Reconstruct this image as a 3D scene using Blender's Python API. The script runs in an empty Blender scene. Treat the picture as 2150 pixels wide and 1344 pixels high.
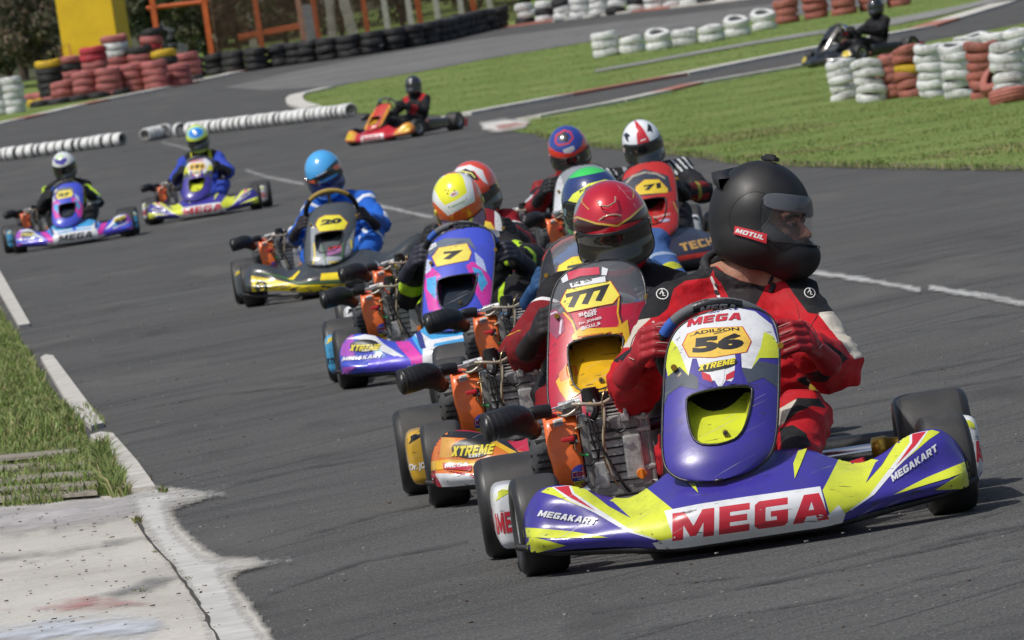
import bpy, bmesh, math, random
import numpy as np
from math import sin, cos, pi, radians as R, sqrt
from mathutils import Vector as V, Matrix, noise
from mathutils.bvhtree import BVHTree
random.seed(7)
rng = np.random.default_rng(7)
S = bpy.context.scene
COL = S.collection

# ------------------------------------------------------------- camera, sky, sun, exposure
FPX = 20000.0; ROLL = R(8.5); VH = 231.0; CAMH = 1.4
VC = 1075 * sin(ROLL) + 672 * cos(ROLL)
cam_d = bpy.data.cameras.new('camera'); cam = bpy.data.objects.new('camera', cam_d); COL.objects.link(cam)
S.camera = cam
cam_d.sensor_width = 36; cam_d.lens = FPX / 2150 * 36
cam_d.clip_start = 0.5; cam_d.clip_end = 5000
cam.matrix_world = Matrix.Translation((0, 0, CAMH)) @ Matrix.Rotation(pi / 2 - math.atan((VC - VH) / FPX), 4, 'X') @ Matrix.Rotation(-ROLL, 4, 'Z')
cam_d.dof.use_dof = True; cam_d.dof.focus_distance = 25.2; cam_d.dof.aperture_fstop = 30
W = bpy.data.worlds.new('World'); S.world = W; W.use_nodes = True
nt = W.node_tree; sky = nt.nodes.new('ShaderNodeTexSky'); sky.sky_type = 'NISHITA'; sky.sun_disc = False
SUN = V((-0.42, -0.30, 0.86)).normalized()
sky.sun_elevation = math.asin(SUN.z); sky.sun_rotation = math.atan2(SUN.x, SUN.y)
sky.air_density = 1.0; sky.dust_density = 3.0; sky.ozone_density = 1.0
nt.links.new(sky.outputs[0], nt.nodes['Background'].inputs[0]); nt.nodes['Background'].inputs[1].default_value = 0.115
sl = bpy.data.lights.new('sun', 'SUN'); sl.energy = 3.8; sl.angle = R(1.2); sl.color = (1, .965, .91)
so = bpy.data.objects.new('sun', sl); COL.objects.link(so); so.rotation_euler = SUN.to_track_quat('Z', 'Y').to_euler()
S.view_settings.view_transform = 'Standard'; S.view_settings.look = 'None'; S.view_settings.exposure = -0.25; S.view_settings.gamma = 1
S.render.engine = 'CYCLES'
S.cycles.max_bounces = 6; S.cycles.transparent_max_bounces = 12

# ------------------------------------------------------------- helpers: terrain
def hz(y):                      # height of the ground by distance: flat, then rising gently
    return 0.0 if y < 110 else 0.00048 * (y - 110) ** 1.65
def gp(px, py, up=0.0):         # survey point of the photograph -> place on the terrain
    dx, dy = px - 1075, py - 672
    u = dx * cos(ROLL) - dy * sin(ROLL); v = dx * sin(ROLL) + dy * cos(ROLL) + VC
    lo, hi = 5.0, 420.0
    for _ in range(50):
        m = (lo + hi) / 2
        if VH + (CAMH - hz(m) - up) * FPX / m > v: lo = m
        else: hi = m
    return V((u * lo / FPX, lo, hz(lo) + up))
def gx(px, py, d):              # survey point at a known distance
    dx, dy = px - 1075, py - 672
    u = dx * cos(ROLL) - dy * sin(ROLL); v = dx * sin(ROLL) + dy * cos(ROLL) + VC
    return V((u * d / FPX, d, CAMH - (v - VH) * d / FPX))

# ------------------------------------------------------------- helpers: materials
def lin(c):
    if isinstance(c, str):
        c = [int(c[i:i + 2], 16) / 255 for i in (0, 2, 4)]
        c = [x / 12.92 if x < .04045 else ((x + .055) / 1.055) ** 2.4 for x in c]
    return (c[0], c[1], c[2], 1)
MATS = {}
def mat(name, col=(.5, .5, .5), rough=.5, metal=0, coat=0, var=.12, vs=12, bump=0, bs=150, spec=.5, dirt=0, dirtcol=(.09, .085, .075), trans=0, alpha=1, layers=None, emit=0, aniso=None, detail=4):
    if name in MATS: return MATS[name]
    m = bpy.data.materials.new(name); m.use_nodes = True; MATS[name] = m
    n = m.node_tree.nodes; l = m.node_tree.links; b = n['Principled BSDF']
    tc = n.new('ShaderNodeTexCoord'); out = tc.outputs['Object']
    if aniso:
        mp = n.new('ShaderNodeMapping'); mp.inputs['Scale'].default_value = aniso; l.new(out, mp.inputs[0]); out = mp.outputs[0]
    nz = n.new('ShaderNodeTexNoise'); nz.inputs['Scale'].default_value = vs; nz.inputs['Detail'].default_value = detail; l.new(out, nz.inputs['Vector'])
    cur = n.new('ShaderNodeRGB'); cur.outputs[0].default_value = lin(col); cur = cur.outputs[0]
    if layers:
        for i, c in enumerate(layers):
            a = n.new('ShaderNodeAttribute'); a.attribute_name = 'L%d' % i
            mr = n.new('ShaderNodeMapRange'); mr.inputs['From Min'].default_value = -.0006; mr.inputs['From Max'].default_value = .0006; l.new(a.outputs['Fac'], mr.inputs['Value'])
            mx = n.new('ShaderNodeMix'); mx.data_type = 'RGBA'; l.new(mr.outputs[0], mx.inputs[0]); l.new(cur, mx.inputs[6]); mx.inputs[7].default_value = lin(c); cur = mx.outputs[2]
    hs = n.new('ShaderNodeHueSaturation'); mr = n.new('ShaderNodeMapRange'); mr.inputs['From Min'].default_value = .3; mr.inputs['From Max'].default_value = .7
    mr.inputs['To Min'].default_value = 1 - var; mr.inputs['To Max'].default_value = 1 + var
    l.new(nz.outputs['Fac'], mr.inputs['Value']); l.new(mr.outputs[0], hs.inputs['Value']); l.new(cur, hs.inputs['Color']); cur = hs.outputs[0]
    if dirt:
        n2 = n.new('ShaderNodeTexNoise'); n2.inputs['Scale'].default_value = vs * 2.3; n2.inputs['Detail'].default_value = 8; n2.inputs['Roughness'].default_value = .7; l.new(tc.outputs['Object'], n2.inputs['Vector'])
        m2 = n.new('ShaderNodeMapRange'); m2.inputs['From Min'].default_value = .48; m2.inputs['From Max'].default_value = .75; m2.inputs['To Max'].default_value = dirt; l.new(n2.outputs['Fac'], m2.inputs['Value'])
        mx = n.new('ShaderNodeMix'); mx.data_type = 'RGBA'; l.new(m2.outputs[0], mx.inputs[0]); l.new(cur, mx.inputs[6]); mx.inputs[7].default_value = lin(dirtcol); cur = mx.outputs[2]
    l.new(cur, b.inputs['Base Color'])
    m3 = n.new('ShaderNodeMapRange'); m3.inputs['From Min'].default_value = .3; m3.inputs['From Max'].default_value = .7
    m3.inputs['To Min'].default_value = max(.02, rough * (1 - .25)); m3.inputs['To Max'].default_value = min(1, rough * 1.25); l.new(nz.outputs['Fac'], m3.inputs['Value']); l.new(m3.outputs[0], b.inputs['Roughness'])
    b.inputs['Metallic'].default_value = metal; b.inputs['Coat Weight'].default_value = coat; b.inputs['Coat Roughness'].default_value = .08
    b.inputs['Specular IOR Level'].default_value = spec
    if trans: b.inputs['Transmission Weight'].default_value = trans
    if alpha < 1: b.inputs['Alpha'].default_value = alpha
    if emit: b.inputs['Emission Color'].default_value = lin(col); b.inputs['Emission Strength'].default_value = emit
    if bump:
        n4 = n.new('ShaderNodeTexNoise'); n4.inputs['Scale'].default_value = bs; n4.inputs['Detail'].default_value = 5; l.new(out, n4.inputs['Vector'])
        bp = n.new('ShaderNodeBump'); bp.inputs['Strength'].default_value = bump; bp.inputs['Distance'].default_value = .6 / bs; l.new(n4.outputs['Fac'], bp.inputs['Height']); l.new(bp.outputs[0], b.inputs['Normal'])
    return m
def paint(hexcol, k=1.0):       # glossy printed plastic of the bodywork; colour given as seen, darkened to a base colour
    c = lin(hexcol); c = tuple(x * .92 * k for x in c[:3])
    nm = 'bodywork_' + hexcol
    if nm in MATS: return MATS[nm]
    m = mat(nm, c, rough=.30, coat=.40, var=.06, vs=5, dirt=.35, bump=.03, bs=30, dirtcol=(.07, .065, .06)); n = m.node_tree.nodes; l = m.node_tree.links; b = n['Principled BSDF']; cur = b.inputs['Base Color'].links[0].from_socket
    tc = n.new('ShaderNodeTexCoord')
    for rz, sc, lo, col, amt in ((R(8), (.5, .012, .012), .66, (.035, .033, .032), .75), (R(-25), (.3, .3, .006), .69, (.42, .41, .40), .5)):   # scuffs and scratches
        mp = n.new('ShaderNodeMapping'); mp.vector_type = 'TEXTURE'; mp.inputs['Rotation'].default_value = (0, rz, rz); mp.inputs['Scale'].default_value = sc; l.new(tc.outputs['Object'], mp.inputs[0])
        nz = n.new('ShaderNodeTexNoise'); nz.inputs['Scale'].default_value = 1; nz.inputs['Detail'].default_value = 3; l.new(mp.outputs[0], nz.inputs['Vector'])
        mr = n.new('ShaderNodeMapRange'); mr.inputs['From Min'].default_value = lo; mr.inputs['From Max'].default_value = lo + .03; mr.inputs['To Max'].default_value = amt; l.new(nz.outputs['Fac'], mr.inputs['Value'])
        mx = n.new('ShaderNodeMix'); mx.data_type = 'RGBA'; l.new(mr.outputs[0], mx.inputs[0]); l.new(cur, mx.inputs[6]); mx.inputs[7].default_value = (*col, 1); cur = mx.outputs[2]
    l.new(cur, b.inputs['Base Color']); return m

# ------------------------------------------------------------- helpers: objects
def link(o, parent=None):
    COL.objects.link(o)
    if parent is not None: o.parent = parent
    return o
def tag(o, label=None, cat=None, group=None, kind=None):
    if label: o['label'] = label
    if cat: o['category'] = cat
    if group: o['group'] = group
    if kind: o['kind'] = kind
    return o
def empty(name, loc=(0, 0, 0), rz=0, label=None, cat=None, group=None):
    o = bpy.data.objects.new(name, None); o.empty_display_size = .2; link(o); o.location = loc; o.rotation_euler = (0, 0, rz)
    return tag(o, label, cat, group)
def put(name, me, parent=None, loc=None, rot=None, scale=None):
    o = bpy.data.objects.new(name, me); link(o, parent)
    if loc is not None: o.location = loc
    if rot is not None: o.rotation_euler = rot
    if scale is not None: o.scale = scale
    return o
class MB:                       # collects shapes into ONE mesh
    def __init__(s): s.v = []; s.f = []; s.m = []; s.mats = []; s.sm = []
    def mi(s, m):
        if m not in s.mats: s.mats.append(m)
        return s.mats.index(m)
    def add(s, vs, fs, m, smooth=True):
        k = len(s.v); i = s.mi(m); s.v += [tuple(v) for v in vs]
        for f in fs: s.f.append(tuple(k + a for a in f)); s.m.append(i); s.sm.append(smooth)
    def addbm(s, bm, m, smooth=True, M=None):
        if M is not None: bmesh.ops.transform(bm, matrix=M, verts=bm.verts)
        bm.verts.index_update(); s.add([v.co[:] for v in bm.verts], [[v.index for v in f.verts] for f in bm.faces], m, smooth); bm.free()
    def box(s, c, d, m, bev=.003, rot=None, seg=2, taper=None):
        bm = bmesh.new(); bmesh.ops.create_cube(bm, size=1)
        for v in bm.verts:
            v.co = V((v.co.x * d[0], v.co.y * d[1], v.co.z * d[2]))
            if taper and v.co.z > 0: v.co.x *= taper[0]; v.co.y *= taper[1]
        if bev: bmesh.ops.bevel(bm, geom=bm.edges[:], offset=bev, segments=seg, affect='EDGES', profile=.6)
        Mx = Matrix.Translation(c)
        if rot: Mx = Mx @ Matrix.Rotation(rot[2], 4, 'Z') @ Matrix.Rotation(rot[1], 4, 'Y') @ Matrix.Rotation(rot[0], 4, 'X')
        s.addbm(bm, m, False, Mx)
    def cyl(s, a, b, r, m, r2=None, n=20, cap=True, smooth=True):
        s.tube([a, b], [r, r if r2 is None else r2], m, n, cap, smooth)
    def tube(s, pts, r, m, n=12, cap=True, smooth=True):
        pts = [V(p) for p in pts]; k = len(pts); rs = r if isinstance(r, (list, tuple)) else [r] * k
        up = V((0, 0, 1)); vs = []; fs = []
        t0 = (pts[1] - pts[0]).normalized(); ref = t0.orthogonal().normalized()
        for i, p in enumerate(pts):
            t = (pts[min(i + 1, k - 1)] - pts[max(i - 1, 0)]).normalized()
            ref = (ref - t * ref.dot(t)).normalized(); bi = t.cross(ref)
            for j in range(n):
                a = 2 * pi * j / n; vs.append(p + (ref * cos(a) + bi * sin(a)) * rs[i])
        for i in range(k - 1):
            for j in range(n): fs.append((i * n + j, i * n + (j + 1) % n, (i + 1) * n + (j + 1) % n, (i + 1) * n + j))
        s.add(vs, fs, m, smooth)
        if cap:
            s.add(vs[:n], [tuple(range(n))[::-1]], m, False); s.add(vs[-n:], [tuple(range(n))], m, False)
    def lathe(s, prof, m, n=32, axis='X', c=(0, 0, 0), smooth=True):   # prof: (radius, along)
        vs = []; fs = []; k = len(prof)
        for j in range(n):
            a = 2 * pi * j / n
            for (r, h) in prof:
                p = {'X': (h, r * cos(a), r * sin(a)), 'Y': (r * cos(a), h, r * sin(a)), 'Z': (r * cos(a), r * sin(a), h)}[axis]
                vs.append((p[0] + c[0], p[1] + c[1], p[2] + c[2]))
        for j in range(n):
            for i in range(k - 1): fs.append((j * k + i, j * k + i + 1, ((j + 1) % n) * k + i + 1, ((j + 1) % n) * k + i))
        s.add(vs, fs, m, smooth)
    def ball(s, c, r, m, sub=3):
        bm = bmesh.new(); bmesh.ops.create_icosphere(bm, subdivisions=sub, radius=1)
        rr = r if isinstance(r, (tuple, list)) else (r, r, r)
        s.addbm(bm, m, True, Matrix.Translation(c) @ Matrix.Diagonal((*rr, 1)))
    def mesh(s, name):
        me = bpy.data.meshes.new(name); me.from_pydata(s.v, [], s.f)
        for m in s.mats: me.materials.append(m)
        me.polygons.foreach_set('material_index', s.m); me.polygons.foreach_set('use_smooth', s.sm); me.update(); return me
    def obj(s, name, parent=None, **k): return put(name, s.mesh(name), parent, **k)
def merge(me, d=1e-5, recalc=True):
    bm = bmesh.new(); bm.from_mesh(me); bmesh.ops.remove_doubles(bm, verts=bm.verts, dist=d)
    if recalc: bmesh.ops.recalc_face_normals(bm, faces=bm.faces)
    bm.to_mesh(me); bm.free(); me.update(); return me
def spline(pts, n=8):           # Catmull-Rom through the points
    P = [V(p) for p in pts]; P = [P[0] * 2 - P[1]] + P + [P[-1] * 2 - P[-2]]; o = []
    for i in range(1, len(P) - 2):
        for k in range(n):
            t = k / n; a, b, c, d = P[i - 1:i + 3]
            o.append(.5 * ((2 * b) + (c - a) * t + (2 * a - 5 * b + 4 * c - d) * t * t + (3 * b - 3 * c + d - a) * t ** 3))
    o.append(P[-2]); return o
def interp(x, tab):             # smooth 1-D lookup
    xs = [t[0] for t in tab]
    if x <= xs[0]: return tab[0][1]
    if x >= xs[-1]: return tab[-1][1]
    i = max(k for k in range(len(xs)) if xs[k] <= x); i = min(i, len(xs) - 2)
    def m(k):
        a, b = max(k - 1, 0), min(k + 1, len(xs) - 1); return (tab[b][1] - tab[a][1]) / (xs[b] - xs[a])
    h = xs[i + 1] - xs[i]; t = (x - xs[i]) / h; y0, y1 = tab[i][1], tab[i + 1][1]
    return (2 * t ** 3 - 3 * t * t + 1) * y0 + (t ** 3 - 2 * t * t + t) * h * m(i) + (-2 * t ** 3 + 3 * t * t) * y1 + (t ** 3 - t * t) * h * m(i + 1)

# ------------------------------------------------------------- helpers: lettering and decals
BF = {'M': (1.15, [[(0, 0), (0, 1), (.33, 1), (.575, .45), (.82, 1), (1.15, 1), (1.15, 0), (.85, 0), (.85, .52), (.66, .08), (.49, .08), (.30, .52), (.30, 0)]]),
 'E': (.85, [[(0, 0), (0, 1), (.85, 1), (.85, .76), (.30, .76), (.30, .62), (.78, .62), (.78, .39), (.30, .39), (.30, .24), (.85, .24), (.85, 0)]]),
 'G': (.93, [[(.12, 0), (0, .12), (0, .88), (.12, 1), (.92, 1), (.92, .75), (.32, .75), (.30, .72), (.30, .27), (.33, .24), (.62, .24), (.62, .38), (.45, .38), (.45, .58), (.93, .58), (.93, .10), (.83, 0)]]),
 'A': (1.02, [[(0, 0), (.32, 0), (.37, .2), (.43, .42), (.51, .72), (.51, 1), (.30, 1)], [(.51, 1), (.51, .72), (.59, .42), (.65, .2), (.70, 0), (1.02, 0), (.72, 1)], [(.37, .2), (.65, .2), (.59, .42), (.43, .42)]]),
 'K': (.95, [[(0, 0), (0, 1), (.30, 1), (.30, .62), (.56, 1), (.92, 1), (.58, .53), (.95, 0), (.58, 0), (.30, .40), (.30, 0)]]),
 'R': (.95, [[(0, 0), (.30, 0), (.30, 1), (0, 1)], [(.30, .78), (.62, .78), (.82, 1), (.30, 1)], [(.62, .78), (.62, .58), (.82, .36), (.92, .48), (.92, .88), (.82, 1)], [(.30, .36), (.82, .36), (.62, .58), (.30, .58)], [(.38, .36), (.62, 0), (.95, 0), (.72, .36)]]),
 'T': (.88, [[(.28, 0), (.28, .75), (0, .75), (0, 1), (.88, 1), (.88, .75), (.60, .75), (.60, 0)]]),
 'X': (.92, [[(0, 0), (.28, .5), (0, 1), (.34, 1), (.46, .74), (.58, 1), (.92, 1), (.64, .5), (.92, 0), (.58, 0), (.46, .26), (.34, 0)]]),
 'U': (.93, [[(0, 1), (.30, 1), (.30, .27), (.33, .24), (.60, .24), (.63, .27), (.63, 1), (.93, 1), (.93, .12), (.81, 0), (.12, 0), (0, .12)]]),
 'L': (.80, [[(0, 0), (0, 1), (.30, 1), (.30, .24), (.80, .24), (.80, 0)]]),
 'C': (.88, [[(.12, 0), (0, .12), (0, .88), (.12, 1), (.88, 1), (.88, .76), (.33, .76), (.30, .73), (.30, .27), (.33, .24), (.88, .24), (.88, 0)]]),
 'H': (.92, [[(0, 0), (0, 1), (.30, 1), (.30, .62), (.62, .62), (.62, 1), (.92, 1), (.92, 0), (.62, 0), (.62, .38), (.30, .38), (.30, 0)]])}
_o = [(.12, 0), (.83, 0), (.95, .12), (.95, .88), (.83, 1), (.12, 1), (0, .88), (0, .12)]; _i = [(.32, .24), (.63, .24), (.65, .27), (.65, .73), (.63, .76), (.32, .76), (.30, .73), (.30, .27)]
BF['O'] = (.95, [[_o[k], _o[(k + 1) % 8], _i[(k + 1) % 8], _i[k]] for k in range(8)])
def glyphs(s, bold=.02, shear=.2, space=1.0):
    if not all(c in BF for c in s): return glyphs_f(s, bold, shear, space)
    vs, fs, x = [], [], 0.0
    for c in s:
        w, polys = BF[c]
        for q in polys: fs.append(tuple(range(len(vs), len(vs) + len(q)))); vs += [(x + a + shear * b, b) for a, b in q]
        x += w + .13 * space
    vs = np.array(vs); vs = vs - vs.min(0); return vs, fs, vs[:, 0].max()
def glyphs_f(s, bold=.02, shear=.2, space=1.0):   # flat text as 2-D verts + faces, height of a capital = 1, left edge 0
    cu = bpy.data.curves.new('t', 'FONT'); cu.body = s; cu.offset = bold; cu.shear = shear; cu.space_character = space; cu.resolution_u = 3
    o = bpy.data.objects.new('t', cu); COL.objects.link(o)
    dg = bpy.context.evaluated_depsgraph_get(); me = bpy.data.meshes.new_from_object(o.evaluated_get(dg))
    vs = np.array([v.co[:2] for v in me.vertices]).reshape(-1, 2); fs = [tuple(p.vertices) for p in me.polygons]
    bpy.data.objects.remove(o); bpy.data.curves.remove(cu); bpy.data.meshes.remove(me)
    vs = vs - vs.min(0); k = vs.max(0); return vs / k[1], fs, k[0] / k[1]
def text(s, x, z, w, h, rot=0, bold=.02, shear=.2, arc=0, space=1.0):   # box left-bottom (x,z), width, height
    vs, fs, asp = glyphs(s, bold, shear, space); vs = vs.copy(); vs[:, 0] *= w / asp; vs[:, 1] *= h
    if arc: vs[:, 1] += arc * (1 - ((vs[:, 0] - w / 2) / (w / 2)) ** 2)
    c, s_ = cos(R(rot)), sin(R(rot)); q = np.stack([x + vs[:, 0] * c - vs[:, 1] * s_, z + vs[:, 0] * s_ + vs[:, 1] * c], 1)
    return ('m', q, fs)
def ellipse(x, z, a, b, rot=0, n=28):
    c, s_ = cos(R(rot)), sin(R(rot))
    return [(x + a * cos(t) * c - b * sin(t) * s_, z + a * cos(t) * s_ + b * sin(t) * c) for t in [2 * pi * i / n for i in range(n)]]
def strip(pts, w):              # a painted line of width w
    P = [V((p[0], p[1])) for p in pts]; L = []; Rr = []
    for i, p in enumerate(P):
        t = (P[min(i + 1, len(P) - 1)] - P[max(i - 1, 0)]).normalized(); nn = V((-t.y, t.x)) * w / 2
        L.append((p + nn)[:]); Rr.append((p - nn)[:])
    return L + Rr[::-1]
def mirror(poly): return [(-a, b) for a, b in poly][::-1]
def bvh_of(me, M=None):
    bm = bmesh.new(); bm.from_mesh(me)
    if M is not None: bmesh.ops.transform(bm, matrix=M, verts=bm.verts)
    t = BVHTree.FromBMesh(bm); bm.free(); return t
def frame_front(y0=-.27, dep=.057, Y=-2.0):     # drawing sheet facing the front of a kart; lines of sight drop by dep
    return lambda a, b: (V((a, Y, b + (y0 - Y) * dep)), V((0, 1, -dep)).normalized())
def frame_at(M, back=.6):        # drawing sheet given by a matrix: x right, y up, looking along -z
    d = -(M.to_3x3() @ V((0, 0, 1)))
    return lambda a, b: (M @ V((a, b, back)), d)
def decals(mb, bvh, frame, items, cell=.012, off=.0007, lift=.00016):
    for k, (shape, m) in enumerate(items):
        if shape[0] == 'm': vs, fs = shape[1], shape[2]
        else: vs, fs = np.array(shape), [tuple(range(len(shape)))]
        bm = bmesh.new(); B = [bm.verts.new((a, b, 0)) for a, b in vs]
        for f in fs:
            try: bm.faces.new([B[i] for i in f])
            except ValueError: pass
        bmesh.ops.triangulate(bm, faces=bm.faces[:], ngon_method='EAR_CLIP')
        for ax in (0, 1):
            lo, hi = float(vs[:, ax].min()), float(vs[:, ax].max()); c = lo + cell * .5
            while c < hi:
                no = (1, 0, 0) if ax == 0 else (0, 1, 0); co = (c, 0, 0) if ax == 0 else (0, c, 0)
                bmesh.ops.bisect_plane(bm, geom=bm.verts[:] + bm.edges[:] + bm.faces[:], plane_co=co, plane_no=no, dist=1e-7); c += cell
        def shoot(a, b):
            o, d = frame(a, b); h, nn, i, dd = bvh.ray_cast(o, d)
            if h is None: return None
            if nn.dot(d) > 0: nn = -nn
            return h + nn * (off + lift * k)
        flat = {v: (v.co.x, v.co.y) for v in bm.verts}; hit = {v: shoot(*flat[v]) for v in bm.verts}; bad = []
        for v in bm.verts:
            if hit[v] is not None: v.co = hit[v]; continue
            best = None
            for e in v.link_edges:
                g = e.other_vert(v)
                if hit[g] is None: continue
                A_, B_ = flat[g], flat[v]; lo, hi, q = 0.0, 1.0, hit[g]
                for _ in range(9):
                    m_ = (lo + hi) / 2; r_ = shoot(A_[0] + (B_[0] - A_[0]) * m_, A_[1] + (B_[1] - A_[1]) * m_)
                    if r_ is None: hi = m_
                    else: lo = m_; q = r_
                if best is None or lo > best[0]: best = (lo, q)
            if best is None: bad.append(v)
            else: v.co = best[1]
        bmesh.ops.delete(bm, geom=bad, context='VERTS')
        for f in bm.faces[:]:
            o, d = frame(0, 0)
            if max(e.calc_length() for e in f.edges) > 5 * cell: bm.faces.remove(f)
        if len(bm.faces): 
            for f in bm.faces:
                if f.normal.dot(frame(0, 0)[1]) > 0: f.normal_flip()
            mb.addbm(bm, m, True)
        else: bm.free()

# signed distance of 2-D points to a polygon, positive inside
def psdf(P, poly):
    poly = np.array(poly, float); P = np.asarray(P, float); d = np.full(len(P), 1e9); ins = np.zeros(len(P), bool); n = len(poly)
    for i in range(n):
        a, b = poly[i], poly[(i + 1) % n]; e = b - a; w = P - a
        t = np.clip((w @ e) / max(e @ e, 1e-12), 0, 1); q = w - t[:, None] * e; d = np.minimum(d, (q ** 2).sum(1))
        c = ((a[1] > P[:, 1]) != (b[1] > P[:, 1])) & (P[:, 0] < (b[0] - a[0]) * (P[:, 1] - a[1]) / (b[1] - a[1] + 1e-12) + a[0]); ins ^= c
    return np.where(ins, 1, -1) * np.sqrt(d)
def set_layers(me, arrs):
    for i, a in enumerate(arrs):
        at = me.attributes.new('L%d' % i, 'FLOAT', 'POINT'); at.data.foreach_set('value', np.asarray(a, np.float32))
def coords(me):
    a = np.empty(len(me.vertices) * 3, np.float32); me.vertices.foreach_get('co', a); return a.reshape(-1, 3).astype(float)
# ------------------------------------------------------------- the ground
_hz = hz
def hz(y): return _hz(y) if y < 260 else _hz(260) + .0204 * (y - 260)
def rough(pts, a=3.0, n=5):
    o = []
    for p, q in zip(pts, pts[1:] + pts[:1]):
        for k in range(n):
            t = k / n; j = a if k else a * .3; o.append((p[0] + (q[0] - p[0]) * t + random.uniform(-j, j) * 1.6, p[1] + (q[1] - p[1]) * t + random.uniform(-j, j) * .35))
    return o
def sheet(name, pts, m, up, world=False, thick=0, kind='structure', step=8.0, parent=None, px=True):
    P = [gp(*p) if px else V((p[0], p[1], 0)) for p in pts]
    bm = bmesh.new(); f = bm.faces.new([bm.verts.new((p.x, p.y, 0)) for p in P]); bmesh.ops.triangulate(bm, faces=[f])
    y1 = max(p.y for p in P); y = 110.0
    while y < min(y1, 420):
        bmesh.ops.bisect_plane(bm, geom=bm.verts[:] + bm.edges[:] + bm.faces[:], plane_co=(0, y, 0), plane_no=(0, 1, 0)); y += step
    for v in bm.verts: v.co.z = hz(v.co.y) + up
    bmesh.ops.recalc_face_normals(bm, faces=bm.faces)
    if bm.faces[:] and sum(f.normal.z for f in bm.faces) < 0: bmesh.ops.reverse_faces(bm, faces=bm.faces)
    if thick:
        r = bmesh.ops.extrude_face_region(bm, geom=bm.faces[:])
        for e in r['geom']:
            if isinstance(e, bmesh.types.BMVert): e.co.z += thick
        bmesh.ops.recalc_face_normals(bm, faces=bm.faces)
    me = bpy.data.meshes.new(name); bm.to_mesh(me); bm.free(); me.materials.append(m)
    o = put(name, me, parent)
    if kind and parent is None: o['kind'] = kind
    return o
def ground_mat(name, stops, scale, detail=10, bump=.5, bs=60, rough=.9, stretch=(1, 1, 1), spec=.3, fine=None):
    m = bpy.data.materials.new(name); m.use_nodes = True; n = m.node_tree.nodes; l = m.node_tree.links; b = n['Principled BSDF']
    tc = n.new('ShaderNodeTexCoord'); mp = n.new('ShaderNodeMapping'); mp.inputs['Scale'].default_value = stretch; l.new(tc.outputs['Object'], mp.inputs[0])
    nz = n.new('ShaderNodeTexNoise'); nz.inputs['Scale'].default_value = scale; nz.inputs['Detail'].default_value = detail; nz.inputs['Roughness'].default_value = .65; l.new(mp.outputs[0], nz.inputs['Vector'])
    cr = n.new('ShaderNodeValToRGB'); e = cr.color_ramp.elements; e[0].position = stops[0][0]; e[0].color = lin(stops[0][1]); e[1].position = stops[-1][0]; e[1].color = lin(stops[-1][1])
    for p, c in stops[1:-1]: x = e.new(p); x.color = lin(c)
    l.new(nz.outputs['Fac'], cr.inputs[0]); cur = cr.outputs[0]
    if fine:
        n3 = n.new('ShaderNodeTexNoise'); n3.inputs['Scale'].default_value = fine[0]; n3.inputs['Detail'].default_value = 6; n3.inputs['Roughness'].default_value = .8; l.new(tc.outputs['Object'], n3.inputs['Vector'])
        mr = n.new('ShaderNodeMapRange'); mr.inputs['From Min'].default_value = .3; mr.inputs['From Max'].default_value = .7; mr.inputs['To Min'].default_value = 1 - fine[1]; mr.inputs['To Max'].default_value = 1 + fine[1]; l.new(n3.outputs['Fac'], mr.inputs['Value'])
        hs = n.new('ShaderNodeHueSaturation'); l.new(mr.outputs[0], hs.inputs['Value']); l.new(cur, hs.inputs['Color']); cur = hs.outputs[0]
    l.new(cur, b.inputs['Base Color']); b.inputs['Roughness'].default_value = rough; b.inputs['Specular IOR Level'].default_value = spec
    n2 = n.new('ShaderNodeTexNoise'); n2.inputs['Scale'].default_value = bs; n2.inputs['Detail'].default_value = 6; l.new(tc.outputs['Object'], n2.inputs['Vector'])
    bp = n.new('ShaderNodeBump'); bp.inputs['Strength'].default_value = bump; bp.inputs['Distance'].default_value = .3 / bs; l.new(n2.outputs['Fac'], bp.inputs['Height']); l.new(bp.outputs[0], b.inputs['Normal'])
    return m
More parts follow.
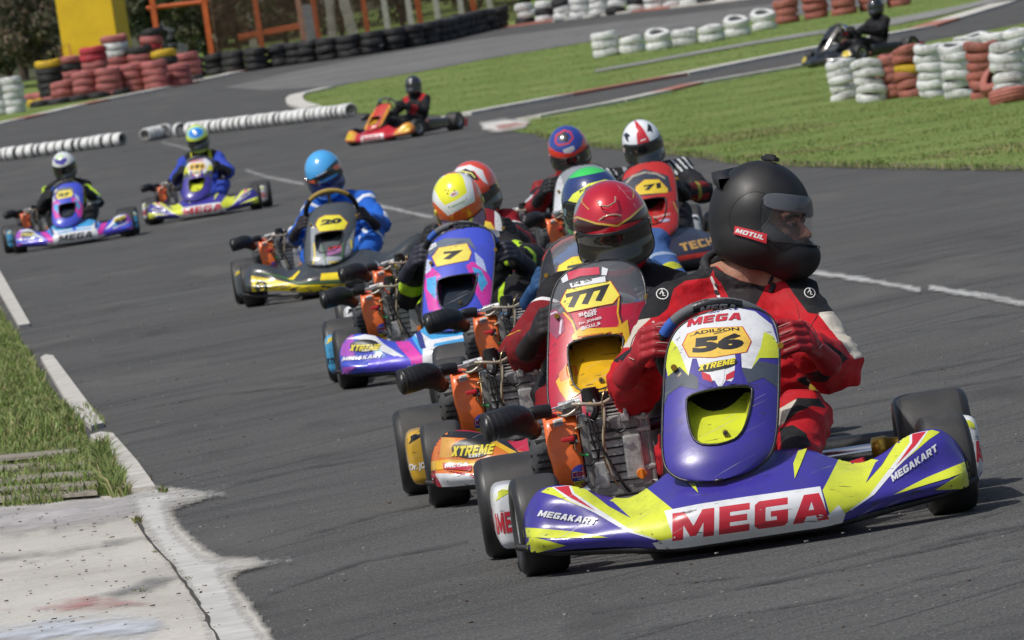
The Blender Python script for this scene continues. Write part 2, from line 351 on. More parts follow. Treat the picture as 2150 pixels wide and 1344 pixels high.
def asphalt_mat(name, tint=1.0):
    m = ground_mat(name, [(.3, tuple(tint * x for x in (.077, .077, .075))), (.7, tuple(tint * x for x in (.104, .104, .101)))], .35, bump=.7, bs=110, rough=.95, fine=(45, .35), spec=.12)
    n = m.node_tree.nodes; l = m.node_tree.links; b = n['Principled BSDF']; cur = b.inputs['Base Color'].links[0].from_socket
    tc = n.new('ShaderNodeTexCoord')
    # rubber laid down by tyres: long thin curved streaks; and pale stone chips
    for (rz, sc, dist, lo, hi, amt) in ((R(63), (3.0, .035, 1), .3, .60, .70, .8), (R(70), (5, .08, 1), .5, .60, .72, .65), (R(55), (7, .4, 1), 1.0, .52, .75, .45), (R(5), (6, .5, 1), 1.0, .55, .8, .35)):
        mp = n.new('ShaderNodeMapping'); mp.vector_type = 'TEXTURE'; mp.inputs['Rotation'].default_value = (0, 0, rz); mp.inputs['Scale'].default_value = sc; l.new(tc.outputs['Object'], mp.inputs[0])
        nz = n.new('ShaderNodeTexNoise'); nz.inputs['Scale'].default_value = 1; nz.inputs['Detail'].default_value = 5; nz.inputs['Distortion'].default_value = dist; l.new(mp.outputs[0], nz.inputs['Vector'])
        mr = n.new('ShaderNodeMapRange'); mr.inputs['From Min'].default_value = lo; mr.inputs['From Max'].default_value = hi; mr.inputs['To Max'].default_value = amt; l.new(nz.outputs['Fac'], mr.inputs['Value'])
        mx = n.new('ShaderNodeMix'); mx.data_type = 'RGBA'; l.new(mr.outputs[0], mx.inputs[0]); l.new(cur, mx.inputs[6]); mx.inputs[7].default_value = (.033, .033, .036, 1); cur = mx.outputs[2]
    for (sc, lo, hi, c, amt) in (((150, 19, 1), .55, .70, (.23, .225, .21, 1), .38), ((120, 15, 1), .55, .70, (.030, .030, .031, 1), .55), ((2.2, .5, 1), .60, .72, (.045, .044, .043, 1), .45), ((1.1, .22, 1), .60, .66, (.135, .13, .12, 1), .35)):
        mp = n.new('ShaderNodeMapping'); mp.inputs['Scale'].default_value = sc; mp.inputs['Location'].default_value = (sc[0], 3, 0); l.new(tc.outputs['Object'], mp.inputs[0])
        nz = n.new('ShaderNodeTexNoise'); nz.inputs['Scale'].default_value = 1; nz.inputs['Detail'].default_value = 3; l.new(mp.outputs[0], nz.inputs['Vector'])
        mr = n.new('ShaderNodeMapRange'); mr.inputs['From Min'].default_value = lo; mr.inputs['From Max'].default_value = hi; mr.inputs['To Max'].default_value = amt; l.new(nz.outputs['Fac'], mr.inputs['Value'])
        mx = n.new('ShaderNodeMix'); mx.data_type = 'RGBA'; l.new(mr.outputs[0], mx.inputs[0]); l.new(cur, mx.inputs[6]); mx.inputs[7].default_value = c; cur = mx.outputs[2]
    vo = n.new('ShaderNodeTexVoronoi'); vo.inputs['Scale'].default_value = 38; l.new(tc.outputs['Object'], vo.inputs['Vector'])
    mr = n.new('ShaderNodeMapRange'); mr.inputs['From Min'].default_value = .10; mr.inputs['From Max'].default_value = .04; mr.inputs['To Max'].default_value = .45; l.new(vo.outputs['Distance'], mr.inputs['Value'])
    mx = n.new('ShaderNodeMix'); mx.data_type = 'RGBA'; l.new(mr.outputs[0], mx.inputs[0]); l.new(cur, mx.inputs[6]); mx.inputs[7].default_value = (.16, .155, .14, 1); cur = mx.outputs[2]
    l.new(cur, b.inputs['Base Color']); return m
M_ASPH = asphalt_mat('worn_asphalt'); M_ASPH2 = asphalt_mat('pale_asphalt', 1.9)
M_GRASS = ground_mat('mown_grass', [(.28, (.105, .155, .030)), (.5, (.140, .200, .042)), (.72, (.21, .24, .078))], .55, bump=1, bs=25, fine=(14, .38), stretch=(1, .5, 1))
M_SOIL = ground_mat('grass_soil', [(.3, (.055, .075, .018)), (.7, (.12, .125, .045))], 2.5, bump=1, bs=40, fine=(60, .4))
M_CONC = ground_mat('pale_concrete', [(.3, (.34, .32, .28)), (.5, (.46, .44, .395)), (.75, (.55, .53, .48))], .8, bump=.5, bs=90, fine=(55, .22), stretch=(1, .7, 1))
M_FAR = ground_mat('scrub_ground', [(.3, (.035, .045, .018)), (.7, (.09, .085, .04))], .3, bump=1, bs=8)
def worn_paint(name, col, cover=.5, scale=14, stretch=(1, 1, 1)):
    m = mat(name, col, rough=.75, var=.12, vs=6, bump=.15, bs=120, dirt=.3, dirtcol=(.22, .21, .19)); n = m.node_tree.nodes; l = m.node_tree.links; b = n['Principled BSDF']
    tc = n.new('ShaderNodeTexCoord'); mp = n.new('ShaderNodeMapping'); mp.inputs['Scale'].default_value = stretch; l.new(tc.outputs['Object'], mp.inputs[0])
    nz = n.new('ShaderNodeTexNoise'); nz.inputs['Scale'].default_value = scale; nz.inputs['Detail'].default_value = 9; nz.inputs['Roughness'].default_value = .75; l.new(mp.outputs[0], nz.inputs['Vector'])
    mr = n.new('ShaderNodeMapRange'); mr.inputs['From Min'].default_value = cover + .035; mr.inputs['From Max'].default_value = cover - .035; l.new(nz.outputs['Fac'], mr.inputs['Value']); l.new(mr.outputs[0], b.inputs['Alpha'])
    return m
M_WPAINT = worn_paint('worn_white_paint', (.66, .65, .61), .58, 20, (1, .35, 1)); M_WPAINT2 = mat('thin_white_paint', (.40, .40, .385), rough=.8, var=.12, vs=5, dirt=.5, dirtcol=(.2, .2, .19))
M_RPAINT = worn_paint('worn_red_paint', (.42, .15, .11), .60, 5); M_KWHITE = mat('kerb_white_paint', (.56, .54, .49), rough=.8, var=.2, vs=3, bump=.5, bs=60, dirt=.55, dirtcol=(.25, .23, .19))
M_KRED = mat('kerb_red_paint', (.38, .15, .11), rough=.8, var=.2, vs=3, bump=.5, bs=60, dirt=.5, dirtcol=(.3, .26, .2))

far_edge = [(-700, 405), (-300, 322), (0, 262), (200, 216), (330, 190), (450, 165), (600, 130), (750, 104), (900, 80), (1200, 40), (1560, 0), (1900, -45), (2600, -140)]
sheet('ground', [(-900, -60), (900, -60), (900, 2500), (-900, 2500)], M_FAR, -.03, px=False)
asp = [gp(*p) for p in far_edge]; asp = [(-26, 10), (26, 10), (26, asp[-1].y)] + [(p.x, p.y) for p in asp[::-1]]
sheet('track', asp, M_ASPH, 0, px=False)
# verge beyond the far kerb
fv = [gp(*p) for p in far_edge]
sheet('far_grass_verge', [(p.x, p.y + .35) for p in fv] + [(p.x + .5, p.y + 60) for p in fv[::-1]], M_GRASS, .02, px=False)
g1u = [(612, 214), (618, 204), (640, 196), (690, 186), (760, 172), (870, 154), (1050, 120), (1245, 88), (1500, 55), (1700, 30), (2150, -34), (2600, -90)]
g1l = [(2600, -70), (2160, -6), (2106, 8), (2020, 32), (1929, 60), (1830, 80), (1726, 99), (1531, 137), (1370, 170), (1200, 200), (1023, 229), (958, 244), (850, 242), (740, 238), (650, 228), (622, 222)]
sheet('infield_grass', g1u + g1l, M_GRASS, .010)
g2 = [(1040, 262), (1110, 250), (1200, 232), (1333, 210), (1465, 177), (1580, 159), (1664, 144), (1800, 118), (1951, 88), (2150, 50), (2600, -30), (2900, 380), (2500, 363), (2150, 357), (1800, 351), (1560, 345), (1480, 331), (1300, 312), (1180, 300), (1125, 282), (1060, 276)]
sheet('right_infield_grass', g2, M_GRASS, .008)
g3 = [(-900, 300), (-300, 540), (-60, 585), (0, 655), (30, 702), (62, 745), (85, 790), (130, 850), (175, 902), (195, 960), (252, 1044), (0, 1066), (-400, 1100), (-1400, 1130)]
sheet('near_grass_verge', g3, M_SOIL, .010)
apron = [(-1400, 1120), (-400, 1092), (0, 1064), (200, 1046), (262, 1040), (330, 1033), (372, 1040), (420, 1046), (380, 1058), (350, 1076), (375, 1120), (425, 1165), (465, 1186), (540, 1188), (500, 1200), (470, 1220), (520, 1280), (560, 1344), (660, 1500), (-1400, 1700)]
def faded(name, poly, m, up, scale=14, stretch=(1, .3, 1), soft=26.0, step=(9, 5), bias=0.0):
    # a coat whose rim is eaten away: the attribute 'rim' rises from the outline inwards, noise decides where it survives
    xs = [p[0] for p in poly]; ys = [p[1] for p in poly]; x0, x1, y0, y1 = max(min(xs), -420) - soft, max(xs) + soft, min(ys) - soft, min(max(ys), 1500) + soft
    nx, ny = int((x1 - x0) / step[0]) + 2, int((y1 - y0) / step[1]) + 2; P = [(x0 + i * step[0], y0 + j * step[1]) for j in range(ny) for i in range(nx)]
    d = psdf(P, poly) / soft; W_ = [gp(*p) for p in P]; me = bpy.data.meshes.new(name); keep = lambda f: max(d[k] for k in f) > -1.0
    fs = [(j * nx + i, j * nx + i + 1, (j + 1) * nx + i + 1, (j + 1) * nx + i) for j in range(ny - 1) for i in range(nx - 1)]; fs = [f for f in fs if keep(f)]
    me.from_pydata([(w.x, w.y, hz(w.y) + up) for w in W_], [], fs); a = me.attributes.new('rim', 'FLOAT', 'POINT'); a.data.foreach_set('value', np.clip(d, -1.5, 2.5).astype(np.float32))
    bm = bmesh.new(); bm.from_mesh(me); bmesh.ops.delete(bm, geom=[v for v in bm.verts if not v.link_faces], context='VERTS'); bmesh.ops.recalc_face_normals(bm, faces=bm.faces)
    if sum(f.normal.z for f in bm.faces) < 0: bmesh.ops.reverse_faces(bm, faces=bm.faces)
    bm.to_mesh(me); bm.free()
    if 'rimmed' not in m:
        m['rimmed'] = 1; n = m.node_tree.nodes; l = m.node_tree.links; b = n['Principled BSDF']; tc = n.new('ShaderNodeTexCoord'); at_ = n.new('ShaderNodeAttribute'); at_.attribute_name = 'rim'
        mp = n.new('ShaderNodeMapping'); mp.inputs['Scale'].default_value = stretch; l.new(tc.outputs['Object'], mp.inputs[0]); nz = n.new('ShaderNodeTexNoise'); nz.inputs['Scale'].default_value = scale; nz.inputs['Detail'].default_value = 9; nz.inputs['Roughness'].default_value = .72; l.new(mp.outputs[0], nz.inputs['Vector'])
        ma = n.new('ShaderNodeMath'); ma.operation = 'MULTIPLY_ADD'; l.new(nz.outputs['Fac'], ma.inputs[0]); ma.inputs[1].default_value = 3.2; ma.inputs[2].default_value = -1.75 + bias
        ad = n.new('ShaderNodeMath'); ad.operation = 'ADD'; l.new(ma.outputs[0], ad.inputs[0]); l.new(at_.outputs['Fac'], ad.inputs[1])
        mr = n.new('ShaderNodeMapRange'); mr.inputs['From Min'].default_value = -.5; mr.inputs['From Max'].default_value = 1.2; l.new(ad.outputs[0], mr.inputs['Value']); l.new(mr.outputs[0], b.inputs['Alpha'])
    me.materials.append(m); return tag(put(name, me), kind='structure')
faded('concrete_apron', apron, M_CONC, .008, 6, (1, .4, 1), 9.0, bias=1.2)
M_AP = mat('apron_white_paint', (.50, .49, .46), rough=.75, var=.12, vs=5, bump=.2, bs=90, dirt=.45, dirtcol=(.30, .28, .25)); M_AG = mat('apron_grey_paint', (.40, .38, .375), rough=.8, var=.15, vs=5, dirt=.4, dirtcol=(.2, .19, .18))
M_ARD = mat('apron_red_paint', (.42, .19, .18), rough=.8, var=.2, vs=5); M_AB = mat('apron_blue_paint', (.50, .53, .58), rough=.8, var=.15, vs=5); M_AS = mat('apron_scuff', (.17, .17, .17), rough=.9, var=.2, vs=5)
faded('apron_white_paint', [(262, 1042), (330, 1035), (392, 1037), (478, 1043), (352, 1070), (368, 1120), (424, 1172), (490, 1189), (612, 1184), (470, 1212), (505, 1282), (556, 1344), (640, 1480), (500, 1480), (430, 1344), (395, 1250), (330, 1165), (290, 1100)], M_AP, .0125, 34, (1, .2, 1), 14.0, bias=-.05)
faded('apron_grey_paint', [(-420, 1095), (0, 1070), (250, 1048), (400, 1040), (360, 1075), (200, 1108), (0, 1130), (-420, 1160)], M_AG, .0110, 9, (1, .25, 1), 22.0, bias=.1)
faded('apron_red_paint', [(40, 1286), (180, 1255), (280, 1264), (345, 1283), (150, 1300), (-60, 1290)], M_ARD, .0125, 14, (.7, .3, 1), 16.0, (7, 3), -.55)
faded('apron_blue_paint', [(-60, 1335), (120, 1298), (330, 1298), (370, 1325), (300, 1360), (-60, 1370)], M_AB, .0128, 14, (.7, .3, 1), 18.0, (7, 3), -.45)
faded('apron_scuff', [(180, 1266), (300, 1222), (400, 1206), (350, 1242), (240, 1268)], M_AS, .0131, 12, (.7, .3, 1), 16.0, (7, 3), -.3)
faded('rubber_smear', [(-100, 1180), (120, 1165), (300, 1130), (330, 1142), (120, 1180), (-100, 1200)], M_AS, .0131, 16, (.5, .5, 1), 16.0, (7, 3), -1.1)
M_CRACK = mat('crack_dark', (.05, .045, .035), rough=1, var=.4, vs=30)
def crack(name, pts, w):
    P = []; 
    for a, b in zip(pts[:-1], pts[1:]):
        for k in range(6):
            t = k / 6; P.append((a[0] + (b[0] - a[0]) * t + random.uniform(-3, 3), a[1] + (b[1] - a[1]) * t + random.uniform(-1, 1)))
    P.append(pts[-1]); L = []; Rr = []
    for p in P:
        h = w * random.uniform(.35, 1.3); L.append((p[0] - h, p[1])); Rr.append((p[0] + h, p[1]))
    sheet(name, L + Rr[::-1], M_CRACK, .015)
crack('apron_crack', [(285, 1100), (320, 1150), (372, 1212), (400, 1250), (430, 1300), (452, 1344), (480, 1400)], 4.0)
crack('apron_crack', [(0, 1182), (100, 1168), (200, 1150), (280, 1138)], 1.2)
crack('apron_crack', [(230, 1250), (330, 1237), (385, 1226)], 1.0)
crack('apron_crack', [(0, 1128), (150, 1112), (285, 1100)], 1.0)
# thin broken line across the track
def paint_line(name, pts, w, m, up=.006):
    L = [(p[0], p[1] - w * random.uniform(.35, .6)) for p in pts]; Rr = [(p[0], p[1] + w * random.uniform(.35, .6)) for p in pts]
    faded(name, L + Rr[::-1], m, up, 16, (1, .2, 1), 4.0, (6, 1.5), .0)
def densify(pts, n=6): return [(a[0] + (b[0] - a[0]) * k / n, a[1] + (b[1] - a[1]) * k / n) for a, b in zip(pts[:-1], pts[1:]) for k in range(n)] + [pts[-1]]
paint_line('track_line', densify([(515, 358), (560, 372), (640, 388)]), 7, M_WPAINT2)
paint_line('track_line', densify([(730, 412), (800, 434), (860, 448), (912, 458)]), 9, M_WPAINT2)
paint_line('track_line', densify([(1690, 573), (1780, 584), (1860, 598), (1935, 611)]), 13, M_WPAINT2)
paint_line('track_line', densify([(1950, 607), (2020, 617), (2080, 627), (2150, 641), (2260, 664)]), 15, M_WPAINT2)
paint_line('track_line', densify([(2060, 622), (2110, 632), (2150, 645)]), 9, M_WPAINT2, .009)
paint_line('faint_line', densify([(340, 300), (380, 309), (410, 318)]), 5, M_WPAINT2)
sheet('pale_track_band', [(470, 184), (620, 150), (800, 116), (1000, 84), (1300, 46), (1700, 0), (2150, -56), (2150, -34), (1700, 28), (1300, 78), (1050, 118), (870, 152), (690, 182), (560, 190)], M_ASPH2, .006)
M_SKID = mat('skid_rubber', (.028, .028, .030), rough=.8, var=.2, vs=4)
for q, w_ in (([(1240, 1292), (1500, 1250), (1800, 1190), (2150, 1112), (2260, 1085)], 6), ([(1300, 1334), (1700, 1270), (2150, 1172), (2260, 1145)], 5), ([(1840, 802), (2000, 770), (2150, 745)], 4), ([(1750, 862), (1950, 822), (2150, 790)], 4), ([(620, 1134), (800, 1082), (905, 1062)], 5), ([(560, 1252), (760, 1182), (985, 1140)], 6), ([(480, 1022), (640, 985), (822, 960)], 4), ([(1930, 1152), (2050, 1125), (2160, 1102)], 7), ([(1400, 1230), (1650, 1205), (1900, 1140), (2150, 1060)], 4), ([(300, 860), (460, 830), (640, 812)], 3), ([(1900, 700), (2030, 672), (2160, 655)], 3)):
    q = densify(q, 5); L_ = [(x, y - w_ / 2) for x, y in q]; R__ = [(x, y + w_ / 2) for x, y in q]; faded('skid_mark', L_ + R__[::-1], M_SKID, .0045, 9, (.5, .5, 1), 5.0, (8, 1.6), -.2)
# kerbs: flat raised concrete strips, painted by the length
def kerb(name, pts, w, cols, seg, up=.02, th=.03, label=None):
    P = [gp(*p) for p in pts]; d = [0]
    for a, b in zip(P[:-1], P[1:]): d.append(d[-1] + (b - a).length)
    k = 0; s = 0
    def at(t):
        for i in range(len(P) - 1):
            if t <= d[i + 1] or i == len(P) - 2: return P[i].lerp(P[i + 1], (t - d[i]) / max(d[i + 1] - d[i], 1e-6))
    bm = bmesh.new(); nn = int(d[-1] / seg) + 1
    for i in range(nn):
        a, b = at(i * seg), at(min((i + 1) * seg - .01, d[-1])); t = (b - a); 
        if t.length < .05: continue
        t.normalize(); n_ = V((-t.y, t.x, 0)) * w / 2; vs = []
        for z in (up - .03, up + th):
            for p in (a - n_, b - n_, b + n_, a + n_): vs.append(bm.verts.new((p.x, p.y, hz(p.y) + z)))
        mi = cols[i % len(cols)]
        for q in ((4, 5, 6, 7), (0, 1, 5, 4), (1, 2, 6, 5), (2, 3, 7, 6), (3, 0, 4, 7)):
            f = bm.faces.new([vs[j] for j in q]); f.material_index = mi
    bmesh.ops.recalc_face_normals(bm, faces=bm.faces)
    me = bpy.data.meshes.new(name); bm.to_mesh(me); bm.free()
    for m in (M_KWHITE, M_KRED): me.materials.append(m)
    return tag(put(name, me), kind='structure')
kerb('far_kerb', far_edge[1:-1], .45, (0, 0, 1), 2.2)
kerb('infield_kerb', [(958, 246), (1023, 231), (1200, 202), (1370, 172), (1531, 139), (1726, 101), (1929, 64), (2020, 36), (2106, 10)], .55, (0, 1, 0, 0), 4.0)
kerb('infield_kerb', [(1110, 252), (1200, 235), (1333, 211), (1465, 178), (1580, 160), (1664, 145), (1800, 119)], .4, (0, 0, 1), 3.0)
kerb('infield_kerb', [(690, 187), (650, 195), (628, 200), (618, 208), (620, 218), (636, 224), (655, 229)], .35, (0, 0, 0), 3.0)
0 and sheet('turf_edge', [(1125, 283), (1180, 301), (1300, 313), (1480, 332), (1560, 346), (1800, 352), (2150, 358), (2150, 361), (1800, 355), (1560, 349), (1480, 336), (1300, 317), (1180, 304)], M_SOIL, .015)
faded('tip_paint', [(1008, 262), (1060, 254), (1114, 257), (1102, 271), (1050, 281), (1015, 277)], mat('tip_white_paint', (.58, .56, .52), rough=.8, var=.15, vs=2), .03, 3, (1, .3, 1), 5.0, (3, 1.5), .3)
faded('tip_red_paint', [(1040, 268), (1085, 260), (1112, 265), (1070, 276), (1048, 278)], mat('tip_red_paint', (.42, .2, .16), rough=.8, var=.15, vs=2), .036, 3, (1, .3, 1), 5.0, (3, 1.5), -.2)
sheet('grey_path', [(1249, 150), (1370, 128), (1500, 104), (1640, 80), (1748, 63), (1880, 40), (2000, 18), (2080, 0), (2150, -14), (2150, 0), (2060, 14), (1990, 32), (1880, 55), (1748, 71), (1640, 87), (1500, 110), (1370, 134), (1249, 155)], worn_paint('path_concrete', (.25, .25, .23), .56, 2, (.4, 1, 1)), .032)
# kerb stones along the near left edge
M_STONE = mat('kerb_stone', (.50, .48, .44), rough=.85, var=.2, vs=5, bump=.7, bs=70, dirt=.6, dirtcol=(.22, .19, .15))
for pts in ([(-60, 470), (-40, 470), (0, 572), (64, 686), (40, 690), (-8, 606)], [(86, 758), (96, 752), (112, 754), (218, 898), (192, 905), (150, 868)], [(190, 924), (212, 917), (238, 920), (290, 980), (328, 1034), (262, 1040), (228, 985)]):
    sheet('kerb_stone', pts, M_STONE, .0, thick=.022)
# slatted boards sunk in the grass beside the kerb stone
M_SLAT = mat('weathered_slat', (.30, .27, .22), rough=.95, var=.35, vs=3, bump=.8, bs=60, aniso=(.4, 6, 1))
for i, (y0, y1, xr) in enumerate(((958, 966, 165), (980, 992, 205), (1003, 1014, 225), (1026, 1036, 232), (1046, 1054, 200))):
    sheet('concrete_slat', [(-500, y0 + 62), (0, y0 + 14), (xr, y0), (xr + 6, y1 - 2), (0, y1 + 14), (-500, y1 + 62)], M_SLAT, .02, thick=.012)

# ------------------------------------------------------------- grass blades on the near verge (nobody could count them)
def inpoly(P, poly): return psdf(P, poly) > 0
def blades(name, pts, n, h, w, cols, seed, weight=None, up=.0, kind='stuff'):
    r = np.random.default_rng(seed); Q = np.array([gp(*p)[:2] for p in pts]); lo, hi = Q.min(0), Q.max(0)
    P = np.empty((0, 2))
    while len(P) < n:
        c = lo + r.random((n * 3, 2)) * (hi - lo); c = c[inpoly(c, Q)]
        if weight is not None: c = c[r.random(len(c)) < weight(c)]
        P = np.concatenate([P, c])
        if len(c) == 0: break
    P = P[:n]; n = len(P); a = r.random(n) * 2 * pi; hh = h * (.35 + .9 * r.random(n) ** 1.5); ln = r.random(n) * .7 + .1; la = r.random(n) * 2 * pi
    cl = np.sin(P[:, 0] * 3.1 + np.cos(P[:, 1] * .9) * 2) * .5 + .5; hh *= .6 + .7 * cl
    z = np.array([hz(y) for y in P[:, 1]]) + up; ww = w * (.6 + .8 * r.random(n))
    dx, dy = np.cos(a) * ww, np.sin(a) * ww; bx, by = np.cos(la) * ln * hh, np.sin(la) * ln * hh
    v = np.stack([np.stack([P[:, 0] - dx, P[:, 1] - dy, z], 1), np.stack([P[:, 0] + dx, P[:, 1] + dy, z], 1),
                  np.stack([P[:, 0] + dx * .7 + bx * .35, P[:, 1] + dy * .7 + by * .35, z + hh * .6], 1), np.stack([P[:, 0] - dx * .7 + bx * .35, P[:, 1] - dy * .7 + by * .35, z + hh * .6], 1),
                  np.stack([P[:, 0] + bx, P[:, 1] + by, z + hh * (1 - ln * .3)], 1)], 1).reshape(-1, 3)
    i = np.arange(n) * 5; q = np.stack([i, i + 1, i + 2, i + 3], 1); t = np.stack([i + 3, i + 2, i + 4], 1)
    me = bpy.data.meshes.new(name); me.from_pydata(v.tolist(), [], q.tolist() + t.tolist())
    for c in cols: me.materials.append(c)
    mi = r.choice(len(cols), n, p=None); me.polygons.foreach_set('material_index', np.concatenate([mi, mi])); me.update()
    return tag(put(name, me), kind=kind)
def leafmat(name, c): 
    m = mat(name, c, rough=.6, var=.25, vs=3); m.node_tree.nodes['Principled BSDF'].inputs['Subsurface Weight'].default_value = 0; return m
GB = [leafmat('grass_blade_green', (.145, .215, .042)), leafmat('grass_blade_light', (.215, .275, .078)), leafmat('grass_blade_dry', (.28, .26, .11)), leafmat('grass_blade_dark', (.135, .205, .040))]
blades('verge_grass', g3[2:11] + [(0, 960), (-160, 1000), (-160, 600)], 52000, .065, .0035, GB, 3)
blades('verge_grass', [(-160, 990), (0, 960), (195, 945), (262, 1050), (120, 1064), (-160, 1080)], 8000, .05, .0035, GB, 4, weight=lambda c: (np.sin(c[:, 1] * 9.0) > -.1) * 1.0)
blades('kerb_weeds', [(205, 960), (220, 955), (262, 1030), (240, 1052), (215, 1040)], 2500, .09, .004, GB, 5)
blades('kerb_weeds', [(160, 860), (185, 855), (222, 890), (195, 912)], 250, .04, .003, GB, 6)
for k, (x, y, rr, hh, nn) in enumerate(((290, 1103, 7, .03, 90), (325, 1165, 4, .02, 40), (398, 1225, 7, .03, 100), (290, 1247, 12, .02, 60), (300, 1247, 6, .02, 40), (345, 1040, 10, .03, 60), (262, 1045, 14, .05, 200), (310, 1010, 8, .03, 60))):
    blades('crack_weeds', [(x - rr, y - 2.5), (x + rr, y - 2.5), (x + rr, y + 2.5), (x - rr, y + 2.5)], nn, hh, .003, [GB[2], GB[0], mat('dry_weed', (.10, .075, .04), rough=.9)], 20 + k)
# short turf on the infields: upright tufts break up the sheet
blades('turf', [p for p in g1u[:-1]] + [p for p in g1l[1:]], 60000, .020, .009, GB[:2] + [GB[0], GB[3], GB[2]], 8, up=.006)
blades('turf', [p for p in g2 if p[0] < 2300] + [], 120000, .017, .006, GB[:2] + [GB[0], GB[3], GB[2]], 9, up=.004)
edge = densify([(1125, 283), (1180, 301), (1300, 313), (1480, 332), (1560, 346), (1800, 352), (2150, 358), (2250, 361)], 4)
faded('verge_soil', [(x, y - 7) for x, y in edge] + [(x, y + 3) for x, y in edge[::-1]], mat('dry_soil', (.20, .17, .11), rough=1, var=.3, vs=4), .013, 5, (1, .4, 1), 6.0, (6, 2), .0)
blades('edge_grass', [(x, y - 6) for x, y in edge] + [(x, y + 2) for x, y in edge[::-1]], 5000, .05, .006, [GB[0], GB[2], GB[3]], 31)
blades('dry_patches', [(1300, 300), (1600, 250), (2150, 300), (2150, 345), (1560, 335)], 9000, .035, .006, [GB[2], GB[2], GB[0]], 33, up=.004, weight=lambda c: (np.sin(c[:, 0] * 1.3 + np.cos(c[:, 1] * .35) * 2) + np.sin(c[:, 1] * .5 + c[:, 0]) > .9) * 1.0)
# leaf litter and stones
lit = MB(); M_LIT = mat('leaf_litter', (.10, .065, .04), rough=.9); M_STN = mat('loose_stone', (.3, .28, .25), rough=.9)
for i in range(900):
    p = gp(random.choice([random.uniform(0, 2150), random.uniform(0, 480)]), random.uniform(560, 1340)); s = random.uniform(.0015, .0045)
    lit.box((p.x, p.y, .014), (s * random.uniform(1, 3), s * random.uniform(1, 3), s * .8), random.choice([M_LIT, M_STN, M_STN]), 0, rot=(0, 0, random.random() * 3))
tag(lit.obj('loose_stones'), kind='stuff')
# ------------------------------------------------------------- kart materials
K_RUB = mat('tyre_rubber', (.020, .020, .0205), rough=.46, var=.2, vs=4, bump=.08, bs=260, dirt=.5, dirtcol=(.05, .048, .045))
K_TRD = mat('tyre_tread', (.036, .035, .034), rough=.62, var=.25, vs=5, bump=.15, bs=300, dirt=.6, dirtcol=(.075, .07, .063))
K_BLK = mat('black_plastic', (.012, .012, .013), rough=.38, var=.2, vs=12, bump=.1, bs=80, dirt=.25)
K_DRK = mat('dark_steel', (.03, .03, .032), rough=.45, metal=.4, var=.2)
K_GRY = mat('grey_plastic', (.060, .062, .066), rough=.5, var=.15, bump=.2, bs=120, dirt=.4, dirtcol=(.12, .11, .1))
K_ALU = mat('cast_aluminium', (.52, .515, .50), rough=.34, metal=.45, var=.22, vs=30, bump=.3, bs=220, dirt=.6, dirtcol=(.10, .085, .06))
K_ALD = mat('dull_aluminium', (.26, .255, .245), rough=.45, metal=.35, var=.2, vs=25, bump=.3, bs=200, dirt=.4, dirtcol=(.07, .06, .045))
K_CHR = mat('polished_steel', (.75, .75, .74), rough=.16, metal=1, var=.06)
K_ORG = mat('orange_cowl', (.86, .17, .03), rough=.42, var=.08, vs=14, bump=.12, bs=60, dirt=.2, dirtcol=(.12, .05, .03), coat=.2)
K_RED = mat('red_anodised', (.45, .015, .02), rough=.35, var=.1); K_GLD = mat('gold_anodised', (.55, .33, .05), rough=.3, metal=.7, var=.1)
K_WHT = mat('white_sticker', (.68, .68, .66), rough=.5, var=.05); K_TXT = mat('black_print', (.015, .015, .017), rough=.4, var=.05)
K_BLU = mat('blue_tape', (.03, .11, .45), rough=.5, var=.1); K_YEL = mat('yellow_print', (.72, .60, .03), rough=.4, var=.05)
K_HOS = mat('clear_hose', (.42, .36, .27), rough=.25, var=.1, spec=.7); K_BRS = mat('brass', (.55, .42, .22), rough=.3, metal=1, var=.1)
K_SUE = mat('grey_suede', (.13, .14, .15), rough=.9, var=.15, bump=.4, bs=300); K_OIL = mat('oil_cap', (.75, .22, .02), rough=.4)
K_GRN = mat('green_wire', (.05, .45, .12), rough=.4); K_REDP = mat('red_print', (.55, .02, .03), rough=.4, var=.05); K_BLP = mat('blue_print', (.04, .05, .33), rough=.35, var=.05)
K_GLASS = mat('clear_plastic', (.30, .32, .35), rough=.08, var=.05, alpha=.22, coat=.6)
CACHE = {}
def cached(key, fn):
    if key not in CACHE: CACHE[key] = fn()
    return CACHE[key]

def wheel_mesh(r, w, front):
    a = MB(); h = w / 2; ri = .066
    prof = [(ri, -h * .80), (ri + .012, -h * .93), (r * .72, -h * 1.0), (r * .86, -h * .985), (r * .945, -h * .90), (r * .983, -h * .76), (r, -h * .50), (r * 1.004, 0), (r, h * .50), (r * .983, h * .76), (r * .945, h * .90), (r * .86, h * .985), (r * .72, h), (ri + .012, h * .93), (ri, h * .80)]
    a.lathe(prof[:6], K_RUB, 64); a.lathe(prof[5:10], K_TRD, 64); a.lathe(prof[9:], K_RUB, 64); t = merge(a.mesh('tyre'))
    b = MB()
    b.lathe([(ri + .002, -h * .84), (ri - .006, -h * .80), (.052, -h * .55), (.050, 0), (.052, h * .55), (ri - .006, h * .80), (ri + .002, h * .84)], K_ALU, 40)
    b.lathe([(.052, -h * .2), (.020, -h * .35), (.014, -h * .5), (0, -h * .5)], K_ALD, 32); b.lathe([(.052, h * .2), (.020, h * .35), (.014, h * .5), (0, h * .5)], K_ALD, 32)
    for k in range(3):
        q = 2 * pi * k / 3
        for s in (-1, 1): b.cyl((s * h * .28, .033 * cos(q), .033 * sin(q)), (s * h * .48, .033 * cos(q), .033 * sin(q)), .006, K_CHR, n=8)
    return t, b.mesh('rim')

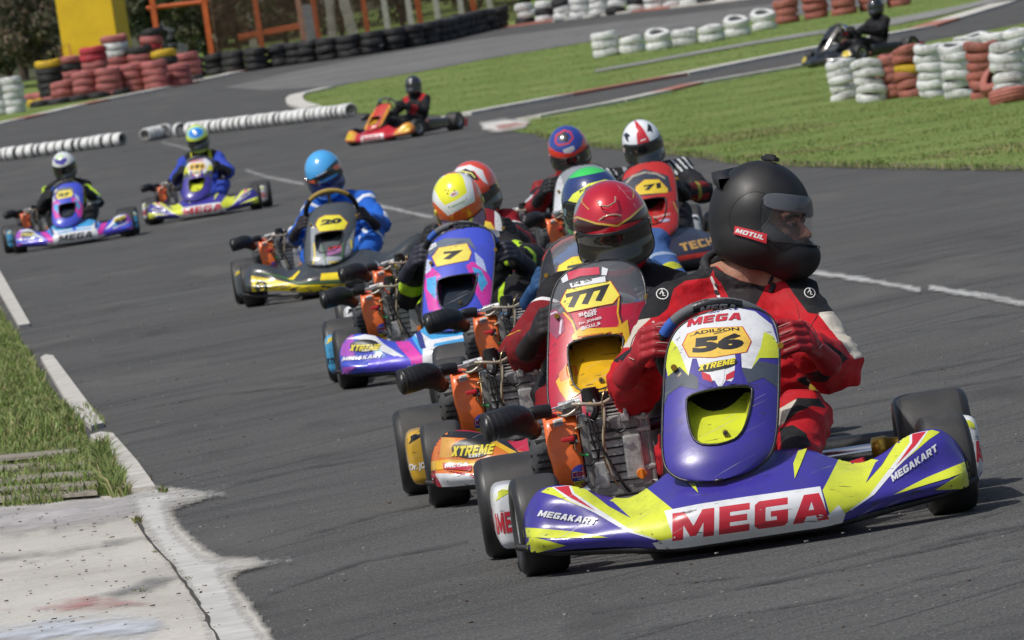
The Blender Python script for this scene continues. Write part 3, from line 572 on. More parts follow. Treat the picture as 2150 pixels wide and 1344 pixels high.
# bodywork: front fairing as a lofted shell -------------------------------------------------
FST = [(0, [(-.385, .036), (-.412, .070), (-.400, .124), (-.31, .180), (-.15, .238)]), (.12, [(-.385, .036), (-.410, .070), (-.396, .124), (-.30, .180), (-.15, .236)]),
       (.19, [(-.382, .036), (-.402, .070), (-.385, .120), (-.29, .176), (-.16, .224)]), (.245, [(-.365, .040), (-.385, .072), (-.360, .114), (-.28, .156), (-.18, .196)]),
       (.31, [(-.335, .050), (-.350, .080), (-.325, .114), (-.26, .148), (-.19, .173)]), (.37, [(-.310, .058), (-.325, .086), (-.300, .118), (-.245, .160), (-.185, .186)]),
       (.44, [(-.285, .064), (-.298, .090), (-.268, .124), (-.235, .182), (-.180, .219)]), (.50, [(-.262, .067), (-.276, .094), (-.240, .128), (-.215, .192), (-.165, .232)]),
       (.545, [(-.242, .069), (-.258, .098), (-.225, .133), (-.195, .188), (-.150, .224)]), (.575, [(-.215, .071), (-.232, .104), (-.205, .136), (-.175, .166), (-.135, .196)]),
       (.592, [(-.180, .074), (-.198, .106), (-.178, .136), (-.155, .150), (-.125, .168)]), (.600, [(-.130, .080), (-.140, .106), (-.132, .130), (-.125, .140), (-.115, .150)])]
def fairing_mesh(m0):
    NX, NT = 121, 34; vs = []; th = .006
    for i in range(NX):
        x = -.6 + 1.2 * i / (NX - 1); ax = abs(x); prof = []
        for k in range(5): prof.append((interp(ax, [(s[0], s[1][k][0]) for s in FST]), interp(ax, [(s[0], s[1][k][1]) for s in FST])))
        tt = [0, .2, .42, .70, 1.0]
        for j in range(NT):
            t = j / (NT - 1); vs.append(V((x * .968, interp(t, list(zip(tt, [p[0] for p in prof]))), interp(t, list(zip(tt, [p[1] for p in prof]))))))
    g = lambda i, j: i * NT + j
    fs = [(g(i, j), g(i + 1, j), g(i + 1, j + 1), g(i, j + 1)) for i in range(NX - 1) for j in range(NT - 1)]
    me = bpy.data.meshes.new('front_fairing'); me.from_pydata([v[:] for v in vs], [], fs); me.materials.append(m0); me.materials.append(K_BLK)
    bm = bmesh.new(); bm.from_mesh(me); bmesh.ops.recalc_face_normals(bm, faces=bm.faces)
    if sum(f.normal.y for f in bm.faces) > 0: bmesh.ops.reverse_faces(bm, faces=bm.faces)
    top = [f for f in bm.faces]; r = bmesh.ops.solidify(bm, geom=bm.faces[:], thickness=th)
    for f in bm.faces: f.smooth = True
    bm.to_mesh(me); bm.free(); me.update(); return me
PKW = [(.279, 0.0), (.2805, .020), (.285, .042), (.30, .062), (.33, .075), (.36, .082), (.402, .085), (.411, .072), (.4165, .035), (.418, .0)]
def nassau_shape(hs=1.0, res=1.0):   # clear: the top third is a see-through windscreen
    Z0, Z1 = .19, .19 + .42 * hs; zz = lambda z: Z0 + (z - .19) * hs
    wt = [(.19, .012), (.193, .050), (.200, .085), (.214, .114), (.238, .137), (.28, .148), (.34, .151), (.42, .151), (.50, .149), (.545, .140), (.575, .122), (.595, .092), (.605, .058), (.61, .012)]
    yt = [(.19, -.325), (.25, -.300), (.33, -.235), (.42, -.160), (.50, -.085), (.61, .030)]
    xc = lambda z: .024 - .22 * (.61 - z)
    def pocket(dx, z):
        if not .279 < z < .418: return 0
        w = interp(z, PKW) if 1 else interp(z, [(.279, 0.0), (.285, .042), (.30, .062), (.33, .075), (.36, .082), (.402, .085), (.411, .072), (.4165, .035), (.418, .0)]); d = min(w - abs(dx), (z - .279) * 1.2, (.418 - z) * 3)
        if d <= 0: return 0
        s = min(1, d / .007); s = s * s * (3 - 2 * s); return s * (.010 + .115 * max(0, (z - .285) / .12) ** .8)
    NX, NZ = int(79 * res), int(150 * res); vs = []
    for j in range(NZ):
        t = j / (NZ - 1); t = t + .020 * sin(2 * pi * t) * -1 * 0; z = .19 + .42 * t; w = interp(z, wt)
        for i in range(NX):
            u = -1 + 2 * i / (NX - 1); x = u * w; y = interp(z, yt) + .050 * (u * w / .15) ** 2 + .012 * abs(u) ** 6 + pocket(x + .006, z)
            vs.append((x + xc(z), y, zz(z)))
    return NX, NZ, vs, zz, xc, wt, yt, pocket
def nassau_mesh(m0, hs=1.0, clear=0, scoop=None, res=1.0):
    NX, NZ, vs, zz, xc, wt, yt, pk = nassau_shape(hs, res); me = bpy.data.meshes.new('front_panel')
    fs = [(j * NX + i, j * NX + i + 1, (j + 1) * NX + i + 1, (j + 1) * NX + i) for j in range(NZ - 1) for i in range(NX - 1)]
    me.from_pydata(vs, [], fs); me.materials.append(m0); me.materials.append(K_BLK); me.materials.append(K_GLASS); me.materials.append(scoop or m0)
    bm = bmesh.new(); bm.from_mesh(me)
    for f in bm.faces:
        f.smooth = True; c = f.calc_center_median(); 
        if clear and c.z > clear: f.material_index = 2
        zr = .19 + (c.z - .19) / hs; dx = c.x - xc(zr) + .006
        if .279 < zr < .418 and pk(dx, zr) > .002: f.material_index = 3 if zr < .358 + .034 * min(1, abs(dx) / .07) ** 2 else 1  # black colour puts the shade of the deep opening into the upper pocket
    if sum(f.normal.y for f in bm.faces) > 0: bmesh.ops.reverse_faces(bm, faces=bm.faces)
    bmesh.ops.solidify(bm, geom=bm.faces[:], thickness=.004); bm.to_mesh(me); bm.free(); me.update()
    rim = [V(vs[j * NX]) for j in range(0, NZ, 3)] + [V(vs[(NZ - 1) * NX + i]) for i in range(0, NX, 8)] + [V(vs[j * NX + NX - 1]) for j in range(NZ - 1, -1, -3)] + [V(vs[i]) for i in range(NX - 1, -1, -8)]
    mo = [(interp(z, PKW), z) for z in (.279, .2795, .281, .285, .29, .30, .315, .33, .345, .36, .38, .40, .406, .411, .414, .4165, .418)]; mo = mo + [(-a, b) for a, b in mo[::-1]][1:]
    mp = []
    for a, b in mo: x = a - .006; mp.append(V((x + xc(b), interp(b, yt) + .05 * (x / .15) ** 2 - .001, zz(b))))
    t = MB(); t.tube(mp, .0038, K_BLK, 8); rim = [p for k, p in enumerate(rim) if k == 0 or (p - rim[k - 1]).length > .002]; t.tube(rim, .0042, K_BLK, 8)
    return me, t.mesh('edge_trim')
def pod_mesh(m0, side):
    a = MB(); secs = [(.20, .028, .058, .60, .145), (.205, .038, .078, .603, .148), (.24, .042, .085, .605, .150), (.45, .042, .080, .607, .148), (.70, .042, .078, .605, .146), (.84, .038, .070, .60, .14), (.86, .020, .05, .595, .14)]
    n = 24; vs = []
    for (y, hw, hh, cx, cz) in secs:
        for k in range(n):
            t = 2 * pi * k / n; e = .55; sx = math.copysign(abs(cos(t)) ** e, cos(t)); sz = math.copysign(abs(sin(t)) ** e, sin(t))
            vs.append((side * (cx + hw * sx), y, cz + hh * sz))
    fs = [(i * n + k, i * n + (k + 1) % n, (i + 1) * n + (k + 1) % n, (i + 1) * n + k) for i in range(len(secs) - 1) for k in range(n)] + [tuple(range(n)), tuple(range((len(secs) - 1) * n, len(secs) * n))]
    a.add(vs, fs, m0); me = a.mesh('side_pod'); return merge(me)

# engine: cached meshes, all in kart coordinates ---------------------------------------------
def engine_parts():
    P = []
    # slotted starter cover
    a = MB(); cx, cy, cz = -.50, .72, .272
    a.lathe([(0, -.508), (.045, -.510), (.070, -.506), (.082, -.494), (.086, -.478), (.086, -.462)], K_GRY, 40, c=(0, cy, cz))
    for k in range(30):
        q = 2 * pi * k / 30
        if k % 5 == 4: continue
        a.box((-.480, cy + .0862 * cos(q), cz + .0862 * sin(q)), (.030, .0065, .0012), K_TXT, 0, rot=(q + pi / 2, 0, 0))
    for k in range(12):
        q = 2 * pi * k / 12; a.box((-.5085, cy + .060 * cos(q), cz + .060 * sin(q)), (.003, .022, .006), K_TXT, 0, rot=(q, 0, 0))
    P.append(('starter_cover', a.mesh('starter_cover'), []))
    # orange cowl: an outline in the side view, extruded along x and rounded
    out = [(-.075, .075), (-.03, .098), (.03, .10), (.075, .07), (.098, .02), (.10, -.05), (.07, -.09), (-.02, -.105), (-.085, -.105), (-.11, -.06), (-.105, 0), (-.09, .04)]
    bm = bmesh.new(); n = len(out)
    prev = None
    rings = []
    for (x, s) in ((-.468, .88), (-.464, .95), (-.454, .98), (-.425, .985), (-.398, .98), (-.389, .965), (-.386, .92)):
        rings.append([bm.verts.new((x + (0.010 if oz < -.05 and x < -.44 else 0), cy + oy * s, cz + .005 + oz * s)) for oy, oz in out])
    for A, B in zip(rings[:-1], rings[1:]):
        for k in range(n): bm.faces.new((A[k], A[(k + 1) % n], B[(k + 1) % n], B[k]))
    bm.faces.new(rings[0]); bm.faces.new(rings[-1]); bmesh.ops.subdivide_edges(bm, edges=[e for e in bm.edges if abs(e.verts[0].co.x - e.verts[1].co.x) < .002 or True], cuts=1, use_grid_fill=True)
    bmesh.ops.smooth_vert(bm, verts=bm.verts, factor=.5, use_axis_x=False, use_axis_y=True, use_axis_z=True); bmesh.ops.recalc_face_normals(bm, faces=bm.faces)
    a = MB(); a.addbm(bm, K_ORG, True); cowl = a.mesh('cowl'); bv = bvh_of(cowl)
    d = MB(); fr = frame_front(.62)
    # labels, sticker and bolts on the cowl
    L = []; cxs, czs = -.383, .203; rr = .0255
    decals(d, bv, fr, [(ellipse(cxs - .012, czs + .006, rr, rr), K_BLP), ([(cxs - .036, czs - .008), (cxs + .012, czs - .008), (cxs + .008, czs - .022), (cxs - .008, czs - .028), (cxs - .03, czs - .020)], K_YEL), (text('CUEA', cxs - .035, czs + .001, .046, .015, 0, .10, .1), K_WHT), (text('CUEA', cxs - .0335, czs + .0025, .043, .012, 0, .03, .1), K_REDP), (text('RACING', cxs - .022, czs - .0055, .020, .0042, 0, .02, 0), K_WHT), (text('(15) 99710-3535', cxs - .030, czs - .0155, .036, .0045, 0, .02, 0), K_TXT)], .008)
    lab = [(-.445, .336), (-.421, .338), (-.420, .357), (-.444, .354)]
    decals(d, bv, fr, [(lab, K_WHT)] + [([(-.4425 + k * .0027, .3375), (-.4412 + k * .0027, .3375), (-.4407 + k * .0027, .343 + .009), (-.4422 + k * .0027, .343 + .009)], K_TXT) for k in range(8)], .01)
    st = d.mesh('sticker')
    P.append(('cowl', cowl, [('sticker', st)]))
    # ignition switch
    a = MB(); a.box((-.402, .607, .300), (.022, .018, .024), K_BLK, .003); a.cyl((-.405, .600, .302), (-.408, .575, .303), .0085, K_REDP, n=14); a.box((-.417, .574, .303), (.030, .010, .011), K_REDP, .003)
    a.cyl((-.394, .598, .295), (-.394, .594, .295), .004, K_CHR, n=10)
    P.append(('ignition_switch', a.mesh('ignition_switch'), []))
    # crankcase
    a = MB()
    a.box((-.372, .72, .262), (.022, .19, .185), K_ALD, .008)
    a.box((-.305, .72, .232), (.115, .165, .165), K_ALU, .012)
    a.box((-.300, .715, .155), (.14, .18, .022), K_ALD, .004)
    a.box((-.235, .72, .245), (.030, .175, .165), K_ALU, .012)
    a.box((-.218, .72, .245), (.012, .185, .178), K_ALD, .005)
    a.box((-.303, .705, .250), (.150, .155, .185), K_ALU, .014); a.box((-.300, .640, .310), (.13, .03, .055), K_ALD, .008); a.box((-.345, .632, .20), (.035, .02, .07), K_ALU, .006)
    for z in (.165, .205, .30, .33):
        for x in (-.236,): a.cyl((x - .012, .632, z), (x + .022, .632, z), .0075, K_ALU, n=10)
    for x, z in ((-.385, .195), (-.385, .33), (-.365, .345), (-.225, .335), (-.225, .165)):
        a.cyl((x, .64, z), (x, .615, z), .0055, K_CHR, n=8)
    for k in range(7): a.box((-.303, .626, .180 + k * .021), (.118, .006, .0045), K_DRK, 0)  # dark strips paint in the shade of gaps between the fins
    for x in (-.345, -.327, -.285, -.262): a.box((x, .635, .235), (.004, .012, .13), K_ALU, .001)
    a.box((-.31, .634, .262), (.055, .010, .035), K_ALU, .003); a.box((-.275, .632, .30), (.030, .014, .05), K_ALU, .004)
    a.box((-.262, .622, .235), (.045, .014, .11), K_ALU, .006); a.cyl((-.318, .64, .205), (-.318, .612, .205), .011, K_ALU, n=16); a.cyl((-.318, .619, .205), (-.318, .614, .205), .006, K_BRS, n=12)
    a.cyl((-.252, .64, .192), (-.250, .605, .190), .012, K_OIL, n=14); a.box((-.25, .604, .190), (.008, .01, .026), K_OIL, .002)
    P.append(('crankcase', a.mesh('crankcase'), []))
    # cylinder with cooling fins, rocker cover
    a = MB()
    for k in range(6): a.box((-.298, .70 + k * .004, .312 + k * .0095), (.115 - k * .003, .13, .004), K_ALU, .0012, rot=(R(-14), 0, 0))
    a.box((-.298, .715, .335), (.085, .095, .075), K_ALD, .008, rot=(R(-14), 0, 0))
    a.box((-.285, .725, .375), (.105, .105, .018), K_ALU, .006, rot=(R(-10), 0, 0)); a.box((-.258, .675, .382), (.05, .05, .006), K_WHT, .001, rot=(R(-8), R(4), 0))
    a.box((-.232, .76, .36), (.014, .12, .085), K_BLK, .004)
    P.append(('cylinder', a.mesh('cylinder'), []))
    # carburettor, throttle linkage and cap
    a = MB(); a.cyl((-.345, .65, .385), (-.345, .65, .415), .022, K_BLK, n=18); a.cyl((-.345, .65, .414), (-.345, .65, .420), .017, K_BLK, n=18); a.box((-.325, .66, .395), (.05, .03, .02), K_BLK, .004)
    a.tube(spline([(-.34, .64, .392), (-.335, .625, .375), (-.34, .62, .352), (-.352, .625, .34)]), .008, K_BLK, 10)
    a.box((-.395, .66, .372), (.05, .05, .03), K_ALD, .006); a.cyl((-.425, .65, .382), (-.37, .65, .388), .012, K_ALU, n=14)
    a.tube([(-.47, .63, .377), (-.42, .63, .386), (-.385, .63, .394)], .0026, K_CHR, 8); a.tube([(-.465, .635, .371), (-.41, .632, .379), (-.375, .632, .383)], .002, K_CHR, 8)
    a.box((-.398, .618, .386), (.03, .006, .012), K_CHR, .001, rot=(0, R(-15), 0)); a.box((-.425, .62, .378), (.02, .006, .010), K_CHR, .001, rot=(0, R(25), 0)); a.box((-.352, .615, .368), (.018, .012, .016), K_ALU, .002)
    a.tube(spline([(-.392, .612, .386), (-.37, .60, .384), (-.345, .60, .379), (-.32, .61, .378), (-.30, .62, .385)]), .0048, K_HOS, 10)
    a.tube(spline([(-.322, .61, .382), (-.318, .60, .36), (-.322, .598, .33), (-.33, .60, .29), (-.328, .60, .245), (-.322, .605, .21)]), .0038, K_HOS, 10)
    a.box((-.262, .622, .375), (.010, .012, .07), K_ALU, .003, rot=(0, R(12), 0)); a.box((-.27, .618, .335), (.02, .012, .02), K_ALU, .003)
    P.append(('carburettor', a.mesh('carburettor'), []))
    # cables
    a = MB()
    for pts, r, m in (([(-.358, .612, .352), (-.352, .60, .32), (-.342, .595, .28), (-.325, .592, .24), (-.31, .59, .20), (-.295, .59, .165), (-.285, .6, .15)], .0034, K_BLK), ([(-.36, .615, .36), (-.358, .60, .30), (-.35, .598, .25), (-.37, .60, .23), (-.385, .605, .235)], .0026, K_BLK),
                       ([(-.30, .62, .42), (-.315, .60, .40), (-.322, .598, .37), (-.326, .596, .31), (-.332, .596, .27), (-.335, .6, .24), (-.325, .6, .2), (-.31, .6, .17)], .0018, K_BRS), ([(-.40, .60, .295), (-.40, .597, .275), (-.385, .597, .262), (-.37, .6, .255)], .0016, K_BRS),
                       ([(-.392, .6, .262), (-.372, .598, .255)], .0035, K_GRN), ([(-.40, .6, .31), (-.395, .597, .325), (-.375, .597, .33)], .0013, K_BRS), ([(-.34, .605, .33), (-.33, .6, .318), (-.30, .6, .31), (-.29, .6, .30), (-.275, .6, .305)], .0028, K_BLK), ([(-.36, .61, .345), (-.345, .598, .335), (-.34, .6, .31), (-.345, .602, .26), (-.35, .605, .235)], .002, K_BLK),
                       ([(-.32, .608, .322), (-.316, .60, .332), (-.310, .598, .322), (-.316, .6, .312), (-.324, .606, .320)], .0022, K_BLK)):
        a.tube(spline(pts, 6), r, m, 8)
    P.append(('cable', a.mesh('cable'), []))
    # intake hose: corrugated rubber, elbow and T piece
    a = MB(); pts = spline([(-.608, .46, .366), (-.572, .475, .370), (-.545, .50, .374), (-.525, .53, .368), (-.507, .57, .348), (-.495, .60, .335)], 12); k = len(pts)
    rad = []
    for i in range(k):
        f = i / (k - 1); b = .037 if f < .62 else .037 - .014 * min(1, (f - .62) / .25); rad.append(b + (.0012 * abs(sin(i * .8)) if f < .6 else 0))
    a.tube(pts, rad, K_BLK, 28, cap=False)
    d0 = (pts[1] - pts[0]).normalized(); q = pts[0]
    a.tube([q + d0 * .03, q + d0 * .012, q, q - d0 * .003, q - d0 * .001, q + d0 * .01], [.024, .027, .029, .033, .0375, .0375], K_BLK, 28, cap=False)
    a.cyl(q + d0 * .032, q + d0 * .030, .026, K_TXT, n=24)
    a.tube(spline([(-.515, .585, .335), (-.508, .59, .362), (-.495, .59, .376), (-.475, .60, .380), (-.45, .61, .378)], 6), [.016] * 12 + [.018] * 13, K_BLK, 16)
    a.cyl((-.497, .587, .378), (-.492, .587, .386), .020, K_BLK, n=18)
    P.append(('intake_hose', a.mesh('intake_hose'), []))
    # exhaust stub and red fuel filter
    a = MB(); a.cyl((-.462, .63, .362), (-.432, .63, .366), .007, K_REDP, n=12); a.tube(spline([(-.432, .63, .366), (-.41, .62, .36), (-.385, .62, .372), (-.375, .62, .385)], 6), .0042, K_HOS, 8)
    a.tube([(-.22, .75, .30), (-.12, .80, .315), (-.05, .95, .30)], .016, K_DRK, 14)
    P.append(('fuel_line', a.mesh('fuel_line'), []))
    return P
def frame_mesh():
    a = MB()
    for s in (-1, 1):
        a.tube(spline([(s * .13, -.20, .07), (s * .20, .0, .065), (s * .31, .30, .06), (s * .31, .80, .06), (s * .28, 1.15, .07)], 8), .014, K_DRK, 12)
        a.tube([(s * .18, -.02, .07), (s * .40, 0, .10), (s * .46, 0, .13)], .013, K_DRK, 10); a.tube(spline([(s * .12, .0, .12), (s * .28, .04, .135), (s * .44, .05, .14)], 4), .007, K_CHR, 8)
        a.cyl((s * .44, 0, .13), (s * .49, 0, .13), .012, K_CHR, n=12); a.box((s * .45, 0, .13), (.03, .04, .075), K_DRK, .004)
        a.tube(spline([(s * .30, .22, .065), (s * .45, .24, .10), (s * .56, .28, .14), (s * .58, .50, .145), (s * .56, .78, .14), (s * .45, .84, .09), (s * .31, .84, .06)], 6), .009, K_CHR, 10)
        a.tube([(s * .33, .35, .09), (s * .57, .40, .15)], .009, K_RED if s > 0 else K_CHR, 10)
        a.box((s * .14, -.14, .13), (.03, .016, .12), K_CHR, .003, rot=(R(-20), 0, 0)); a.box((s * .14, -.18, .19), (.07, .02, .025), K_RED, .004)
    a.box((0, .35, .045), (.56, 1.0, .006), K_ALD, .002); a.tube([(-.3, .55, .06), (.3, .55, .06)], .013, K_DRK, 10); a.tube([(-.29, 1.12, .075), (.29, 1.12, .075)], .014, K_DRK, 10)
    a.tube([(-.14, -.2, .07), (.14, -.2, .07)], .013, K_DRK, 10); a.tube([(-.2, -.30, .09), (.2, -.30, .09)], .009, K_CHR, 10); a.tube([(-.2, -.22, .16), (.2, -.22, .16)], .009, K_CHR, 10)
    a.tube([(0, -.02, .10), (0, .10, .30), (0, .22, .50)], .010, K_DRK, 10)
    for s in (-1, 1): a.tube([(s * .08, .20, .06), (s * .02, .17, .42)], .009, K_DRK, 8)
    a.tube([(.30, .62, .10), (.52, .66, .14)], .022, K_DRK, 12); a.tube([(.30, .625, .115), (.36, .63, .125)], .023, K_RED, 12); a.tube([(.49, .655, .14), (.55, .665, .145)], .023, K_RED, 12)
    return a.mesh('chassis_frame')
def axle_mesh():
    a = MB(); a.cyl((-.58, 1.05, .14), (.58, 1.05, .14), .020, K_CHR, n=20); a.cyl((.20, 1.05, .14), (.208, 1.05, .14), .085, K_CHR, n=32); a.box((.2, .98, .13), (.05, .05, .08), K_RED, .006)
    for s in (-1, 1): a.lathe([(.022, s * .40), (.034, s * .405), (.036, s * .44), (.028, s * .45), (.028, s * .50), (.042, s * .505), (.044, s * .52), (.02, s * .53)], K_GLD, 24, c=(0, 1.05, .14))
    a.lathe([(.02, -.30), (.09, -.305), (.09, -.31), (.02, -.315)], K_ALU, 32, c=(0, 1.05, .14)); return a.mesh('rear_axle')
def seat_mesh():
    a = MB(); vs = []; n = 13; prof = [(.62, .075), (.72, .055), (.84, .055), (.95, .085), (1.02, .16), (1.07, .26), (1.11, .38), (1.13, .46)]
    for (y, z) in prof:
        for k in range(n):
            t = -1 + 2 * k / (n - 1); vs.append((.0 + t * (.175 + .02 * (z > .1)), y - .06 * t * t * (y > .9) * 1.4, z + .11 * abs(t) ** 3 * (1 if z < .2 else .3)))
    fs = [(i * n + k, i * n + k + 1, (i + 1) * n + k + 1, (i + 1) * n + k) for i in range(len(prof) - 1) for k in range(n - 1)]
    bm = bmesh.new(); B = [bm.verts.new(v) for v in vs]; [bm.faces.new([B[i] for i in f]) for f in fs]; bmesh.ops.recalc_face_normals(bm, faces=bm.faces); bmesh.ops.solidify(bm, geom=bm.faces[:], thickness=.008)
    a.addbm(bm, K_BLK); return a.mesh('seat')
def bumper_mesh():
    a = MB(); a.tube(spline([(-.64, 1.22, .12), (-.60, 1.30, .13), (-.3, 1.33, .14), (.3, 1.33, .14), (.60, 1.30, .13), (.64, 1.22, .12)], 6), .038, K_BLK, 14)
    for s in (-1, 1): a.box((s * .662, 1.20, .105), (.022, .12, .12), K_REDP, .008)
    return a.mesh('rear_bumper')
def swheel_meshes(grip=K_SUE, tape=K_BLU, rest=K_BLK, word='MEGA'):
    # a D-shaped rim; local x right, y up in the rim's plane
    pts = []; n = 60
    for k in range(n + 1):
        t = 2 * pi * k / n + pi / 2; r = .150; x, y = r * cos(t) * 1.03, r * sin(t) * .92
        if y < -.10: y = -.10 - (y + .10) * -.15
        pts.append(V((x, y, 0)))
    a = MB()
    def arc(i0, i1, m, r): a.tube(pts[i0:i1 + 1], r, m, 14, cap=True)
    arc(0, 8, grip, .0150); arc(8, 11, tape, .0158); arc(11, 49, rest, .0160); arc(49, 52, tape, .0158); arc(52, 60, grip, .0150)
    r_ = a.mesh('wheel_rim')
    d = MB()
    if word:
        bv = bvh_of(r_); M = Matrix.Identity(4)
        band = [(x, 0.138 - .26 * x * x * 10 / 3 + z) for x, z in [(-.065 + .13 * k / 12, .0135) for k in range(13)] + [(.065 - .13 * k / 12, -.0135) for k in range(13)]]
        fr = lambda p, q: (V((p, q, .5)), V((0, 0, -1)))
        decals(d, bv, fr, [(band, K_TXT), (text(word, -.048, .119, .096, .017, 0, .05, .15, arc=.007), mat('grey_print', (.5, .5, .5), rough=.6))], .003)
    b = MB(); b.lathe([(0, -.004), (.045, -.004), (.045, .004), (0, .004)], K_BLK, 24, axis='Z', c=(0, 0, -.02))
    for t in (R(90), R(205), R(-25)): b.box((cos(t) * .075, sin(t) * .07, -.012), (.15 if False else .13, .022, .005), K_ALD, .001, rot=(0, 0, t))
    return r_, b.mesh('wheel_spoke'), (d.mesh('lettering') if word and d.v else None)

# ------------------------------------------------------------- photo drawing sheet of the leading kart -> kart millimetres
_OX, _OY = 1576.0, 1141.0
KA_D = 24.77; KA_YAW = R(.85)
KA_POS = gp(_OX, _OY)
def fp(px, py, yl=-.27):         # photograph point -> (x, z) on the drawing sheet standing at y = yl of the leading kart
    dx, dy = px - 1075, py - 672; u = (dx * cos(ROLL) - dy * sin(ROLL)) / FPX; v = (dx * sin(ROLL) + dy * cos(ROLL) + VC - VH) / FPX
    cy, sy = cos(KA_YAW), sin(KA_YAW); d = (yl - KA_POS.x * sy + KA_POS.y * cy) / (cy - u * sy)
    return ((u * d - KA_POS.x) * cy + (d - KA_POS.y) * sy, CAMH - v * d)
def Z3(pts, yl=-.27): return [fp(960 + x / 2.9217, 780 + y / 2.9217, yl) for x, y in pts]
def Z2(pts, yl=-.12): return [fp(1250 + x / 2.24, 300 + y / 2.24, yl) for x, y in pts]
def Z4(pts, yl=-.27): return [fp(1450 + x / 2.9214, 780 + y / 2.9214, yl) for x, y in pts]
def PX(pts, yl=-.27): return [fp(x, y, yl) for x, y in pts]
# ------------------------------------------------------------- people
def capsule(bm, p0, p1, r0, r1, n=14):
    p0, p1 = V(p0), V(p1); ax = (p1 - p0); L = ax.length
    if L < 1e-6: bmesh.ops.create_icosphere(bm, subdivisions=3, radius=r0, matrix=Matrix.Translation(p0)); return
    q = ax.normalized().to_track_quat('Z', 'Y').to_matrix().to_4x4()
    bmesh.ops.create_cone(bm, cap_ends=True, segments=n + 6, radius1=r0, radius2=r1, depth=L, matrix=Matrix.Translation((p0 + p1) / 2) @ q)
    for p, r in ((p0, r0), (p1, r1)): bmesh.ops.create_icosphere(bm, subdivisions=3, radius=r * 1.001, matrix=Matrix.Translation(p))
def ell(bm, c, r, rot=None):
    M = Matrix.Translation(c) @ (rot.to_4x4() if rot is not None else Matrix.Identity(4)) @ Matrix.Diagonal((*r, 1)); bmesh.ops.create_icosphere(bm, subdivisions=3, radius=1, matrix=M)
def fuse(bm, name, voxel, smooth=6, fac=.5):
    me = bpy.data.meshes.new('t'); bm.to_mesh(me); bm.free(); o = bpy.data.objects.new('t', me); COL.objects.link(o)
    m = o.modifiers.new('r', 'REMESH'); m.mode = 'VOXEL'; m.voxel_size = voxel; m.use_smooth_shade = True
    s = o.modifiers.new('s', 'SMOOTH'); s.iterations = smooth; s.factor = fac
    dg = bpy.context.evaluated_depsgraph_get(); r = bpy.data.meshes.new_from_object(o.evaluated_get(dg)); r.name = name
    bpy.data.objects.remove(o); bpy.data.meshes.remove(me); r.materials.clear()
    r.polygons.foreach_set('use_smooth', [True] * len(r.polygons)); return r
def folds(me, amp, pts, freq=18):       # creases of cloth, stronger round the joints
    co = coords(me); no = np.empty(len(co) * 3, np.float32); me.vertices.foreach_get('normal', no); no = no.reshape(-1, 3)
    w = np.zeros(len(co)) + .45
    for (p, r, k) in pts: w += k * np.exp(-((co - np.array(p)) ** 2).sum(1) / r ** 2)
    d = np.array([1 - abs(noise.noise(V((c[0] * 7 + c[2] * 9, c[1] * 5, c[2] * 15 - c[0] * 7)))) * 2.8 + .8 * (.6 - 2.2 * abs(noise.noise(V((c[0] * 11 - c[2] * 13, c[1] * 6 + 3, c[2] * 21 + c[0] * 12))))) + .15 * noise.noise(V(c * 45)) for c in co])
    co = co + no * (amp * np.clip(w, 0, 1.6) * d)[:, None]; me.vertices.foreach_set('co', co.astype(np.float32).ravel()); me.update()
def segd(P, a, b):
    a, b = np.array(a, float), np.array(b, float); e = b - a; L = sqrt(e @ e); t = ((P - a) @ e) / (L * L); tc = np.clip(t, 0, 1)
    return np.sqrt(((P - a - tc[:, None] * e) ** 2).sum(1)), t * L, L

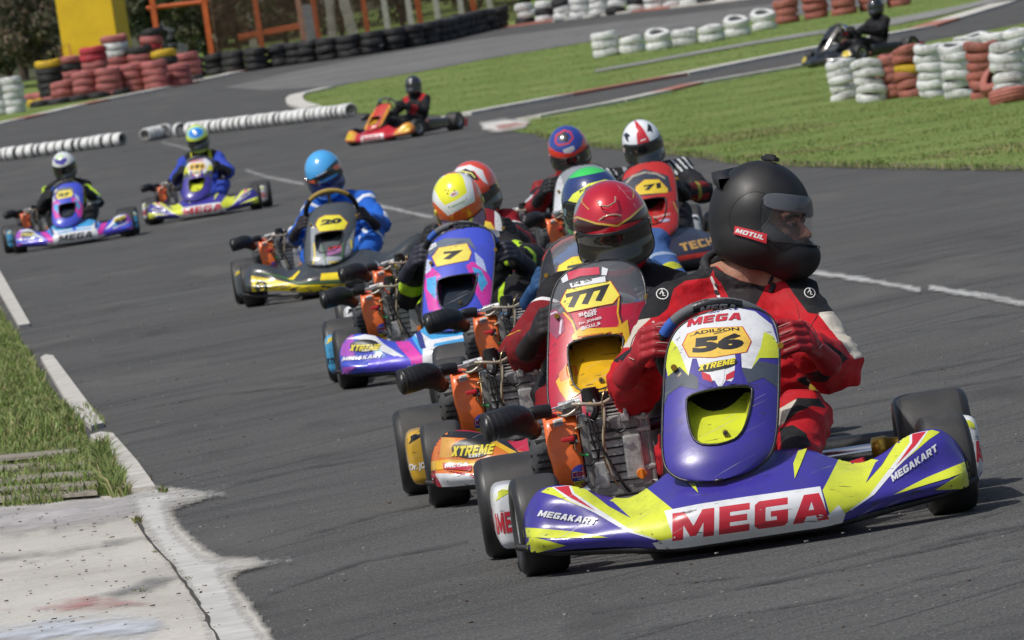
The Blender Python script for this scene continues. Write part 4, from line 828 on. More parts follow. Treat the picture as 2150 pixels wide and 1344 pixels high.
def pose(**k):
    hx = k.get('lean', 0.0); hz_ = k.get('hz', .83); hy = k.get('hy', 1.0)
    p = dict(head=(hx + k.get('hdx', 0), hy, hz_), neck=(hx * .95, hy + .035, hz_ - .16), chest=(hx * .8, hy - .005, hz_ - .33), belly=(hx * .4, hy - .06, .27), hip=(0, .92, .17),
             shL=(hx * .95 - .185, hy + .01, hz_ - .235), shR=(hx * .95 + .185, hy + .01, hz_ - .235), elL=(hx * .6 - .29, .72, hz_ - .40), elR=(hx * .6 + .29, .72, hz_ - .40),
             haL=(-.205, .30, .480), haR=(.205, .30, .480), knL=(-.165, .42, .27), knR=(.215, .42, .30), anL=(-.14, .0, .13), anR=(.14, .0, .13))
    p.update({a: b for a, b in k.items() if a in p}); return p
def body_mesh(p, voxel, fat=1.0, face=False, foldamp=.0045):
    bm = bmesh.new(); g = lambda k: V(p[k])
    hip = g('hip'); che = g('chest'); bel = g('belly'); nk = g('neck'); hd = g('head')
    ell(bm, hip, (.165 * fat, .13, .105)); ell(bm, bel, (.150 * fat, .115, .13)); ell(bm, (hip + bel) / 2, (.155 * fat, .12, .10)); ell(bm, che, (.170 * fat, .115, .155)); ell(bm, (che + bel) / 2, (.158 * fat, .115, .13))
    ell(bm, che + V((0, .01, .075)), (.165 * fat, .095, .085))
    for s in 'LR':
        sh, el, ha, kn, an = g('sh' + s), g('el' + s), g('ha' + s), g('kn' + s), g('an' + s); sx = -1 if s == 'L' else 1
        capsule(bm, sh + V((-sx * .015, 0, -.005)), sh.lerp(el, .5), .068 * fat, .060 * fat); capsule(bm, sh.lerp(el, .5), el, .060 * fat, .060 * fat); capsule(bm, nk + V((sx * .045, .01, .0)), sh + V((0, 0, .014)), .056, .064)
        capsule(bm, el, el.lerp(ha, .55), .060 * fat, .050 * fat); wr = el.lerp(ha, .86); capsule(bm, el.lerp(ha, .55), wr, .050 * fat, .047)
        h0 = hip + V((sx * .085, -.03, -.01)); capsule(bm, h0, kn, .095, .072); capsule(bm, kn, kn.lerp(an, .35), .072, .062); capsule(bm, kn.lerp(an, .35), an, .062, .042)
        capsule(bm, an, an + V((0, -.10, .03)), .042, .032)
    capsule(bm, nk, hd + V((0, .02, -.05)), .060, .056); ell(bm, hd + V((0, .01, .01)), (.078, .095, .105))
    R_ = None
    if face:
        R_ = Matrix.Rotation(face, 3, 'Z'); F = lambda a, b, c: hd + R_ @ V((a, b - .004, c - .026))
        ell(bm, F(0, -.035, -.055), (.058, .065, .062), R_); ell(bm, F(0, -.088, -.095), (.026, .022, .022), R_)      # jaw, chin
        ell(bm, F(0, -.085, .035), (.060, .022, .020), R_)                                                              # brow
        capsule(bm, F(0, -.094, .018), F(0, -.122, -.026), .009, .014); ell(bm, F(-.013, -.108, -.030), (.009, .010, .008), R_); ell(bm, F(.013, -.108, -.030), (.009, .010, .008), R_)
        for sx in (-1, 1): ell(bm, F(sx * .042, -.072, -.012), (.024, .022, .018), R_)
        ell(bm, F(0, -.099, -.055), (.024, .010, .006), R_); ell(bm, F(0, -.097, -.066), (.021, .010, .007), R_)
    me = fuse(bm, 'person', voxel, 5 if face else 4)
    j = [(p['elL'], .13, 1.0), (p['elR'], .13, 1.0), (p['belly'], .2, 1.0), (p['knL'], .12, .8), (p['knR'], .12, .8), (p['shL'], .1, .5), (p['shR'], .1, .5), (p['haL'], .12, .6), (p['haR'], .12, .6)]
    if face: j.append((p['head'], .21, -.6))
    folds(me, foldamp, j, 16)
    return me
def hand_mesh(side, voxel=.0045, curl=1.0):
    # gripping the rim: T up along the rim (+z), O outward (side*x), F towards the front (-y); rim axis through the origin
    bm = bmesh.new(); q = lambda o, f, t: V((side * o, -f, t)); wr = q(.060, -.095, -.030)
    ts = (.034, .012, -.010, -.031); ln = (.95, 1.05, 1.0, .84)
    for t, l in zip(ts, ln):
        m = q(.046, -.006, t * 1.02); pp = q(.026, .030 * l, t * .98); dd = q(-.010, .034 * l, t * .95 - .002); tt = q(-.026 * l, .012, t * .92 - .003); ti = q(-.022 * l, -.006, t * .9 - .003)
        capsule(bm, m, pp, .0128, .0118); capsule(bm, pp, dd, .0118, .0108); capsule(bm, dd, tt, .0108, .0098); capsule(bm, tt, ti, .0098, .0088)
        capsule(bm, m, m.lerp(wr, .75), .0150, .021)
    ell(bm, q(.054, -.045, -.008), (.020, .042, .043)); capsule(bm, wr.lerp(q(.054, -.045, -.008), .3), wr + q(.012, -.050, -.020), .028, .033)
    th = [q(.046, -.050, .030), q(.026, -.030, .050), q(.002, -.018, .060), q(-.016, -.006, .062)]
    for a, b, r0, r1 in zip(th[:-1], th[1:], (.018, .0145, .0125), (.0145, .0125, .0105)): capsule(bm, a, b, r0, r1)
    me = fuse(bm, 'glove', voxel, 2, .4); return me
def hand_seams(side):
    a = MB(); q = lambda o, f, t: V((side * o, -f, t)); m = mat('glove_seam', (.42, .30, .24), rough=.7)
    for t, l in zip((.034, .012, -.010, -.031), (.95, 1.05, 1.0, .84)):
        a.tube(spline([q(.052, .003, t * 1.02 + .004), q(.035, .030 * l, t + .004), q(.022, .0415 * l, t + .003), q(0, .0455 * l, t + .002), q(-.014, .043 * l, t + .001)], 5), .0013, m, 6)
    a.tube(spline([q(.072, -.085, .012), q(.070, -.05, .03), q(.062, -.02, .04), q(.05, .005, .045)], 5), .0015, m, 6); a.tube(spline([q(.075, -.09, -.01), q(.078, -.06, -.02), q(.070, -.03, -.035)], 5), .0015, m, 6)
    return a.mesh('glove_seam')

def helmet_r(D, shape=0):               # radius of the shell along unit directions D (n,3); face towards -y
    E = [((0, .014, .012), (.126, .150, .136)), ((0, -.070, -.078), (.088, .092, .058)), ((0, -.012, -.060), (.121, .137, .085)), ((0, .03, -.07), (.112, .11, .080))]
    if shape: E[1] = ((0, -.078, -.092), (.078, .096, .064)); E[3] = ((0, .025, -.05), (.115, .115, .075))
    acc = np.zeros(len(D))
    for c, r in E:
        c, r = np.array(c), np.array(r); d = D / r; o = -c / r; A = (d * d).sum(1); B = (d * o).sum(1); C = (o * o).sum() - 1
        t = (-B + np.sqrt(np.maximum(B * B - A * C, 0))) / A; t = np.where(B * B - A * C > 0, t, .02); acc += np.maximum(t, .02) ** 14
    return acc ** (1 / 14) * .93
def hpt(az, el, off=0, shape=0):        # az 0 = face, + = local +x
    D = np.array([sin(az) * cos(el), -cos(az) * cos(el), sin(el)]); r = helmet_r(D[None], shape)[0] + off; p = D * r
    p[2] = max(p[2], -.136); return V(p)
def helmet_mesh(shape=0, port=None):
    NA, NE = 144, 90; D = []
    for j in range(NE + 1):
        el = R(-62) + R(152) * j / NE
        for i in range(NA): az = 2 * pi * i / NA; D.append((sin(az) * cos(el), -cos(az) * cos(el), sin(el)))
    D = np.array(D); P = D * helmet_r(D, shape)[:, None]
    P[:, 2] = np.maximum(P[:, 2], -.136 + .02 * np.clip(P[:, 1] / .15, 0, 1)) if not shape else np.maximum(P[:, 2], -.150 + .30 * np.clip(P[:, 1] + .09, 0, .3))
    fs = [(j * NA + i, j * NA + (i + 1) % NA, (j + 1) * NA + (i + 1) % NA, (j + 1) * NA + i) for j in range(NE) for i in range(NA)]
    if port is not None: fs = [f for f in fs if not port(P[list(f)].mean(0))]
    else: fs.append(tuple(range(NA))[::-1])
    me = bpy.data.meshes.new('helmet'); me.from_pydata(P.tolist(), [], fs)
    bm = bmesh.new(); bm.from_mesh(me); bmesh.ops.remove_doubles(bm, verts=bm.verts, dist=1e-5); bmesh.ops.delete(bm, geom=[v for v in bm.verts if not v.link_faces], context='VERTS'); bmesh.ops.recalc_face_normals(bm, faces=bm.faces)
    if port is not None:
        if sum(f.normal.dot(f.calc_center_median()) for f in bm.faces) < 0: bmesh.ops.reverse_faces(bm, faces=bm.faces)
        bmesh.ops.solidify(bm, geom=bm.faces[:], thickness=.012)
    for f in bm.faces: f.smooth = True
    bm.to_mesh(me); bm.free(); return me
def visor_mesh(m, azm=R(84), zlo=-.052, zhi=.048, off=.004, shape=0, th=.0025):
    n, k = 56, 14; vs = []
    for i in range(n + 1):
        az = -azm + 2 * azm * i / n; f = min(1, (azm - abs(az)) / R(22)); f = sqrt(max(0, 1 - (1 - f) ** 2)) * .62 + .38
        for j in range(k + 1):
            z = (zlo + zhi) / 2 - .004 * (abs(az) / azm) + (zhi - zlo) / 2 * f * (-1 + 2 * j / k) + .006 * (abs(az) / azm) ** 2
            el = math.asin(max(-1, min(1, z / .15)))
            for _ in range(5):
                D = np.array([sin(az) * cos(el), -cos(az) * cos(el), sin(el)]); r = helmet_r(D[None], shape)[0]; el = math.asin(max(-1, min(1, z / r)))
            D = np.array([sin(az) * cos(el), -cos(az) * cos(el), sin(el)]); vs.append(tuple(D * (helmet_r(D[None], shape)[0] + off)))
    bm = bmesh.new(); B = [bm.verts.new(v) for v in vs]; w = k + 1
    for i in range(n):
        for j in range(k): bm.faces.new((B[i * w + j], B[(i + 1) * w + j], B[(i + 1) * w + j + 1], B[i * w + j + 1]))
    bmesh.ops.recalc_face_normals(bm, faces=bm.faces)
    if sum(f.normal.dot(f.calc_center_median()) for f in bm.faces) < 0: bmesh.ops.reverse_faces(bm, faces=bm.faces)
    bmesh.ops.solidify(bm, geom=bm.faces[:], thickness=th); a = MB(); a.addbm(bm, m); return a.mesh('visor'), vs, w
def build_helmet(parent, M, base, layers, visor_m, pitch, rough=.22, shape=0, azm=84, zlo=-.052, zhi=.048, decs=(), metal=0, name='helmet', fine=None, spoiler=None, coat=1.0, cut=None):
    # layers: (hex, [polygons in units of half a width, seen from the front after pitching])
    me = helmet_mesh(shape, cut)
    co = coords(me); cp, sp = cos(pitch), sin(pitch); A = []
    U = co[:, 0] / .125; Wd = (co[:, 2] * cp + co[:, 1] * sp) / .125; vis = -(co[:, 1] * cp - co[:, 2] * sp) / .125
    for hexc, polys, *back in layers:
        f = np.full(len(co), -9.0)
        for q in polys: f = np.maximum(f, psdf(np.stack([U, Wd], 1), q) * .125)
        if not back: f = np.minimum(f, (vis + .12) * .125)
        A.append(f)
    set_layers(me, A)
    m = mat('helmet_shell_%s_%d' % (base, len(MATS)), tuple(min(.95, x * 1.12) for x in lin(base)[:3]), rough=rough, coat=coat, var=.06, vs=8, layers=[tuple(min(.95, x * 1.1) for x in lin(h)[:3]) for h, *_ in layers], metal=metal, dirt=.06)
    me.materials.append(m); o = put(name, me, parent); o.matrix_local = M @ Matrix.Diagonal((1, 1, 1.0 if cut else 1.07, 1))
    v, vs, w = visor_mesh(visor_m, R(azm), zlo, zhi, shape=shape)
    put('visor', v, o)
    g = MB(); n = len(vs) // w; loop = [vs[i * w] for i in range(n)] + [vs[(n - 1) * w + j] for j in range(w)] + [vs[i * w + w - 1] for i in range(n - 1, -1, -1)] + [vs[j] for j in range(w - 1, -1, -1)]
    loop = [p for k, p in enumerate(loop) if k == 0 or (V(p) - V(loop[k - 1])).length > .001]; g.tube(loop, .0022 if cut is None else .0012, K_BLK, 6); g.obj('visor_seal', o)
    g = MB()
    for s in (-1, 1):
        p = hpt(s * R(80), R(2), .006, shape); q = hpt(s * R(80), R(2), -.004, shape); g.cyl(q, p, .016, K_BLK if rough > .35 else m, r2=.014, n=20)
    p = hpt(0, R(62), .000, shape)
    if cut is None: g.obj('visor_pivot', o)
    if decs:
        d = MB(); cs = decals(d, bvh_of(me), frame_at(Matrix.Rotation(-pitch, 4, 'X') @ Matrix(((1, 0, 0, 0), (0, 0, 1 * -1, 0), (0, 1, 0, 0), (0, 0, 0, 1)))), decs, .008)
        if d.v: d.obj('lettering', o)
    if spoiler is not None:
        s = MB(); mm = spoiler
        for az0, el0, sz in ((150, 30, (.075, .030, .012)), (-150, 30, (.075, .030, .012))):
            c = hpt(R(az0), R(el0), .002, shape); s.box(c, sz, mm, .005, rot=(R(-35), 0, R(az0 * -1 + 180) * -1))
        pts = [hpt(R(a), R(32 - abs(180 - a) * .12), .010, shape) for a in range(130, 235, 8)]; s.tube(pts, .009, mm, 10)
        c = hpt(0, R(88), .004, shape); s.box(c, (.05, .06, .010), mm, .004); s.obj('spoiler', o)
    return o, me
def HM(pos, turn=0, pitch=0, tilt=0): return Matrix.Translation(pos) @ Matrix.Rotation(turn, 4, 'Z') @ Matrix.Rotation(tilt, 4, 'Y') @ Matrix.Rotation(pitch, 4, 'X')
def cloth(name, base, layers, rough=.75, coat=0, bump=.35):
    return mat(name, tuple(x * .9 for x in lin(base)[:3]), rough=rough, var=.10, vs=9, bump=bump, bs=70, layers=[tuple(x * .9 for x in lin(h)[:3]) for h in layers], spec=.3, dirt=.15)
def suit(me, p, base, layers, name):
    # layers: (hex, function(P) -> signed field)
    P = coords(me); set_layers(me, [f(P) for _, f in layers]); me.materials.append(cloth(name, base, [h for h, _ in layers]))
def F_seg(a, b, t0, t1, r=.12):         # cloth between two stations of a limb
    def f(P): d, t, L = segd(P, a, b); return np.minimum(np.minimum(t - t0 * L, t1 * L - t), r - d)
    return f
def F_above(z): return lambda P: P[:, 2] - z
def F_ball(c, r): return lambda P: r - np.sqrt(((P - np.array(c)) ** 2).sum(1))
def F_poly(q, ylim=None, y0=-.27, dep=.057):
    def f(P):
        v = psdf(np.stack([P[:, 0], P[:, 2] + dep * (P[:, 1] - y0)], 1), q)
        return v if ylim is None else np.minimum(v, ylim - P[:, 1])
    return f
def F_and(*fs): return lambda P: np.minimum.reduce([f(P) for f in fs])
def F_or(*fs): return lambda P: np.maximum.reduce([f(P) for f in fs])
def F_box(x0, x1, z0, z1, yl=9): return lambda P: np.minimum.reduce([P[:, 0] - x0, x1 - P[:, 0], P[:, 2] - z0, z1 - P[:, 2], yl - P[:, 1]])
# ------------------------------------------------------------- liveries
XT = lambda x, z, w, h, rot=0: [(ellipse(x, z, w * .5, h * .5, rot), K_TXT), (text('XTREME', x - w * .54, z - h * .24, w * 1.08, h * .5, rot, .05, .5), K_YEL), (text('KART', x - w * .12, z - h * .44, w * .3, h * .16, rot, .03, .4), K_WHT)]
def conv(pos, yaw, scale, ox, oy, yl):
    def f(pts, yl=yl):
        o = []
        for x, y in pts:
            px, py = ox + x / scale, oy + y / scale; dx, dy = px - 1075, py - 672; u = (dx * cos(ROLL) - dy * sin(ROLL)) / FPX; v = (dx * sin(ROLL) + dy * cos(ROLL) + VC - VH) / FPX
            cy, sy = cos(yaw), sin(yaw); d = (yl - pos.x * sy + pos.y * cy) / (cy - u * sy); o.append(((u * d - pos.x) * cy + (d - pos.y) * sy, CAMH - v * d - pos.z))
        return o
    return f
def at(X, Y): return V((X, Y, hz(Y)))
def mx(*qs): return [q for q in qs] + [mirror(q) for q in qs]
PUR = '40379a'; YLW = 'd9e23c'; WHI = 'e4e6e8'; REDC = 'c92a3a'
def liv_mega(num='56', name='ADILSON'):
    P, Yc, Wc, Rc = paint(PUR), paint(YLW), paint(WHI), paint(REDC); f = []
    Yb = Z3([(518, 742), (560, 715), (640, 706), (770, 706), (850, 768), (935, 798), (1050, 735), (1148, 700), (1340, 872), (1345, 1075), (1210, 1034), (1075, 994), (850, 870), (600, 765)])
    Wl = Z3([(585, 712), (703, 700), (722, 750), (876, 855), (1078, 990), (1215, 1032), (1210, 1040), (1040, 990), (848, 874), (690, 795)]); Rl = Z3([(600, 714), (688, 704), (708, 756), (852, 862), (694, 778)])
    Ps = Z3([(822, 745), (880, 780), (960, 806), (1066, 908), (930, 832)]); Y2 = Z3([(411, 960), (700, 988), (927, 1025), (560, 1029), (411, 1018)]); Y3 = Z3([(396, 1035), (460, 1020), (668, 1070), (420, 1134), (396, 1120)]); Y4 = Z3([(1332, 600), (1392, 600), (1450, 665), (1478, 757)])
    for q, m in ((Yb, Yc), (Wl, Wc), (Rl, Rc), (Ps, P), (Y2, Yc), (Y3, Yc), (Y4, Yc)): f += [(q, m), (mirror(q), m)]
    pl = PX([(1372, 1146), (1415, 1136), (1398, 1081), (1470, 1067), (1560, 1053), (1724, 1030), (1738, 1090), (1762, 1068), (1776, 1086), (1768, 1112), (1740, 1112), (1580, 1140), (1412, 1160), (1391, 1169)], -.39)
    f += [(pl, Wc)]
    a = PX([(1412, 1146), (1738, 1100), (1418, 1090)], -.39); rot = math.degrees(math.atan2(a[1][1] - a[0][1], a[1][0] - a[0][0]))
    f += [(text('MEGA', a[0][0] + .002, a[0][1] + .004, .405, .067, rot, .085, .12, space=1.05), Rc)]
    t = Z3([(497, 892), (868, 950)]); L = t[1][0] - t[0][0]; rot = math.degrees(math.atan2(t[1][1] - t[0][1], L)); f += [(text('MEGAKART', t[0][0], t[0][1], L * 1.03, .0165, rot, .05, .35), Wc)]
    t = Z4([(1238, 688), (1535, 482)]); L = sqrt((t[1][0] - t[0][0]) ** 2 + (t[1][1] - t[0][1]) ** 2); rot = math.degrees(math.atan2(t[1][1] - t[0][1], t[1][0] - t[0][0])); f += [(text('MEGAKART', t[0][0], t[0][1], L, .0165, rot, .05, .35), Wc)]
    SL = paint('4a525e'); n = []
    Wn = Z2([(346, 900), (372, 840), (440, 795), (600, 755), (760, 785), (840, 850), (862, 930), (775, 1012), (735, 1064), (690, 1058), (688, 992), (660, 992), (655, 1128), (612, 1120), (585, 1162), (560, 1120), (500, 1125), (485, 1060), (480, 1014), (460, 1014), (440, 1096), (400, 1050), (352, 1000)])
    n += [(Z2([(310, 1125), (352, 1092), (398, 1046), (486, 1108), (482, 1165), (400, 1145), (345, 1185), (315, 1260), (300, 1200)]), SL), (Z2([(688, 1062), (770, 1025), (880, 1045), (880, 1215), (850, 1150), (790, 1105), (716, 1135)]), SL), (Wn, Wc),
          (Z2([(340, 905), (372, 925), (396, 962), (442, 1096), (400, 1052), (345, 1098), (330, 1000)]), Yc), (Z2([(800, 885), (842, 905), (870, 960), (868, 1010), (772, 1012), (735, 1064), (782, 960)]), Yc),
          (Z2([(462, 1014), (480, 1014), (492, 1062), (548, 1128), (548, 1168), (486, 1128), (470, 1060)]), P), (Z2([(665, 992), (688, 992), (680, 1062), (700, 1140), (640, 1150), (612, 1160), (650, 1110)]), P),
          (Z2([(500, 1076), (540, 1094), (552, 1130), (506, 1114)]), Rc), (Z2([(656, 1072), (615, 1094), (611, 1121), (650, 1106)]), Rc), (Z2([(555, 1055), (610, 1050), (606, 1110), (586, 1160), (566, 1112)]), Wc)]
    pv = Z2([(414, 948), (440, 895), (510, 868), (700, 860), (740, 932), (716, 985), (560, 1012), (442, 1008)]); n += number(pv, num, Z2([(462, 992), (706, 966)]), .042, name, Z2([(468, 905), (684, 882)]))
    t = Z2([(440, 862), (692, 828)]); L = t[1][0] - t[0][0]; n += [(text('MEGA', t[0][0], t[0][1], L, .0185, math.degrees(math.atan2(t[1][1] - t[0][1], L)), .07, .25, arc=.004), Rc)]
    c = Z2([(578, 1050)])[0]; n += [(ellipse(c[0], c[1], .052, .012, 3), K_TXT), (text('XTREME', c[0] - .052, c[1] - .007, .102, .015, 3, .05, .5), K_YEL)]
    scoop = PX([(1446, 870), (1455, 852), (1500, 868), (1545, 858), (1575, 838), (1590, 850), (1600, 950), (1500, 960), (1440, 930)], -.12)
    return dict(hires=1, cell=.006, key='mega' + num, base=P, fair=f, nbase=P, nas=n, scoop=Yc, hs=1, pod=[WHI, PUR, YLW, 'MEGA', REDC])
def number(pv, num, base, h, name=None, nb=None, col='f0c650'):
    cx = sum(a for a, b in pv) / len(pv); cz = sum(b for a, b in pv) / len(pv)
    sc = lambda k: [(cx + (a - cx) * k, cz + (b - cz) * k) for a, b in pv]
    o = [(sc(1.0), paint('c8342a')), (sc(.97), paint(col)), ]
    L = base[1][0] - base[0][0]; r = math.degrees(math.atan2(base[1][1] - base[0][1], L)); o.append((text(num, base[0][0], base[0][1], L, h, r, .07, .08), K_TXT))
    if name: L = nb[1][0] - nb[0][0]; r = math.degrees(math.atan2(nb[1][1] - nb[0][1], L)); o.append((text(name, nb[0][0], nb[0][1], L, .009, r, .03, .0, arc=.003), K_TXT))
    return o
def liv_pink(num, name='', K=None, yaw=0, key='pink'):
    Bc, Pk, Cy, Wc, Pp, Nv = paint('4656cf'), paint('d93aa8'), paint('46a6e0'), paint(WHI), paint('b257c4'), paint('27307e')
    Zf = conv(K, yaw, 2.4, 640, 540, -.25); f = []
    L_ = [([(175, 490), (182, 425), (215, 392), (240, 388), (250, 500), (190, 500)], Pp), ([(200, 410), (300, 388), (352, 396), (400, 440), (505, 505), (470, 508), (395, 478), (330, 440), (290, 415)], Wc), ([(350, 440), (410, 500), (370, 500), (330, 460)], Cy),
          ([(330, 520), (470, 500), (545, 530), (600, 560), (500, 575), (300, 585)], paint('5a50d8')), ([(438, 398), (474, 385), (530, 430), (622, 530), (608, 562), (546, 556), (536, 520), (470, 452)], Pk), ([(540, 410), (566, 358), (650, 320), (830, 390), (830, 450), (640, 470), (600, 500)], Cy), ([(545, 380), (560, 362), (640, 420), (820, 395), (820, 410), (660, 440), (625, 500)], Wc),
          ([(552, 372), (575, 362), (596, 400), (628, 498), (585, 460)], Nv), ([(160, 556), (262, 552), (230, 575), (190, 602), (160, 600)], Pp), ([(520, 552), (560, 548), (640, 562), (640, 578), (540, 572)], Wc)]
    for q, m in L_: q = Zf(q); f += [(q, m), (mirror(q), m)]
    c = Zf([(300, 447)])[0]; f += XT(c[0], c[1], .125, .052, -8) + XT(-c[0], c[1], .125, .052, 12)
    t = Zf([(188, 525), (402, 540)]); Lw = t[1][0] - t[0][0]; f += [(text('MEGAKART', t[0][0], t[0][1], Lw, .017, -4, .05, .35), Wc), (text('MEGAKART', .37, .095, .17, .017, 14, .05, .35), Wc)]
    pl = [(-.225, .036), (-.21, .125), (0, .13), (.21, .125), (.225, .036), (0, .03)]; f += [(pl, Wc), (text('MEGA', -.17, .052, .33, .055, 0, .07, .25), K_TXT)]
    Zn = conv(K, yaw, 3.359, 860, 320, -.12); n = []
    N_ = [([(80, 740), (112, 775), (205, 850), (228, 880), (218, 960), (226, 1120), (140, 1125), (95, 920)], Pk), ([(120, 890), (190, 872), (188, 1042), (125, 970)], Cy), ([(95, 740), (150, 760), (150, 830), (110, 860)], paint('c9d4ee')), ([(398, 800), (438, 770), (520, 800), (600, 950), (600, 1050), (530, 1112), (470, 1000), (430, 868)], Pk), ([(440, 810), (505, 830), (552, 925), (508, 990), (478, 900)], Cy), ([(455, 700), (520, 760), (545, 850), (470, 790)], paint('b8c6ee')),
          ([(110, 660), (240, 600), (420, 600), (470, 690), (400, 640), (200, 668), (140, 730)], paint('6b7686'))]
    for q, m in N_: n.append((Zn(q), m))
    n += number(Zn([(152, 735), (200, 668), (402, 638), (437, 705), (418, 762), (188, 808)]), num, Zn([(235, 760), (385, 745)] if len(num) < 2 else [(190, 770), (400, 745)]), .036, name, Zn([(215, 662), (380, 645)]), 'f4e264')
    n += [(Zn([(115, 662), (180, 628), (188, 655), (125, 695)]), Wc), (text('N', Zn([(140, 672)])[0][0], Zn([(140, 672)])[0][1], .010, .009, 20), K_TXT)]
    return dict(key=key + num, base=Bc, fair=f, nbase=Bc, nas=n, scoop=paint('2b3440'), hs=1, pod=['4aa6d8', '4656cf', 'f2d64a', 'XTREME', '111111'])
def liv_777(K, yaw):
    Rd, Or, Yc, Wc, Bk, Cr = paint('bf1f3c'), paint('e07a28'), paint('e8b51f'), paint(WHI), paint('1a1a1c'), paint('d7a04a')
    Zf = conv(K, yaw, 2.4, 640, 540, -.25); f = []
    L_ = [([(675, 880), (740, 878), (900, 915), (1000, 960), (1190, 1000), (900, 1120), (640, 1090), (640, 1010)], Or), ([(680, 1010), (690, 905), (760, 915), (740, 1010)], Cr), ([(690, 905), (720, 872), (830, 878), (1010, 905), (960, 930), (800, 912)], Bk), ([(950, 925), (1010, 915), (1100, 1010), (1060, 1015)], Bk), ([(910, 925), (960, 925), (1090, 1000), (1060, 1010)], Yc),
          ([(640, 1030), (720, 1020), (900, 1030), (1000, 1010), (1000, 1030), (850, 1060), (640, 1075)], Yc), ([(700, 1075), (860, 1100), (1000, 1060), (1000, 1080), (860, 1115)], Rd), ([(640, 1088), (900, 1108), (1100, 1115), (1100, 1180), (640, 1170)], Wc), ([(640, 1088), (660, 1090), (700, 1165), (640, 1165)], Rd)]
    for q, m in L_: q = Zf(q); f += [(q, m), (mirror(q), m)]
    c = Zf([(845, 965)])[0]; f += XT(c[0], c[1], .125, .060, -6)
    q = Zf([(698, 1038), (845, 1052), (838, 1084), (700, 1070)]); f += [(q, Rd), (text('MEGA', q[3][0] + .004, q[3][1] + .001, .072, .0135, -4, .06, .2), Wc)]
    Zn = conv(K, yaw, 2.688, 960, 300, -.12); n = []
    N_ = [([(470, 690), (1010, 640), (1010, 860), (930, 870), (620, 960), (470, 930)], None)]
    n += [(Zn([(625, 722), (700, 700), (805, 692), (808, 735), (700, 745), (635, 768)]), paint('d0435a')), (Zn([(583, 740), (622, 722), (632, 768), (600, 785)]), Wc), (Zn([(822, 692), (856, 704), (846, 742), (818, 740)]), Wc)]
    n += [(Zn([(500, 960), (560, 930), (602, 980), (608, 1060), (560, 1110), (520, 1060)]), paint('9a4664')), (strip(Zn([(510, 975), (560, 950), (590, 1000), (580, 1080)]), .006), paint('d8c8d4')), (strip(Zn([(602, 955), (650, 1010), (680, 1100)]), .006), Yc), (strip(Zn([(635, 955), (670, 1040), (690, 1100)]), .003), Bk),
          (Zn([(690, 1060), (900, 1040), (930, 980), (920, 1090), (680, 1110)]), Or), (strip(Zn([(915, 860), (905, 960), (925, 1060)]), .005), Yc), (strip(Zn([(925, 860), (918, 960), (940, 1060)]), .003), Bk)]
    Zm = conv(K, yaw, 2.4, 640, 540, -.25)
    n += [(Zm([(1270, 640), (1340, 545), (1400, 560), (1400, 620), (1370, 690), (1330, 750), (1290, 690)]), Yc), (Zm([(1285, 600), (1330, 545), (1375, 560), (1385, 610), (1340, 650), (1290, 640)]), Or), (Zm([(1300, 640), (1400, 600), (1440, 660), (1360, 720), (1320, 710)]), Yc), (Zm([(1400, 560), (1480, 540), (1560, 700), (1480, 800), (1400, 740)]), Yc)]
    n += [(Zn([(648, 1090), (690, 1052), (900, 1046), (960, 1000), (1010, 1400), (760, 1400), (690, 1280), (655, 1180)]), Yc)]
    n += number(Zn([(583, 900), (622, 822), (870, 775), (922, 860), (882, 908), (622, 960)]), '777', Zn([(630, 938), (885, 880)]), .048, 'PAULO ROSEIRO', Zn([(620, 832), (860, 786)]), 'f6e65c')
    q = Zn([(640, 790), (838, 750), (842, 782), (648, 815)]); n += [(q, Wc), (text('F4 SS', q[3][0] + .006, q[3][1] + .003, .062, .010, 8, .03, 0), K_TXT)]
    for s, x, y, w, h in (('SIAGE', 690, 985, .056, .0105), ('MEN', 725, 1000 - 8, .034, .009), ('Dr. JONES', 692, 1035, .070, .009), ('@CLU_B', 700, 1066, .062, .012)):
        t = Zn([(x, y)])[0]; n.append((text(s, t[0], t[1], w, h, 7, .03, 0), Wc))
    return dict(hires=1, cell=.008, key='777', base=Rd, fair=f, nbase=Rd, nas=n, scoop=Yc, hs=1.15, clear=.535, pod=['d2a52e', 'c58a22', '111111', 'Dr. JONES', 'f0f0f0'])
